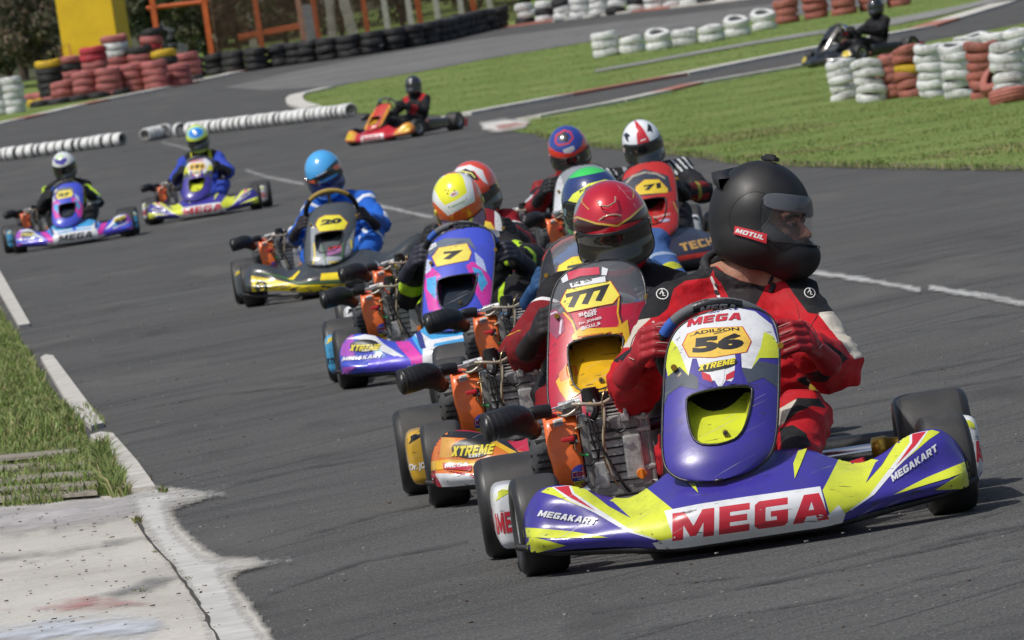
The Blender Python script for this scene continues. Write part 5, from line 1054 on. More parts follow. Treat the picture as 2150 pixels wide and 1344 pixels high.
def liv_20(K, yaw):
    Dk, Yc, Gr, Gn, Lg = paint('3c4143'), paint('f5da18'), paint('8d949b'), paint('4a8a3a'), paint('b9bfc4'); Zf = conv(K, yaw, 3.734, 440, 300, -.25); f = []
    L_ = [([(325, 1040), (500, 1070), (700, 1122), (1064, 1108), (1070, 1145), (500, 1215), (335, 1210)], Yc), ([(1186, 1062), (1350, 1025), (1500, 930), (1650, 830), (1650, 915), (1560, 960), (1400, 1045), (1200, 1090)], Yc), ([(880, 1030), (1020, 1020), (1060, 1075), (870, 1085)], Yc), ([(640, 1060), (700, 1000), (710, 1010), (660, 1078), (600, 1070)], Yc), ([(1290, 920), (1340, 960), (1500, 880), (1480, 905), (1340, 985)], Gr)]
    for q, m in L_: f.append((Zf(q), m))
    for k in range(16):
        x, y = random.uniform(450, 1050), random.uniform(1120, 1190); f.append((Zf([(x, y), (x + random.uniform(30, 70), y + 8), (x + 20, y + random.uniform(12, 26))]), Dk))
    for px, py in ((408, 1130), (1590, 920)):
        c = Zf([(px, py)])[0]; f += [(ellipse(c[0], c[1], .036, .040), paint('16351f')), (ellipse(c[0], c[1], .030, .034), Dk), ([(c[0] - .014, c[1] - .018), (c[0] - .004, c[1] - .018), (c[0], c[1] - .004), (c[0] + .010, c[1] - .018), (c[0] + .018, c[1] - .018), (c[0] + .010, c[1] + .002), (c[0] + .014, c[1] + .016), (c[0] - .014, c[1] + .018)], Yc)]
    f += [(strip(Zf([(420, 1020), (560, 1055), (700, 1108), (900, 1100), (1060, 1088)]), .005), Gn)]
    Zn = conv(K, yaw, 3.734, 440, 300, -.12); n = [(Zn([(790, 620), (870, 700), (880, 830), (915, 900), (860, 1000), (900, 1010), (1100, 1000), (1062, 880), (1080, 780), (1150, 640), (1140, 760), (1160, 980), (1130, 1040), (840, 1040), (800, 900)]), Gr), (Zn([(830, 960), (930, 900), (1040, 900), (1040, 1020), (880, 1020)]), Lg), (strip(Zn([(820, 790), (830, 900), (815, 960)]), .007), Yc), (strip(Zn([(1105, 760), (1120, 850), (1145, 890)]), .008), Yc), (strip(Zn([(885, 810), (900, 880), (920, 980)]), .005), Gn), (strip(Zn([(1048, 790), (1040, 900), (1050, 990)]), .006), Gn), (Zn([(940, 940), (1020, 935), (1020, 960), (940, 965)]), Yc)]
    n += number(Zn([(828, 640), (850, 592), (900, 565), (1020, 562), (1085, 625), (1060, 680), (960, 690), (860, 700)]), '20', Zn([(872, 648), (1040, 630)]), .034, None, None, 'e6dc3a')
    n += [(Zn([(920, 860), (1030, 800), (1040, 860), (930, 900)]), paint('a56a9a')), (Zn([(930, 830), (1030, 806), (1030, 830), (940, 850)]), REDP_)]
    return dict(warp=.075, key='20', base=Dk, fair=f, nbase=paint('4a5054'), nas=n, scoop=paint('5d6468'), hs=.86, pod=['5d6468', '3c4143', 'e2c51c', '', '111111'])
REDP_ = paint('c43030')
def liv_71(K, yaw):
    Nv, Rd, Yc = paint('2b2d3e'), paint('c8322c'), paint('e3c23a'); f = [([(-.6, .06), (.6, .06), (.6, .085), (.0, .055), (-.6, .085)], Rd), ([(.50, .10), (.6, .12), (.6, .22), (.55, .16)], Rd), (text('TECH', .06, .105, .20, .045, 4, .02, 0), paint('b08a4a'))]
    Zn = conv(K, yaw, 3.2775, 1100, 230, -.12); n = [(Zn([(700, 480), (850, 400), (1010, 450), (1020, 560), (900, 590), (770, 600)]), paint('39404e')), (strip(Zn([(722, 500), (770, 450), (850, 425), (930, 435), (985, 470)]), .012), paint('a8a092')), (strip(Zn([(1020, 640), (1040, 700), (1100, 810)]), .010), paint('c9a25a')), (Zn([(1035, 620), (1100, 650), (1120, 820), (1105, 800), (1050, 690)]), Nv)]
    n += number(Zn([(765, 590), (775, 530), (840, 478), (940, 476), (995, 545), (990, 575), (880, 582)]), '71', Zn([(830, 562), (955, 540)]), .032, None, None, 'e8c838')
    n += [(text('RACING', *Zn([(875, 760)])[0], .09, .012, 5, .02, .1), paint('e8d8d0')), (ellipse(*Zn([(940, 775)])[0], .03, .009), paint('b8b0c8'))]
    return dict(key='71', base=Nv, fair=f, nbase=Rd, nas=n, scoop=paint('b82a28'), hs=1, pod=['2b2d3e', '2b2d3e', 'c8322c', '', '111111'])
def liv_plain(key, base, lobe, plate, word, nb, num, wcol='111111', **k):
    B, Lb, Pl = paint(base), paint(lobe), paint(plate); f = mx([(-.61, .05), (-.61, .2), (-.53, .25), (-.43, .24), (-.35, .17), (-.33, .06)]); f = [(q, Lb) for q in f] + [(q, paint(k.get('acc', 'e2c51c'))) for q in mx([(-.56, .13), (-.50, .20), (-.42, .19), (-.40, .13), (-.48, .10)])]
    f += [([(-.2, .036), (-.19, .125), (.19, .125), (.2, .036)], Pl)] + ([(text(word, -.16, .055, .31, .05, 0, .07, .2), paint(wcol))] if word else [])
    pv = [(-.10, .49), (-.085, .54), (-.03, .565), (.04, .565), (.10, .54), (.115, .50), (.07, .47), (-.06, .465)]; n = [([(-.2, .2), (-.2, .62), (-.11, .62), (-.09, .45), (-.13, .2)], Lb), ([(.2, .2), (.2, .62), (.13, .62), (.11, .45), (.06, .2)], Lb)]
    if num: n += number(pv, num, [(-.055, .495), (.07, .500)], .038, None, None, k.get('plate2', 'f0d040'))
    return dict(key=key, base=B, fair=f, nbase=paint(nb), nas=n, scoop=paint(k.get('scoop', '222222')), hs=k.get('hs', 1), clear=k.get('clear', 0), pod=[lobe, base, '222222', '', '111111'])

def build_kart(pos, yaw, L, label, swc=None, steer=0, wheelturn=0, sides=True, swz=0, detail=1):
    k = empty('racing_kart', pos, yaw, label, 'go-kart', 'racing karts on the track')
    fr = frame_front(-.25)
    fm = fairing_mesh(L['base'])
    if L.get('warp'):
        c_ = coords(fm); c_[:, 2] += L['warp'] * np.clip(c_[:, 0], 0, 1) / .6 + .03 * np.clip(-c_[:, 0], 0, 1) / .6; fm.vertices.foreach_set('co', c_.astype(np.float32).ravel()); fm.update()
    fo = put('front_fairing', fm, k)
    fe = MB(); fe.tube([(-.60, -.12, .085), (-.5, -.22, .062), (-.3, -.325, .045), (-.18, -.37, .034), (.18, -.37, .034), (.3, -.325, .045), (.5, -.22, .062), (.60, -.12, .085)], .010, K_BLK, 8); fe.obj('lower_lip', fo)
    d = MB(); decals(d, bvh_of(fm), fr, L['fair'], L.get('cell', .012)); d.obj('livery', fo)
    nm, tr = nassau_mesh(L['nbase'], L['hs'], L.get('clear', 0), L['scoop'], 1.7 if L.get('hires') else 1.0); no = put('front_panel', nm, k); put('edge_trim', tr, no)
    z0 = lambda z: .19 + (z - .19) * L['hs']
    d = MB(); decals(d, bvh_of(nm), frame_front(-.12), L['nas'], L.get('cell', .010)); d.obj('livery', no)
    c = MB(); c.cyl((-.030, -.225, z0(.305)), (-.030, -.250, z0(.303)), .0075, K_BRS, n=16); c.cyl((-.030, -.248, z0(.303)), (-.030, -.2515, z0(.303)), .0035, K_TXT, n=10)
    for x, z in ((-.132, .485), (.150, .50)): c.cyl((x, -.06, z0(z)), (x, -.085, z0(z)), .008, K_GLD, n=12)
    c.obj('panel_bolt', no)
    # side pods
    pc = L['pod']
    for s in (-1, 1):
        pm = pod_mesh(paint(pc[0]), s); po = put('side_pod', pm, k); d = MB(); bv = bvh_of(pm)
        it = [([(s * .555, .06), (s * .60, .06), (s * .66, .10), (s * .66, .06)], paint(pc[1])), (strip([(s * .56, .21), (s * .60, .222), (s * .655, .20)], .018), paint(pc[2])), ([(s * .565, .165), (s * .59, .17), (s * .59, .225), (s * .565, .225)], paint(pc[1]))]
        if pc[3]: it.append((text(pc[3], s * .605 - .040, .11, .080, .055 if len(pc[3]) < 6 else .026, 0, .05, .05), paint(pc[4])))
        decals(d, bv, frame_front(.2), it, .012)
        rM = Matrix(((0, 0, s, 0), (s, 0, 0, 0), (0, 1, 0, 0), (0, 0, 0, 1)))   # drawing sheet on the flank
        decals(d, bv, frame_at(rM, 1.2), [(text('MEGA', .36 if s > 0 else -.64, .11, .28, .06, 0, .06, .2), paint(REDC if pc[3] == 'MEGA' else pc[4]))], .02)
        if d.v: d.obj('lettering', po)
    # wheels
    ft, fri = cached('fw', lambda: wheel_mesh(.130, .128, True)); rt, rri = cached('rw', lambda: wheel_mesh(.139, .205, False))
    for (x, y, t, r, rad) in ((-.536, 0, ft, fri, .13), (.536, 0, ft, fri, .13), (-.574, 1.05, rt, rri, .139), (.574, 1.05, rt, rri, .139)):
        w = empty('wheel', (x, y, rad)); w.parent = k; w.rotation_euler = (random.random() * 6, 0, 0 if y else wheelturn); put('tyre', t, w); put('rim', r, w)
    put('chassis_frame', cached('frame', frame_mesh), k); put('rear_axle', cached('axle', axle_mesh), k); put('seat', cached('seat', seat_mesh), k); put('rear_bumper', cached('bump', bumper_mesh), k)
    e = empty('engine', (-.270, .72, .16)); e.parent = k; e.scale = (1.10, 1.05, 1.07)
    for nme, me, subs in cached('eng', engine_parts):
        o = put(nme, me, e, loc=(.28, -.72, -.16))
        for n2, m2 in subs:
            me2 = m2; o2 = put(n2, m2, e, loc=(.28, -.72, -.16))
    sw = empty('steering_wheel', (0, .21, .505 + swz), 0); sw.parent = k; sw.rotation_euler = (Matrix.Rotation(R(118), 4, 'X') @ Matrix.Rotation(steer, 4, 'Z')).to_euler()
    a, b, c = cached('sw%s' % (swc and swc[0].name), lambda: swheel_meshes(*(swc or ())))
    put('wheel_rim', a, sw); put('wheel_spoke', b, sw)
    if c: put('lettering', c, sw)
    return k
def build_person(k, p, label, base, layers, name, voxel=.011, fat=1.0, face=False, glove=('glove_black', '151517'), boots='161616', fold=.007, gloves_at=None, gtilt=(0, 0)):
    me = body_mesh(p, voxel, fat, face, fold); suit(me, p, base, layers, name)
    o = put('person', me); o.location = k.location; o.rotation_euler = k.rotation_euler; tag(o, label, 'person', 'kart drivers')
    gm = mat(glove[0], tuple(x * .9 for x in lin(glove[1])[:3]), rough=.6, var=.15, vs=20, bump=.3, bs=150)
    for s, key in ((-1, 'haL'), (1, 'haR')):
        def mk(s=s): return hand_mesh(s, .0035 if face else .005)
        g0 = cached('hand%d%s' % (s, bool(face)), mk); g = g0.copy(); g.materials.append(gm)
        c = V(p[key]); w = V((-s * .015, -.09 + .02, .0)); go = put('glove', g, o)
        q = c + V((-s * .052, -.090, .028)); go.location = q; go.rotation_euler = (R(-18), s * R(12) * -1 + gtilt[0 if s < 0 else 1], -s * R(8))
        if face: put('glove_seam', hand_seams(s), go)
    bt = MB(); bmt = mat('boot_' + boots, tuple(x for x in lin(boots)[:3]), rough=.5)
    for s in 'LR':
        a = V(p['an' + s]); bt.tube(spline([a + V((0, .03, .03)), a, a + V((0, -.05, .0)), a + V((0, -.12, .035)), a + V((0, -.15, .06))], 4), [.046] * 5 + [.044] * 4 + [.040] * 4 + [.034] * 3 + [.022], bmt, 14)
    bt.obj('boots', o); return o
# ------------------------------------------------------------- karts and drivers
VIS_DK = mat('visor_dark', (.010, .012, .012), rough=.06, var=.02, coat=1, spec=.8); VIS_MIR = mat('visor_mirror', (.020, .019, .015), rough=.03, var=.02, spec=.9)
VIS_PUR = mat('visor_iridium', (.42, .30, .55), rough=.14, var=.1, metal=.7, vs=3, coat=1); VIS_BLU = mat('visor_blue', (.015, .03, .16), rough=.08, metal=.5, coat=1)
VIS_CLR = mat('visor_clear', (.2, .22, .23), rough=.05, var=.02, alpha=.07, coat=.5)
# --- leading kart, number 56
KA = KA_POS
LA = liv_mega('56')
kA = build_kart(KA, KA_YAW, LA, 'purple and yellow racing kart number 56 at the head of the pack', steer=R(-5), wheelturn=R(4))
pA = dict(head=(.222, 1.0, .800), neck=(.135, 1.0, .655), chest=(.105, .965, .47), belly=(.065, .90, .28), hip=(0, .90, .17),
          shL=(-.070, .985, .600), shR=(.268, .985, .572), elL=(-.215, .68, .415), elR=(.325, .66, .395), haL=(-.192, .30, .508), haR=(.238, .30, .466), knL=(-.115, .42, .245), knR=(.205, .40, .285), anL=(-.13, .0, .12), anR=(.14, .0, .12))
pA = {k: (v[0] - .012 * v[1] - (.008 if k == 'head' else 0), v[1], v[2]) for k, v in pA.items()}
def Zp(pts, yl=.8): return Z2(pts, yl)
RB = 'b8121f'; BK = '1b1a1c'; CR = 'c9c2b4'; SK = 'b07f68'
lay = [
 (BK, F_or(F_poly(Zp([(480, 470), (600, 470), (570, 575), (545, 625), (430, 640), (375, 680), (345, 775), (300, 815), (100, 850), (100, 700), (230, 580), (350, 540)]), y0=.8), F_poly(Zp([(850, 560), (1000, 540), (1230, 640), (1230, 850), (1110, 820), (1000, 800), (960, 740), (900, 640)]), y0=.8))),
 (CR, F_or(F_and(F_poly(Zp([(40, 850), (264, 822), (200, 880), (165, 965), (40, 965)]), y0=.8)), F_poly(Zp([(1042, 800), (1120, 790), (1180, 830), (1290, 1000), (1200, 1030), (1110, 900)]), y0=.8))),
 (BK, F_or(F_poly(Zp([(90, 1015), (160, 965), (250, 940), (235, 990), (205, 1040), (150, 1050)], .5), y0=.5), F_poly(Zp([(990, 925), (1090, 950), (1190, 1010), (1130, 1080), (1075, 1130), (1010, 1125), (960, 1095), (1040, 1080), (1040, 990)], .5), y0=.5))),
 (BK, F_or(F_poly(Z4([(590, 240), (650, 165), (790, 170), (830, 230), (740, 215), (640, 260), (560, 330)], .4), .62, y0=.4), F_poly(Z4([(545, 350), (620, 332), (700, 385), (728, 465), (640, 490), (545, 490)], .3), .62, y0=.3), F_poly(Z3([(1180, 300), (1250, 240), (1330, 260), (1330, 640), (1262, 640), (1255, 400), (1200, 310)], .35), .62, y0=.35))),
 (CR, F_poly(Z4([(535, 235), (655, 165), (612, 225), (560, 325), (535, 345)], .4), .62, y0=.4)),
 ('2b2527', F_poly(Zp([(560, 560), (600, 590), (690, 640), (815, 655), (800, 690), (755, 770), (650, 750), (600, 650), (570, 620)]), y0=.8)),
 (SK, F_or(F_poly(Zp([(575, 560), (560, 300), (900, 300), (930, 600), (890, 640), (800, 665), (700, 642), (620, 605)]), y0=.8), F_above(.70))),
 ('2e2220', F_and(F_above(.842))),
 ('e6e4e0', F_poly(Zp([(546, 620), (560, 618), (606, 745), (592, 748)]), y0=.8)),
]
FACE = R(58)
oA = build_person(kA, pA, 'driver of kart 56 in red and black overalls, matt black helmet turned aside', RB, lay, 'overalls_red_black', .0065, 1.17, FACE, ('glove_red', 'a01420'), '1a1416', fold=.0085)
# face details: eyes, brows
fM = Matrix.Translation(pA['head']) @ Matrix.Rotation(FACE, 4, 'Z') @ Matrix.Translation((0, -.004, -.026))
e = MB(); M_EYE = mat('eye_white', (.26, .23, .21), rough=.3); M_IRIS = mat('iris_brown', (.03, .018, .01), rough=.15); M_BROW = mat('eyebrow_hair', (.03, .02, .015), rough=.9)
for s in (-1, 1):
    e.ball(fM @ V((s * .031, -.092, .010)), .0078, M_EYE, 3); e.ball(fM @ V((s * .031, -.0968, .010)), .0042, M_IRIS, 2)
    e.tube([fM @ V((s * .014, -.111, .027)), fM @ V((s * .032, -.107, .033)), fM @ V((s * .052, -.092, .028))], .0045, M_BROW, 8)
    e.tube([fM @ V((s * .018, -.098, .014)), fM @ V((s * .031, -.101, .017)), fM @ V((s * .046, -.091, .012))], .0048, mat('eyelid_skin', (.33, .17, .115), rough=.5), 8)
e.obj('eyes', oA)
# collar, seams and badges
c = MB(); BKc = mat('collar_cloth', (.02, .019, .021), rough=.8, bump=.4, bs=90)
nk = V(pA['neck'])
ring = [nk + V((cos(t) * .098, sin(t) * .090, .030 + .030 * sin(t) + (0.0 if sin(t) > -.2 else -.07 * (-sin(t))))) for t in [R(a) for a in range(-50, 235, 15)]]
tp = [min(1, .25 + .3 * min(i, len(ring) - 1 - i)) for i in range(len(ring))]; c.tube(ring, [.022 * t for t in tp], BKc, 12); c.tube([p + V((0, .004, .024)) for p in ring], [.013 * t for t in tp], BKc, 12); c.obj('collar', oA)
bvA = bvh_of(oA.data)
d = MB(); PW = mat('white_embroidery', (.6, .6, .58), rough=.8)
def badge(px, py, yl, r):
    x, z = Zp([(px, py)], yl)[0]; o = []
    o.append((strip([(x + r * cos(t), z + r * sin(t)) for t in [R(a) for a in range(0, 361, 30)]], r * .16), PW))
    o.append((strip([(x - r * .4, z), (x - r * .1, z + r * .45), (x + r * .3, z + r * .1), (x, z - r * .3), (x + r * .45, z - r * .45)], r * .16), PW)); o.append((strip([(x + r * .1, z + r * .9), (x + r * .1, z)], r * .16), PW)); return o
it = badge(322, 706, .8, .015) + badge(1014, 705, .8, .014)
x, z = Zp([(152, 768)])[0]; it += [(text('sparco', x, z, .045, .010, 5, .05, .2), PW), (strip([(x, z + .017), (x + .047, z + .021)], .002), PW), (strip([(x, z - .006), (x + .047, z - .002)], .002), PW)]
decals(d, bvA, frame_front(.8), it, .008, off=.0025)
seam = mat('seam_stitch', (.25, .012, .018), rough=.9)
ss = [(strip(Zp(q), .0022), seam) for q in ([(372, 690), (420, 760), (440, 830)], [(905, 680), (950, 760), (962, 850)], [(262, 822), (280, 900), (240, 990)], [(1050, 800), (1000, 880), (985, 960)], [(100, 1040), (190, 1080), (290, 1090)], [(1190, 1010), (1120, 1060), (1050, 1150)])]
ss += [(text('SPARCO', *Zp([(300, 872)], .25)[0], .022, .006, -60, .03, 0), PW)]
decals(d, bvA, frame_front(.8), ss, .010, off=.0015)

d.obj('badge', oA)
# helmet, turned to the side with a clear visor
def cutA(p): 
    az = abs(math.atan2(p[0], -p[1])); return az < R(62) and -.066 + .058 * (az / R(62)) ** 1.7 < p[2] < .050 - .010 * (az / R(80)) ** 2
MT = mat('matt_black_paint', (.0085, .0085, .009), rough=.6, var=.12, vs=10, spec=.5, dirt=.12, dirtcol=(.03, .03, .03))
hM = HM(V(pA['head']) + V((0, 0, .004)), R(64), R(7), R(11)) @ Matrix.Diagonal((1.06, 1.02, 1.17, 1))
hA, hme = build_helmet(oA, Matrix.Identity(4), '1a1a1b', [], VIS_CLR, 0, rough=.42, shape=1, azm=70, zlo=-.060, zhi=.052, cut=cutA, coat=.15)
hA.matrix_local = hM; hA.data.materials[0] = MT; MT.node_tree.nodes['Principled BSDF'].inputs['Coat Weight'].default_value = .0
g = MB(); TNT = mat('visor_tint_strip', (.17, .18, .20), rough=.07, var=.02, alpha=.5, coat=.3)
v2, _, _ = visor_mesh(TNT, R(66), .012, .050, off=.0062, shape=1, th=.0008); put('visor_tint_strip', v2, hA)
# side plates, spoiler, vents, logo
for s in (-1, 1):
    ring = []; NN = 26
    def sp(a, k): az = s * (R(84) + .50 * k * cos(a)); el = R(1) + .42 * k * sin(a) - .12 * k * cos(a); return hpt(az, el, .005 - .004 * k ** 3, 1)
    vs = [sp(0, 0)]; fs = []
    for k in range(1, 6):
        for i in range(NN): vs.append(sp(2 * pi * i / NN, k / 5))
    for i in range(NN): fs.append((0, 1 + (i + 1) % NN, 1 + i))
    for k in range(4):
        for i in range(NN): fs.append((1 + k * NN + i, 1 + k * NN + (i + 1) % NN, 1 + (k + 1) * NN + (i + 1) % NN, 1 + (k + 1) * NN + i))
    g.add(vs, fs, MT); g.tube([sp(2 * pi * i / NN, 1.02) - V((0, 0, 0)) for i in range(NN + 1)], .0010, K_TXT, 6)
def hbox(az, el, size, m, off=.004, yaw=0, pit=0, bev=.004):
    c0 = hpt(R(az), R(el), off, 1); nrm = (hpt(R(az), R(el), .01, 1) - hpt(R(az), R(el), 0, 1)).normalized(); q = nrm.to_track_quat('Z', 'Y').to_matrix().to_4x4()
    bm = bmesh.new(); bmesh.ops.create_cube(bm, size=1); bmesh.ops.scale(bm, vec=size, verts=bm.verts); bmesh.ops.bevel(bm, geom=bm.edges[:], offset=bev, segments=2, affect='EDGES')
    g.addbm(bm, m, False, Matrix.Translation(c0) @ q @ Matrix.Rotation(yaw, 4, 'Z') @ Matrix.Rotation(pit, 4, 'X'))
pts = [hpt(R(a), R(40 - abs(180 - a) * .16), .006 + .010 * cos(R((180 - a) * 1.5)), 1) for a in range(128, 233, 6)]
vs = []; 
for q in pts: n_ = V((q.x, q.y, 0)).normalized(); vs += [q - n_ * .050 + V((0, 0, .018)), q + n_ * .014 + V((0, 0, .007)), q + n_ * .008 + V((0, 0, -.014)), q - n_ * .02 + V((0, 0, -.026))]
g.add(vs, [(i * 4 + k, i * 4 + (k + 1) % 4, (i + 1) * 4 + (k + 1) % 4, (i + 1) * 4 + k) for i in range(len(pts) - 1) for k in range(4)], MT)
hbox(0, 86, (.030, .042, .010), K_BLK, .006, bev=.002); hbox(0, 86, (.018, .026, .006), K_TXT, .013, bev=.001)
g.obj('helmet_trim', hA)
d = MB(); hw = oA.matrix_basis; Mh = hM
lx, lz = Z2([(655, 440)], 1.0)[0]
bm2 = bvh_of(hme, Mh)
q = Z2([(656, 398), (800, 440), (797, 482), (650, 436)], 1.0); Lw = sqrt((q[1][0] - q[0][0]) ** 2 + (q[1][1] - q[0][1]) ** 2); rr = math.degrees(math.atan2(q[1][1] - q[0][1], q[1][0] - q[0][0]))
decals(d, bm2, frame_front(1.0), [(q, K_REDP), (text('MOTUL', q[3][0] + .004, q[3][1] + .0035, Lw * .88, .0115, rr, .09, .2), K_WHT)], .008, off=.0062)
if d.v:
    lm = d.mesh('lettering'); lm.transform(Mh.inverted()); put('lettering', lm, hA)
c = MB(); c.tube([V(pA['head']) + V((.02, -.05, -.115)), V(pA['head']) + V((.03, -.035, -.145)), V(pA['head']) + V((.07, -.03, -.125))], .007, K_BLK, 8); c.obj('chin_strap', oA)
# --- the rest of the field
def HU(pts, cx, cy, hw, flip=False):      # zoomed-photo points -> helmet units (half width = 1), undoing the photo's tilt
    o = []
    for x, y in pts: dx, dy = (x - cx) / hw, -(y - cy) / hw; o.append((dx, dy))
    return o
def stripu(pts, w): return strip(pts, w)
def sleeve(p, t0, t1, arm='both', lower=False):
    fs = []
    for s in ('LR' if arm == 'both' else arm): a, b = (p['el' + s], p['ha' + s]) if lower else (p['sh' + s], p['el' + s]); fs.append(F_seg(a, b, t0, t1))
    return F_or(*fs)
def shoulders(p, r=.12): return F_or(F_ball(V(p['shL']) + V((.03, 0, .03)), r), F_ball(V(p['shR']) + V((-.03, 0, .03)), r))
def knees(p, r=.11): return F_or(F_ball(p['knL'], r), F_ball(p['knR'], r))
# kart 777
KB = at(.268, 29.21); yB = R(.8); LB = liv_777(KB, yB); kB = build_kart(KB, yB, LB, 'red and yellow racing kart number 777 close behind the leader', steer=R(2), swz=-.06)
pB = pose(lean=.085, hz=.748, hdx=.02); pB['shL'] = (-.10, 1.0, .55); pB['elL'] = (-.245, .72, .40); pB['haL'] = (-.180, .31, .47)
oB = build_person(kB, pB, 'driver of kart 777 in dark red overalls, metallic red helmet with mirrored visor', '7c0f18', [('17161a', shoulders(pB, .115)), ('17161a', sleeve(pB, .0, .30)), ('dcdcdc', sleeve(pB, .30, .34)), ('d8b32a', sleeve(pB, .95, 1.0)), ('17161a', knees(pB, .09)), ('17161a', F_above(.665))], 'overalls_dark_red', .009, 1.08, glove=('glove_black_red', '1d1516'))
C = dict(cx=562, cy=815, hw=280); h = lambda q: HU(q, **C)
vl = [(296, 706), (340, 700), (460, 765), (590, 806), (600, 808), (700, 770), (800, 712), (836, 684)]
hB, mB = build_helmet(oB, HM(pB['head'], R(-2), R(17), R(-3)) @ Matrix.Diagonal((1.04, 1.02, 1.0, 1)), 'c4142c', [('3a0a10', [h([(300, 740), (340, 712), (590, 820), (836, 700), (850, 800), (300, 820)])]), ('9a9a98', [h([(300, 660), (350, 540), (440, 500), (420, 560), (330, 680)]), h([(680, 500), (760, 560), (730, 570), (640, 500)])]), ('d6b84a', [strip(h(vl), .045), strip(h([(395, 560), (392, 610), (430, 665)]), .03), strip(h([(735, 570), (755, 600), (740, 650)]), .03), strip(h([(300, 900), (360, 1010), (450, 1080)]), .03), strip(h([(310, 950), (370, 1060), (420, 1110)]), .02), strip(h([(830, 940), (770, 1060), (730, 1120)]), .03), strip(h([(835, 990), (790, 1080), (750, 1140)]), .02)]),
      ('c9a0a0', [strip(h([(650, 540), (690, 600), (720, 660), (750, 715)]), .012), strip(h([(668, 560), (650, 590)]), .012), strip(h([(690, 590), (735, 600)]), .012), strip(h([(700, 640), (745, 660)]), .012), strip(h([(715, 690), (750, 690)]), .012)])],
      VIS_MIR, R(17), rough=.16, metal=.3, zlo=-.080, zhi=.024, azm=77)
g = MB()
for s in (-1, 1): p = hpt(s * R(80), R(0), .004); g.cyl(hpt(s * R(80), 0, -.01), p, .017, MATS['black_plastic'], r2=.014)
sm = mB.materials[0]
c0 = hpt(0, R(52), .001); g.tube([c0 + V((-.028, .006, .010)), c0 + V((-.024, -.018, .002)), c0 + V((0, -.030, -.003)), c0 + V((.024, -.018, .002)), c0 + V((.028, .006, .010))], .0030, sm, 8)
c0 = hpt(0, R(30), .001); g.tube([c0 + V((-.035, .010, -.004)), c0 + V((-.018, -.002, .008)), c0 + V((0, -.006, .011)), c0 + V((.018, -.002, .008)), c0 + V((.035, .010, -.004))], .0035, sm, 8)
g.obj('helmet_trim', hB)
# kart C: green helmet, half hidden
KC = at(.285, 35.0); yC = R(-4); LC = liv_plain('c', 'dddddd', '17181a', 'dddddd', 'MEGA', 'c9ccd0', '7', hs=1.08, clear=.43, plate2='f0e030', scoop='30343a')
kC = build_kart(KC, yC, LC, 'white and black racing kart with a clear number panel between karts 777 and 7', swc=(mat('red_suede', (.42, .03, .02), rough=.8), mat('red_tape', (.42, .03, .02), rough=.6), K_BLK, ''), steer=0)
pC = pose(lean=.03, hz=.715, hdx=-.015)
pC['shR'] = (.22, 1.0, .52); pC['elL'] = (-.16, .74, .36); pC['haL'] = (-.185, .30, .455); pC['shL'] = (-.13, 1.0, .47)
oC = build_person(kC, pC, 'driver in denim blue overalls and green helmet with yellow band behind driver 777', '3f5f95', [('23252e', F_above(.66)), ('8fa0b8', F_or(sleeve(pC, .28, .33))), ('b0b430', F_and(sleeve(pC, .5, .75, 'R'), F_box(-1, 1, .44, .5)))], 'overalls_denim', .011, glove=('glove_blue', '1f4a78'))
C = dict(cx=420, cy=600, hw=222); h = lambda q: HU(q, **C)
build_helmet(oC, HM(pC['head'], R(14), R(17), R(-3)), '3cc455', [('23356b', [h([(180, 400), (640, 400), (640, 560), (420, 575), (270, 610), (200, 700), (190, 560)])]), ('e8f04a', [h([(215, 560), (270, 500), (380, 455), (500, 450), (560, 470), (500, 510), (380, 530), (260, 590), (240, 590)])]), ('c9d4d8', [strip(h([(225, 600), (330, 680), (420, 690)]), .03)]), ('23356b', [h([(200, 640), (240, 680), (230, 720), (200, 700)])]), ('1c5d7a', [h([(345, 480), (408, 466), (412, 488), (350, 498)])])],
      VIS_DK, R(17), decs=[(text('POST', -.060, .055, .045, .009, 14, .04, 0), K_TXT)])
# kart 7 and the driver behind it
KD = at(-.175, 40.89); yD = R(-1); LD = liv_pink('7', '', KD, yD); kD = build_kart(KD, yD, LD, 'blue, pink and cyan racing kart number 7', steer=R(-12), wheelturn=R(5))
pD = pose(lean=.01, hz=.695, hdx=-.01); pD['haR'] = (.225, .33, .44); pD['elR'] = (.29, .66, .42); pD['knR'] = (.235, .42, .31)
oD = build_person(kD, pD, 'driver of kart 7 in black and lime overalls, yellow, white and orange helmet', '19191c', [('b4dc28', F_or(F_and(sleeve(pD, .30, .85), F_box(-1, 1, .40, .60)), sleeve(pD, .45, .7, 'both', True))), ('19191c', F_and(sleeve(pD, .42, .62), F_box(.24, 1, .46, .53))), ('2c55b0', F_and(F_above(.60), F_box(.0, .3, .6, .8))), ('dcdcdc', F_box(.10, .16, .53, .62)), ('b4dc28', F_seg(pD['hip'], pD['knR'], .75, .9))], 'overalls_black_lime', .010, glove=('glove_multicolour', '2a2a38'))
C = dict(cx=345, cy=350, hw=185); h = lambda q: HU(q, **C)
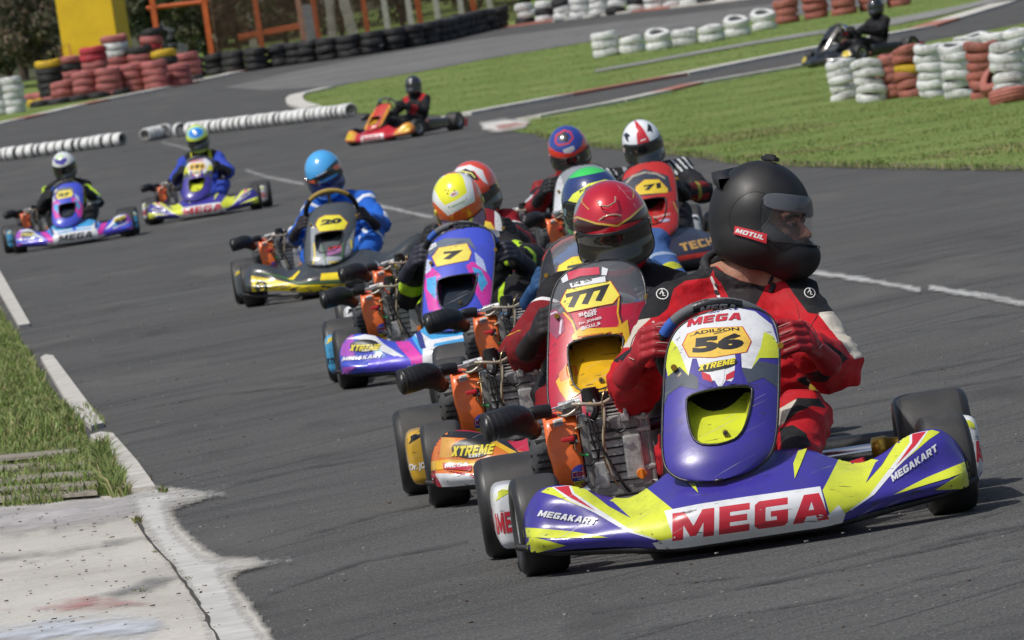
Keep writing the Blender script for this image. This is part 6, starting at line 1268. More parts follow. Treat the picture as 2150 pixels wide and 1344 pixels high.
build_helmet(oD, HM(pD['head'], R(6), R(33), R(-7)) @ Matrix.Diagonal((.94, .94, .97, 1)), 'e5622a', [('e9ecec', [h([(160, 250), (185, 190), (240, 140), (420, 150), (475, 200), (450, 360), (242, 404), (200, 335)])]), ('f3ee2a', [h([(205, 205), (238, 160), (330, 140), (405, 152), (418, 190), (410, 292), (330, 320), (238, 332), (215, 280)])]), ('2a2622', [h([(160, 380), (170, 420), (215, 500), (200, 430), (168, 350)]), h([(500, 330), (530, 300), (540, 400), (500, 420)])]), ('eadf1c', [h([(236, 490), (300, 480), (482, 430), (488, 480), (400, 512), (300, 530)]), h([(480, 540), (540, 440), (520, 400), (490, 480)])])],
      VIS_PUR, R(33), zlo=-.062, zhi=-.004, azm=60, decs=[(ellipse(-.016, .028 + .02, .022, .011, 8), K_WHT), (text('BELL', -.029, .043, .025, .008, 8, .06, .1), K_REDP), (text('monoculo', -.046, -.006, .070, .0095, 8, .02, .2), mat('green_print', (.2, .45, .05), rough=.5))] + [(ellipse(a, b, .0028, .0028), K_TXT) for a, b in ((-.05, .075), (-.02, .082), (-.038, .070), (-.045, .058), (-.012, .062), (-.055, .0), (.03, .012))])
KE = at(-.13, 45.2); LE = liv_plain('e', 'b8281e', 'e8e8e8', 'ffffff', '', '8a1c20', '5')
kE = build_kart(KE, R(2), LE, 'red and white racing kart hidden behind kart 7, its engine showing', steer=0, swz=-.05, swc=(K_BLK, K_BLK, K_BLK, ''))
pE = pose(lean=.06, hz=.675, hdx=.02); pE['shR'] = (.22, 1.0, .49); pE['elR'] = (.275, .74, .38); pE['haR'] = (.20, .32, .46)
oE = build_person(kE, pE, 'driver in red and black overalls and orange and white helmet behind driver 7', '8e1420', [('1a191d', sleeve(pE, .35, 1.0)), ('d8d8d8', F_and(sleeve(pE, .5, .85), F_box(.33, .345, .2, .9))), ('dcdcdc', sleeve(pE, .30, .35))], 'overalls_red_black_sleeve', .011)
C = dict(cx=430, cy=240, hw=168); h = lambda q: HU(q, **C)
build_helmet(oE, HM(pE['head'], R(-10), R(22), R(-8)), 'd9482a', [('dedede', [h([(262, 160), (290, 110), (370, 70), (460, 75), (530, 130), (545, 230), (520, 200), (480, 120), (400, 95), (310, 130)])]), ('23221f', [h([(310, 150), (350, 100), (430, 92), (480, 130), (500, 190), (460, 170), (400, 130), (330, 140)]), h([(545, 240), (590, 220), (580, 330), (560, 420), (530, 330)])]), ('d8d36a', [strip(h([(330, 120), (400, 100), (460, 130), (478, 165)]), .05)])], VIS_DK, R(22), zlo=-.07, zhi=.02)
# kart 71 and the one behind it
KI = at(.835, 51.5); yI = R(9); LI = liv_71(KI, yI); kI = build_kart(KI, yI, LI, 'red and navy racing kart number 71 beyond the leader', steer=R(-4), swz=-.05, swc=(K_BLK, K_BLK, K_BLK, ''))
pI = pose(lean=.14, hz=.690, hdx=.04); pI['shL'] = (-.075, 1.0, .515); pI['shR'] = (.375, 1.0, .515); pI['elL'] = (-.17, .76, .40); pI['elR'] = (.43, .76, .39); pI['haR'] = (.205, .34, .44)
oI = build_person(kI, pI, 'driver of kart 71 in black overalls, white helmet with a red centre stripe', '1b1b20', [('c9ced2', F_or(*[F_and(F_ball(V(pI['sh' + s]) + V((0, -.03, .03)), .085), lambda P: np.sin(P[:, 0] * 190 + P[:, 2] * 90) * .004 - .001) for s in 'LR'])), ('9aa0a6', F_or(F_and(F_above(.56), lambda P: .012 - np.abs(np.abs(P[:, 0] - .15) - .09)))), ('8a1a1c', F_and(sleeve(pI, .1, .75, 'R', True), lambda P: np.sin(P[:, 2] * 90) * .01)), ('a8a040', F_and(sleeve(pI, .3, .5, 'R', True), lambda P: np.sin(P[:, 0] * 120) * .01))], 'overalls_black_white', .010)
C = dict(cx=815, cy=235, hw=146); h = lambda q: HU(q, **C)
build_helmet(oI, HM(pI['head'], R(-4), R(14), R(-6)) @ Matrix.Diagonal((.94, .94, .97, 1)), 'e4e8ec', [('c22430', [h([(800, 60), (835, 140), (858, 235), (855, 262), (762, 262), (770, 190)])]), ('1c1e22', [h([(700, 140), (722, 130), (738, 158), (720, 165), (716, 200), (704, 175)]), h([(862, 140), (878, 108), (896, 130), (892, 178), (875, 160), (852, 162)]), h([(668, 240), (680, 270), (700, 340), (660, 320)]), h([(960, 180), (940, 120), (930, 200), (950, 330), (970, 300)])]), ('8d9298', [h([(690, 330), (760, 400), (870, 400), (940, 330), (940, 420), (690, 420)])]), ('f0d8d8', [strip(h([(790, 205), (830, 200)]), .06)])],
      VIS_DK, R(14), zlo=-.070, zhi=.040)
KJ = at(.50, 54.0); LJ = liv_plain('j', '3a3f4a', 'c8ccd0', 'e0e0e0', '', '8f959c', '', hs=1.0)
kJ = build_kart(KJ, R(0), LJ, 'grey racing kart whose engine shows behind the green helmet', steer=0, swz=-.05, swc=(K_BLK, K_BLK, K_BLK, ''))
pJ = pose(lean=-.02, hz=.685, hdx=-.01); pJ['shL'] = (-.22, 1.0, .47); pJ['elL'] = (-.30, .74, .36)
oJ = build_person(kJ, pJ, 'driver with red helmet and blue crown, red and black overalls, behind the green helmet', '8c1a20', [('1b1a20', sleeve(pJ, .15, 1.0)), ('b4b4b8', F_and(sleeve(pJ, .5, .75, 'L'), F_box(-.35, -.27, .2, .9))), ('a82028', F_and(sleeve(pJ, .8, 1.0, 'L')))], 'overalls_red_black_far', .011)
C = dict(cx=300, cy=262, hw=140); h = lambda q: HU(q, **C)
build_helmet(oJ, HM(pJ['head'], R(2), R(24), R(-6)), 'd93a28', [('2c3f92', [h([(180, 200), (205, 120), (260, 92), (330, 95), (385, 130), (410, 200), (380, 250), (330, 275), (270, 272), (210, 240)])]), ('c0392e', [strip(h([(225, 190), (240, 150), (300, 130), (335, 150), (340, 190), (300, 215), (240, 210), (225, 190)]), .09)]), ('23242a', [h([(250, 150), (300, 140), (320, 170), (300, 205), (255, 190)]), h([(190, 295), (300, 300), (420, 270), (430, 300), (300, 330), (200, 320)])]), ('b9bec6', [h([(255, 245), (330, 235), (335, 262), (300, 275), (262, 268)])])], VIS_DK, R(24), zlo=-.050, zhi=.020)
# kart 20
KF = at(-.989, 57.77); yF = R(.3); LF = liv_20(KF, yF); kF = build_kart(KF, yF, LF, 'yellow and black racing kart number 20 on the left', swc=(mat('ochre_grip', (.35, .24, .05), rough=.8), K_BLK, K_BLK, ''), steer=0)
pF = pose(lean=.012, hz=.72, hdx=-.03); pF.update(shL=(-.13, 1.0, .50), shR=(.22, 1.0, .50), elL=(-.245, .74, .36), elR=(.29, .74, .36), haL=(-.20, .32, .42), haR=(.20, .32, .42), knR=(.225, .42, .30))
oF = build_person(kF, pF, 'driver in bright blue overalls and a sky blue helmet in kart 20', '1f62c4', [('dfe6ee', F_or(sleeve(pF, .02, .10), F_and(sleeve(pF, .65, .95), lambda P: np.abs(P[:, 0] - .045) - .265), F_and(knees(pF, .10), lambda P: np.sin(P[:, 0] * 100 + P[:, 2] * 60) * .006 - .001))), ('a8502a', F_box(.12, .15, .44, .48))], 'overalls_blue', .010, glove=('glove_dark_purple', '231b22'))
C = dict(cx=898, cy=240, hw=146); h = lambda q: HU(q, **C)
build_helmet(oF, HM(pF['head'], R(-6), R(24), R(-8)), '4aa3e0', [('2a3a34', [h([(755, 230), (800, 250), (900, 240), (1025, 165), (1045, 200), (1040, 340), (1000, 260), (900, 280), (790, 300), (760, 280)])]), ('e8622c', [h([(768, 258), (830, 262), (835, 285), (790, 292)]), h([(985, 215), (1030, 195), (1034, 225), (1000, 240)])]), ('17191f', [h([(830, 255), (980, 225), (985, 245), (840, 280)])])], VIS_BLU, R(24), zlo=-.068, zhi=.004, azm=70, decs=[(text('SUOMY', -.035, -.008, .075, .010, 10, .03, .1), K_WHT)])
# the two karts further back on the left
KG = at(-4.104, 93.0); yG = R(4); LG = liv_pink('27', '', KD, yD, 'pinkb'); 
kG = build_kart(KG, yG, LG, 'pink, blue and white racing kart number 27 at the far left', steer=0)
pG = pose(lean=.02, hz=.765, hdx=.01)
oG = build_person(kG, pG, 'driver in black overalls with lime sleeve and a white helmet in kart 27', '18191c', [('b8dc30', F_or(F_and(sleeve(pG, .15, .95, 'R'), F_box(.12, .4, .2, .9)), F_ball(V(pG['shL']) + V((-.02, 0, .03)), .05))), ('d8dce0', F_and(sleeve(pG, .3, .8, 'R', True), lambda P: np.sin(P[:, 2] * 120) * .01))], 'overalls_black_lime_far', .012)
C = dict(cx=465, cy=455, hw=96); h = lambda q: HU(q, **C)
build_helmet(oG, HM(pG['head'], R(-4), R(22), R(-6)), 'd5d9d6', [('4a3f9a', [h([(400, 380), (440, 400), (500, 395), (500, 420), (460, 445), (410, 420)])]), ('9fd060', [h([(425, 375), (470, 370), (470, 395), (430, 400)])]), ('4a4450', [h([(370, 490), (460, 520), (560, 480), (560, 560), (380, 560)])])], VIS_DK, R(22))
KH = at(-2.978, 98.6); yH = R(-.5); LH = liv_mega('191', ''); LH['cell'] = .012; LH['hires'] = 0
kH = build_kart(KH, yH, LH, 'purple and yellow racing kart number 191 far back, left of kart 20', steer=0)
pH = pose(lean=-.0, hz=.81, hdx=.0)
oH = build_person(kH, pH, 'driver in blue and black overalls and a lime helmet with blue crown', '2f47b0', [('17181c', F_or(sleeve(pH, .35, 1.0, 'both', True), F_seg(pH['shL'], pH['neck'], .2, 1.2, .1), F_seg(pH['shR'], pH['neck'], .2, 1.2, .1), F_above(.68))), ('c8cc30', F_and(F_box(-.10, .12, .45, .68), lambda P: np.abs(P[:, 0]) - .085))], 'overalls_blue_black', .012)
C = dict(cx=1440, cy=258, hw=92); h = lambda q: HU(q, **C)
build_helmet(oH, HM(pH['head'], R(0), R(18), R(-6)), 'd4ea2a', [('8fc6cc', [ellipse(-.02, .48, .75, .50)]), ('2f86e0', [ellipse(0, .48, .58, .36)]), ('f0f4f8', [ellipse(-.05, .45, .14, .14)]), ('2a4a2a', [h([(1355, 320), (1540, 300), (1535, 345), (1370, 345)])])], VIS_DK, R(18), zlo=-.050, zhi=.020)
# the red kart spun on the far side and the black one beyond the tyre stacks
LK = liv_plain('k', 'c81e2c', 'e29a34', 'f0e0e0', 'MEGA', 'c83a28', '', wcol='c81e2c', scoop='d8a02a', hs=.86); LK['pod'] = ['1c1c1e', '1c1c1e', '8a2020', '', '111111']
KK = at(*gp(812, 297)[:2]); kK = build_kart(KK, R(-30), LK, 'red and orange racing kart turning out of the far corner', steer=R(-20), wheelturn=R(-15))
pK = pose(lean=.0, hz=.75); oK = build_person(kK, pK, 'driver in black overalls with red trim, dark helmet, in the red and orange kart', '1a1a1e', [('b02028', F_or(sleeve(pK, .45, .75, 'both', True), F_seg(pK['shL'], pK['neck'], .1, .5, .09), F_seg(pK['shR'], pK['neck'], .1, .5, .09)))], 'overalls_black_redtrim', .012)
build_helmet(oK, HM(pK['head'], R(8), R(4), 0), '26282c', [], VIS_DK, 0)
LL = liv_plain('l', '17181a', '1c1d20', '222326', '', '1c1d20', '', acc='d8c030', scoop='222222')
KL = at(*gp(1758, 136)[:2]); kL = build_kart(KL, R(-48), LL, 'black racing kart passing behind the red and white tyre stacks', steer=0)
pL = pose(lean=.0, hz=.79); oL = build_person(kL, pL, 'driver all in black with a black helmet in the kart beyond the tyre stacks', '18181b', [('6a6a5c', F_seg(pL['hip'], pL['knL'], .1, .8, .12)), ('b02424', F_seg(pL['elL'], pL['haL'], .5, .85, .1))], 'overalls_black', .012)
build_helmet(oL, HM(pL['head'], R(10), R(6), 0), '1b1c1e', [], VIS_DK, 0)
# ------------------------------------------------------------- tyres, booth, frames and greenery in the background
ORD = ['first', 'second', 'third', 'fourth', 'fifth', 'sixth', 'seventh', 'eighth', 'ninth', 'tenth', 'eleventh', 'twelfth', 'thirteenth', 'fourteenth', 'fifteenth', 'sixteenth', 'seventeenth', 'eighteenth', 'nineteenth', 'twentieth',
       'twenty-first', 'twenty-second', 'twenty-third', 'twenty-fourth', 'twenty-fifth', 'twenty-sixth', 'twenty-seventh', 'twenty-eighth', 'twenty-ninth', 'thirtieth']
TIER = ['bottom', 'second', 'third', 'fourth', 'fifth', 'top']
def tyre_mat(name, c, d=.55): return mat(name, c, rough=.65, var=.2, vs=3.5, bump=.5, bs=45, dirt=d, dirtcol=(.03, .028, .026))
T_W = tyre_mat('white_tyre_paint', (.72, .73, .71), .9); T_R = tyre_mat('red_tyre_paint', (.42, .13, .12), .5); T_BR = tyre_mat('bright_red_tyre_paint', (.45, .035, .05), .3); T_K = tyre_mat('black_tyre_rubber', (.022, .022, .023), .3); T_Y = tyre_mat('yellow_tyre_paint', (.62, .40, .02), .4); T_O = tyre_mat('brick_red_tyre_paint', (.40, .13, .095), .85)
T_SW = tyre_mat('shaded_grimy_sidewall', (.20, .20, .19), .9)  # darkened grey puts the shade between rolled tyres into the sidewalls, with grime
T_G = mat('grey_tyre_core', (.16, .16, .155), rough=.8)
def tyre_mesh(m, r=.31, w=.19, seed=0):
    rr = random.Random(seed); a = MB(); h = w / 2; n = 40; prof = [(r * .56, -h * .72), (r * .60, -h * .92), (r * .74, -h * 1.0), (r * .90, -h * .88), (r * .985, -h * .6), (r * .965, -h * .5), (r * .965, -h * .42), (r, -h * .36), (r * 1.005, -h * .05), (r * .97, 0), (r * 1.005, h * .05), (r, h * .36), (r * .965, h * .42), (r * .965, h * .5), (r * .985, h * .6), (r * .90, h * .88), (r * .74, h), (r * .60, h * .92), (r * .56, h * .72), (r * .62, h * .5), (r * .82, h * .4), (r * .85, 0), (r * .82, -h * .4), (r * .62, -h * .5), (r * .56, -h * .72)]
    a.lathe(prof, m, n, 'Z'); me = a.mesh('tyre'); merge(me); co = coords(me); th = np.arctan2(co[:, 1], co[:, 0]); p1, p2 = rr.random() * 6, rr.random() * 6; k = 1 + .035 * np.sin(2 * th + p1) + .015 * np.sin(5 * th + p2); co[:, 0] *= k; co[:, 1] *= k; co[:, 2] += .012 * np.sin(2 * th + p2); me.vertices.foreach_set('co', co.astype(np.float32).ravel()); me.update(); return me
TM = {}
def kart_tyre_mesh(w, r, seed):
    rr = random.Random(seed); a = MB(); h = w / 2; a.lathe([(r * .90, -h * .93), (r * .975, -h * .8), (r, -h * .45), (r * 1.01, 0), (r, h * .45), (r * .975, h * .8), (r * .90, h * .93)], T_W, 30, 'Z')
    a.lathe([(r * .90, -h * .93), (r * .80, -h * .99), (r * .55, -h * .94), (r * .5, -h * .6), (r * .5, h * .6), (r * .55, h * .94), (r * .80, h * .99), (r * .90, h * .93)], T_SW, 30, 'Z'); return a.mesh('tyre')
def tyre(loc, m, label, group, r=.31, w=.19, tilt=(0, 0), rz=None, cat='tyre'):
    k = (m.name, r, w, random.randrange(3)); me = TM.get(k) or TM.setdefault(k, kart_tyre_mesh(w, r, len(TM)) if r < .14 else tyre_mesh(m, r, w, len(TM)))
    o = put('tyre', me, None, loc, (tilt[0], tilt[1], random.random() * 6 if rz is None else rz)); tag(o, label, cat, group); return o
# black wall: three tiers
wall = [(405, 167), (452, 160), (505, 153), (560, 145), (610, 137), (660, 131), (712, 124), (762, 117), (812, 109), (862, 101), (912, 92), (960, 80), (1010, 68), (1052, 60), (1085, 55)]
Pw = [gp(*p) for p in wall]
def along(P, step):
    d = 0; o = [P[0].copy()]; need = step
    for a, b in zip(P[:-1], P[1:]):
        L = (b - a).length; t = need - d
        while d + L >= need: o.append(a.lerp(b, (need - d) / L)); need += step
        d += L
    return o
cols = along(Pw, .635)
for i, p in enumerate(cols[:30]):
    for t in range(3):
        j = random.uniform(-.03, .03); tyre((p.x + j, p.y + .35 + random.uniform(-.03, .05), hz(p.y) + .10 + .185 * t), T_K, 'black tyre, %s column from left of the low black wall, %s tier' % (ORD[i], ['bottom', 'middle', 'top'][t]), 'black tyres of the long low wall', tilt=(random.uniform(-.06, .06), random.uniform(-.06, .06)))
# flat black strip of half buried tyres in front of the red stacks
for i, (a, b) in enumerate([(90, 222), (128, 217), (168, 211), (208, 205), (248, 198), (288, 191), (328, 184), (368, 177), (402, 170)]):
    p = gp(a, b + 3); tyre((p.x, p.y - .1, hz(p.y) + .07), T_K, 'half buried black tyre before the red stacks, %s from the left' % ORD[i], 'half buried tyres before the red stacks')
# red stacks: px of the foot centre, list of tiers from the bottom
R_ = lambda n: [T_R] * n
stacks = [(64, 222, [T_Y], 'low yellow'), (103, 214, [T_R, T_K, T_K, T_K, T_K, T_Y], 'black tyres with a yellow top'), (150, 205, R_(4) + [T_K, T_R], 'pink tyres with a black one near the top'), (198, 201, R_(5) + [T_BR, T_BR], 'tallest'), (246, 191, R_(5) + [T_W, T_W, T_R], 'white topped'), (296, 184, R_(5) + [T_K], 'fifth'), (344, 177, R_(3) + [T_K, T_Y], 'with black and yellow on top'), (390, 168, R_(4), 'rightmost')]
for si, (a, b, tiers, nm) in enumerate(stacks):
    p = gp(a + 9, b + 4)
    for t, m in enumerate(tiers):
        nmm = {T_R: 'faded red', T_K: 'black', T_BR: 'bright red', T_W: 'white', T_Y: 'yellow'}[m]
        tyre((p.x + random.uniform(-.02, .02), p.y + .42, hz(p.y) + .10 + .178 * t), m, '%s tyre at level %d of the %s stack from left by the booth' % (nmm, t + 1, ORD[si]), 'tyre stacks by the yellow booth', r=.335 if a != 64 else .2)
for i, (a, b, n) in enumerate([(182, 212, 4), (231, 205, 4), (280, 197, 4), (329, 190, 4), (376, 182, 3), (135, 218, 3)]):
    p = gp(a, b)
    for t in range(n): tyre((p.x, p.y + .85, hz(p.y) + .10 + .178 * t), T_R, 'faded red tyre at level %d of the %s gap behind the booth stacks' % (t + 1, ORD[i]), 'tyre stacks by the yellow booth', r=.33)
p = gp(318, 182); q = V((p.x, p.y + .75, hz(p.y)))
for t, m, nmm in ((0, T_Y, 'yellow'), (1, T_O, 'orange-red'), (2, T_BR, 'bright red'), (3, T_R, 'faded red'), (4, T_K, 'black')):
    tyre((q.x + .05 * t, q.y, q.z + .55 + .17 * t + .10), m, '%s leaning tyre, level %d of the tilted pile by the orange frame' % (nmm, t + 1), 'tilted pile behind the red stacks', tilt=(.1, .16))
for t in range(3): tyre((q.x, q.y, q.z + .10 + .178 * t), T_R, 'faded red tyre under the tilted pile, tier %d from the ground' % (t + 1), 'tilted pile behind the red stacks')
for i, (a, b) in enumerate([(72, 212), (95, 209), (120, 206)]):
    p = gp(a, b); tyre((p.x, p.y + .15, hz(p.y) + .1), T_R, 'faded red tyre lying low at the left foot of the stacks, %s from the left' % ORD[i], 'low red tyres at the left')
# white stacks at the far left edge
for i, (a, b, n) in enumerate([(-8, 246, 5), (32, 240, 5)]):
    p = gp(a, b)
    for t in range(n): tyre((p.x + random.uniform(-.03, .03), p.y + .2, hz(p.y) + .1 + .175 * t), T_W, 'white tyre, tier %d, %s stack at the left edge of the photo' % (t + 1, ['outer', 'inner'][i]), 'white stacks at the left edge', r=.29, tilt=(random.uniform(-.05, .05), random.uniform(-.05, .05)))
# white tyres continuing the wall to the right
for i in range(13):
    a = 1108 + i * 38; b = 52 - i * 4.4; p = gp(a, b)
    for t in range(3):
        m = T_W if (i * 7 + t * 3) % 5 else T_K
        tyre((p.x + random.uniform(-.05, .05), p.y + .4, hz(p.y) + .1 + .18 * t), m, '%s tyre, %s pile right of the long black wall, %s tier' % ('white' if m is T_W else 'black', ORD[i], ['bottom', 'middle', 'top'][t]), 'white tyres right of the black wall', r=.26, tilt=(random.uniform(-.12, .12), random.uniform(-.1, .1)))
# white row standing on the infield, then red
row = [(1275, 120, T_W, 3), (1330, 112, T_W, 2), (1386, 106, T_W, 2), (1440, 97, T_W, 2), (1497, 89, T_W, 2), (1551, 78, T_W, 2), (1607, 64, T_W, 2), (1655, 50, T_O, 3), (1716, 40, T_O, 3), (1775, 32, T_O, 3), (1832, 23, T_O, 3), (1890, 14, T_O, 3)]
for i, (a, b, m, n) in enumerate(row):
    p = gp(a, b)
    for t in range(n):
        top = t == n - 1 and m is T_W and i in (2, 5, 6)
        tyre((p.x, p.y + .25, hz(p.y) + .09 + .165 * t + (.05 if top else 0)), m, '%s tyre, %s pile from left on the infield grass, %s' % ('white' if m is T_W else 'brick red', ORD[i], ['on the ground', 'second up', 'on top'][t]), 'tyre row on the infield', r=.265, w=.17, tilt=(.32 if top else random.uniform(-.04, .08), random.uniform(-.05, .05)), rz=0 if top else None)
# kart tyres in two rolled rows on the asphalt
def roll(a, b, n, grp, where, mixed=True):
    P, Q = gp(*a), gp(*b); x = P.x; i = 0; L = (Q - P)
    t = 0.0; tot = L.length
    while t < tot:
        w = random.choice([.13, .14, .20, .21, .22]) if mixed else .2; c = P + L * ((t + w / 2) / tot) + V((0, random.uniform(-.03, .03), 0))
        ang = math.atan2(L.y, L.x)
        o = tyre((c.x, c.y, hz(c.y) + .125), T_W, 'white kart tyre, %s from left in the row %s' % (ORD[min(i, 29)], where), grp, r=random.choice([.116, .122, .128]), w=w - .03, rz=0)
        o.rotation_euler = (Matrix.Rotation(ang + random.uniform(-.12, .12), 4, 'Z') @ Matrix.Rotation(pi / 2, 4, 'Y')).to_euler(); t += w + random.choice([0, .01, .03, .05]); i += 1
roll((-30, 344), (258, 306), 0, 'white kart tyres in the left row', 'at the left edge')
roll((306, 298), (342, 291), 0, 'white kart tyres in the right row', 'start beside the open tyres')
roll((398, 286), (738, 246), 0, 'white kart tyres in the right row', 'behind the lime helmet')
for i, (a, b) in enumerate(((350, 290), (380, 288))):
    p = gp(a, b); o = tyre((p.x, p.y, hz(p.y) + .13), T_W, 'white kart tyre showing its dark hole, %s of the two turned ones' % ['left', 'right'][i], 'turned kart tyres', r=.135, w=.13, rz=0); o.rotation_euler = (Matrix.Rotation(R(25 * (i * 2 - 1)), 4, 'Z') @ Matrix.Rotation(pi / 2, 4, 'X')).to_euler()
# right hand stacks on the grass
def stack(px, py, n, m, nm, grp, r=.19, w=.118, top=0, back=0):
    p = gp(px, py + 8); w *= .9
    for t in range(n):
        mm = m[t % len(m)] if isinstance(m, (list, tuple)) else m; c = {T_W: 'white', T_O: 'brick red', T_K: 'black', T_Y: 'yellow'}[mm]
        tyre((p.x + random.uniform(-.012, .012), p.y + back + random.uniform(-.02, .02), hz(p.y) + w / 2 + w * .93 * t), mm, '%s tyre at level %d, %s' % (c, t + 1, nm), grp, r=r, w=w, tilt=(random.uniform(-.14, .14), random.uniform(-.12, .12)))
g_ = 'red and white stacks on the right grass'
for i, (a, b, n, m) in enumerate([(1778, 203, 5, T_W), (1834, 207, 5, T_W), (1880, 200, 5, [T_O, T_O, T_O, T_O, T_O]), (1920, 196, 6, [T_O, T_O, T_O, T_Y, T_O, T_O]), (1966, 196, 6, T_W), (2020, 198, 6, T_W), (2076, 198, 6, [T_O]), (2130, 206, 6, [T_W])]):
    stack(a, b, n, m, '%s front stack from left on the right grass' % ORD[i], g_)
for i, (a, b, n, m) in enumerate([(1892, 190, 5, T_O), (1946, 182, 5, T_O), (2000, 178, 5, T_W), (2056, 172, 6, T_W), (2112, 166, 6, T_W), (2165, 160, 6, T_W)]):
    stack(a, b, n, m, '%s rear stack from left on the right grass' % ORD[i], g_, r=.205, back=.5)
p = gp(2105, 214); o = tyre((p.x, p.y - .35, hz(p.y) + .24), T_O, 'large brick red tyre leaning on the stacks at the right edge', None, r=.24, w=.16, rz=0); o.rotation_euler = (R(24), R(-32), 0)
p = gp(2120, 216); o = tyre((p.x, p.y - .3, hz(p.y) + .08), T_O, 'brick red tyre lying under the leaning one at the right edge', None, r=.22, w=.15)

# yellow booth
YB = mat('yellow_booth_paint', (.78, .50, .012), rough=.55, var=.08, vs=1.2, bump=.2, bs=20, dirt=.25, dirtcol=(.3, .2, .05)); YD = mat('yellow_booth_side', (.70, .44, .012), rough=.6, var=.1, vs=1.2)
pb = gp(188, 200); b = empty('yellow_booth', (pb.x, pb.y + 2.2, hz(pb.y)), R(-12), 'plain yellow booth standing behind the stacked red tyres', 'booth')
bx = gx(190, 60, pb.y + 1.9).x - pb.x
a = MB(); a.box((bx + .10, 0, 1.6), (1.45, 1.4, 3.2), YB, .02); a.obj('wall', b); a = MB(); a.box((bx + .10, 0, 3.25), (1.7, 1.7, .12), YD, .02); a.obj('roof', b)
a = MB(); a.tube([(bx - .62, -.85, .3), (bx - .62, -.85, 1.3), (bx - .40, -.85, 1.36), (bx - .36, -.85, .3)], .02, mat('rust_red_steel', (.33, .09, .03), rough=.7), 8); a.obj('handrail', b)
# orange steel frames
OS = mat('orange_steel', (.55, .11, .025), rough=.6, var=.15, vs=4, dirt=.4, dirtcol=(.12, .04, .02)); WB = mat('weathered_board', (.42, .42, .38), rough=.9, var=.3, vs=3, dirt=.4); GP_ = mat('grey_post_concrete', (.33, .32, .29), rough=.9, var=.2); BR = mat('brown_netting', (.20, .11, .08), rough=.95, var=.5, vs=6)
def frame(label, posts, beams, yoff=.9, r=.075, group=None):
    base = gp(*posts[0]); D = base.y + yoff; b = empty('steel_frame', (base.x, D, hz(D)), 0, label, 'steel frame', group)
    for (a0, b0) in posts:
        q = gx(a0, b0, D); a = MB(); a.box((q.x - base.x, 0, 1.6), (r * 2, r * 2, 3.2), OS, .01); a.obj('post', b)
    for (a0, b0, a1, b1) in beams:
        q, w = gx(a0, b0, D), gx(a1, b1, D); a = MB(); a.tube([(q.x - base.x, 0, q.z - hz(D)), (w.x - base.x, 0, w.z - hz(D))], r * .8, OS, 8); a.obj('beam', b)
    return b
frame('orange steel goal frame behind the black tyres right of the booth', [(342, 150), (449, 140)], [(308, 18, 438, 3)], 1.4, .075)
frame('orange steel frame with cross beam at the middle of the black wall', [(553, 118), (672, 100)], [(500, 82, 668, 52), (500, 76, 668, 46)], 1.2, .065)
frame('single orange steel post above the black tyre wall beside the white board', [(776, 90)], [], 1.2, .07); frame('short orange steel post near the end of the black wall', [(886, 70)], [], 1.2, .08); frame('orange steel post at the right end of the netting', [(1000, 50)], [], 1.3, .08)
def board(px, py, w, h, m, label, name, lean=0, cat='board', D=1.5):
    q = gp(px, py); a = MB(); a.box((0, 0, h / 2), (w, .04, h), m, .006); o = a.obj(name, None, loc=(q.x, q.y + D, hz(q.y + D)), rot=(0, lean, 0)); return tag(o, label, cat)
board(533, 112, .20, 3.2, WB, 'pale weathered plank standing left of the cross beam', 'plank'); board(392, 128, .09, 1.4, mat('pink_plank', (.50, .25, .19), rough=.8), 'thin pinkish plank leaning before the grey hoarding', 'plank', -.05)
board(355, 138, 1.0, 1.15, mat('grey_hoarding', (.13, .14, .155), rough=.9, var=.5, vs=4), 'mottled grey hoarding behind the tilted tyre pile', 'hoarding', 0, 'hoarding', 2.4)
board(640, 108, .14, 3, mat('pink_plank', ()), 'pink board inside the orange frame with cross beam', 'plank'); board(700, 98, .25, 3, WB, 'ragged white board right of the orange frame', 'plank', .04); board(745, 92, .28, 3, WB, 'long pale board leaning beside the single orange post', 'plank', -.12)
board(655, 104, .28, 1.2, mat('blue_grey_panel', (.25, .28, .33), rough=.8), 'small blue grey panel inside the orange frame', 'panel')
for i, (a0, b0) in enumerate([(818, 90), (868, 84), (925, 74), (975, 66), (1035, 55)]): board(a0, b0, .15, 3.0, GP_, 'grey concrete fence post, %s from the left, above the black tyre wall' % ORD[i], 'fence_post', 0, 'post')
# brown netting fence: a lattice of thin strands on a dark hedge
q0, q1 = gp(455, 150), gp(1090, 50); D = q0.y + 2.6; a = MB(); x0, x1 = gx(455, 100, D).x, gx(1090, 20, D + 6).x; n = 150
for i in range(n): x = x0 + (x1 - x0) * i / n; a.box((x, D + 6 * i / n, hz(D) + 1.6), (.022, .02, 3.2), BR, 0)
for k in range(34): a.tube([(x0, D - .02, hz(D) + .05 + k * .095), (x1, D + 6 - .02, hz(D + 6) + .05 + k * .095)], .011, BR, 5)
tag(a.obj('netting_fence'), 'brown netting fence stretched behind the orange posts and black tyres', 'fence')
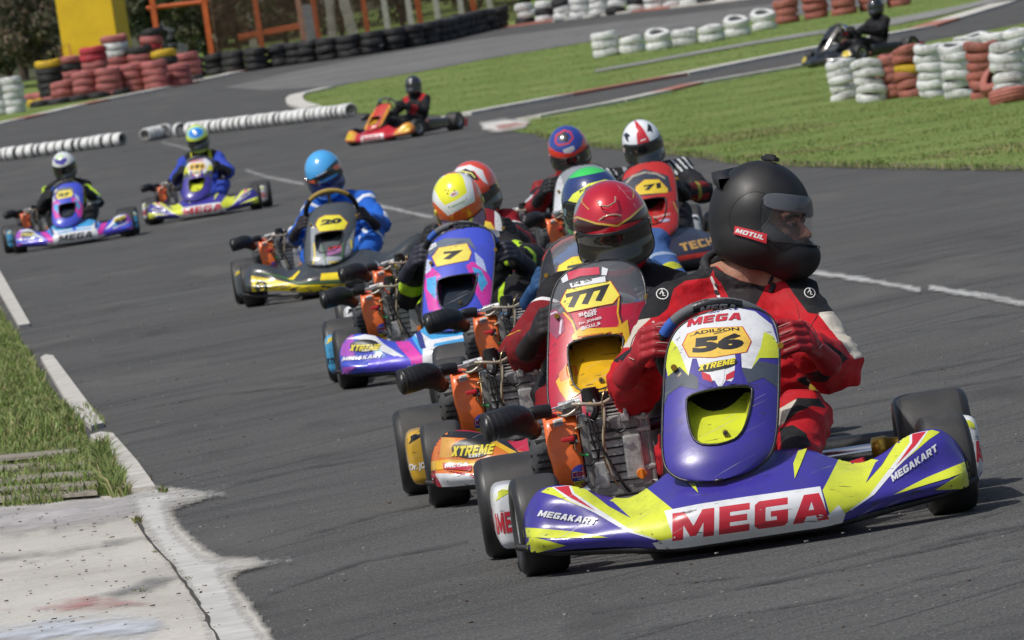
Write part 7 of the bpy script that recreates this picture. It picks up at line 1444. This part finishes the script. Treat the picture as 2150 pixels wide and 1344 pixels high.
# greenery: each shrub a trunk and a crown of leaf faces
LF = [leafmat('leaf_dark', (.030, .048, .018)), leafmat('leaf_mid', (.065, .090, .030)), leafmat('leaf_olive', (.13, .12, .06)), leafmat('leaf_brown', (.19, .135, .095))]
BK_ = mat('bark', (.08, .06, .045), rough=.95, var=.3, vs=8)
def shrub(px, dist, w, h, cols, n, label, leaf=.07, trunk=.25, name='shrub', cat='shrub', dz=0, open_=.0):
    q = gx(px, 80, dist); b = empty(name, (q.x, dist, hz(dist) + dz), 0, label, cat, 'greenery behind the track'); r = np.random.default_rng(int(px) + 500)
    t = MB(); tips = []
    for k in range(5):
        a_ = 2 * pi * k / 5 + random.random(); e = V((cos(a_) * w * .3, sin(a_) * w * .25, h * random.uniform(.6, .95))); pts = spline([(0, 0, 0), (e.x * .15, e.y * .15, h * trunk), e * .6 + V((0, 0, .1)), e], 4); t.tube(pts, [max(.015, .05 * h / 3 * (1 - i / len(pts))) for i in range(len(pts))], BK_, 7); tips.append(e)
    t.obj('trunk', b)
    m = 26; cc = r.normal(size=(m, 3)) * [w * .24, w * .20, h * .22] + [0, 0, h * .55]; cr = r.uniform(.16, .34, m) * w * .6
    idx = r.integers(0, m, n); d = r.normal(size=(n, 3)); d /= np.linalg.norm(d, axis=1)[:, None]; P = cc[idx] + d * (cr[idx] * r.uniform(.55, 1.0, n) ** .5)[:, None] * [1, 1, .8]; P = P[P[:, 2] > .02]; n = len(P)
    u = r.normal(size=(n, 3)); u /= np.linalg.norm(u, axis=1)[:, None]; v = np.cross(u, r.normal(size=(n, 3))); v /= np.linalg.norm(v, axis=1)[:, None]; s = (leaf * r.uniform(.5, 1.3, n))[:, None]
    vs = np.stack([P - u * s, P + v * s * .45, P + u * s, P - v * s * .45], 1).reshape(-1, 3); me = bpy.data.meshes.new('crown'); me.from_pydata(vs.tolist(), [], (np.arange(n * 4).reshape(-1, 4)).tolist())
    for c in cols: me.materials.append(c)
    me.polygons.foreach_set('material_index', (idx % len(cols)).astype(np.int32)[:n] if len(idx) == n else r.integers(0, len(cols), n)); me.update(); put('crown', me, b); return b
dk, md, ol, br = LF
for i, (px, d, w, h, cols, n, lab) in enumerate([(10, 262, 2.6, 2.6, [dk, md, ol], 9000, 'dark green shrub at the left edge behind the white tyres'), (75, 260, 2.4, 3.2, [ol, br, dk], 9000, 'brownish shrub left of the yellow booth'), (-60, 264, 3.0, 3.6, [dk, dk, md], 7000, 'dark shrub beyond the left edge of the photo'), (300, 263, 2.6, 3.4, [dk, md, dk], 9000, 'dark evergreen shrub right of the yellow booth'), (400, 262, 2.4, 3.0, [ol, md, dk], 9000, 'olive shrub inside the orange goal frame'), (500, 262, 2.6, 2.6, [ol, md, br], 9000, 'olive and brown shrub between the two orange frames'),
    (600, 264, 2.6, 3.2, [br, ol, dk], 8000, 'brown shrub behind the frame with cross beam'), (720, 266, 3.0, 3.4, [br, dk, ol], 8000, 'brown shrub behind the ragged boards'), (850, 268, 3.0, 3.4, [br, ol, md], 8000, 'dry shrub behind the grey posts at the middle'), (980, 270, 3.0, 3.4, [br, ol, br], 8000, 'dry shrub behind the last grey posts'), (1120, 268, 3.2, 3.4, [md, ol, dk], 7000, 'green shrub behind the end of the black wall'), (160, 268, 3.4, 5.0, [dk, md, dk], 9000, 'tall dark shrub behind the yellow booth')]):
    shrub(px, d, w, h, cols, n, lab)
for i, (px, d) in enumerate([(40, 276), (330, 280), (560, 278), (860, 282), (1180, 280)]):
    shrub(px, d, 6.5, 7.5, [dk, md, dk], 12000, 'tall dark tree, %s from the left in the line behind the shrubs' % ORD[i], .12, .35, 'tree', 'tree')
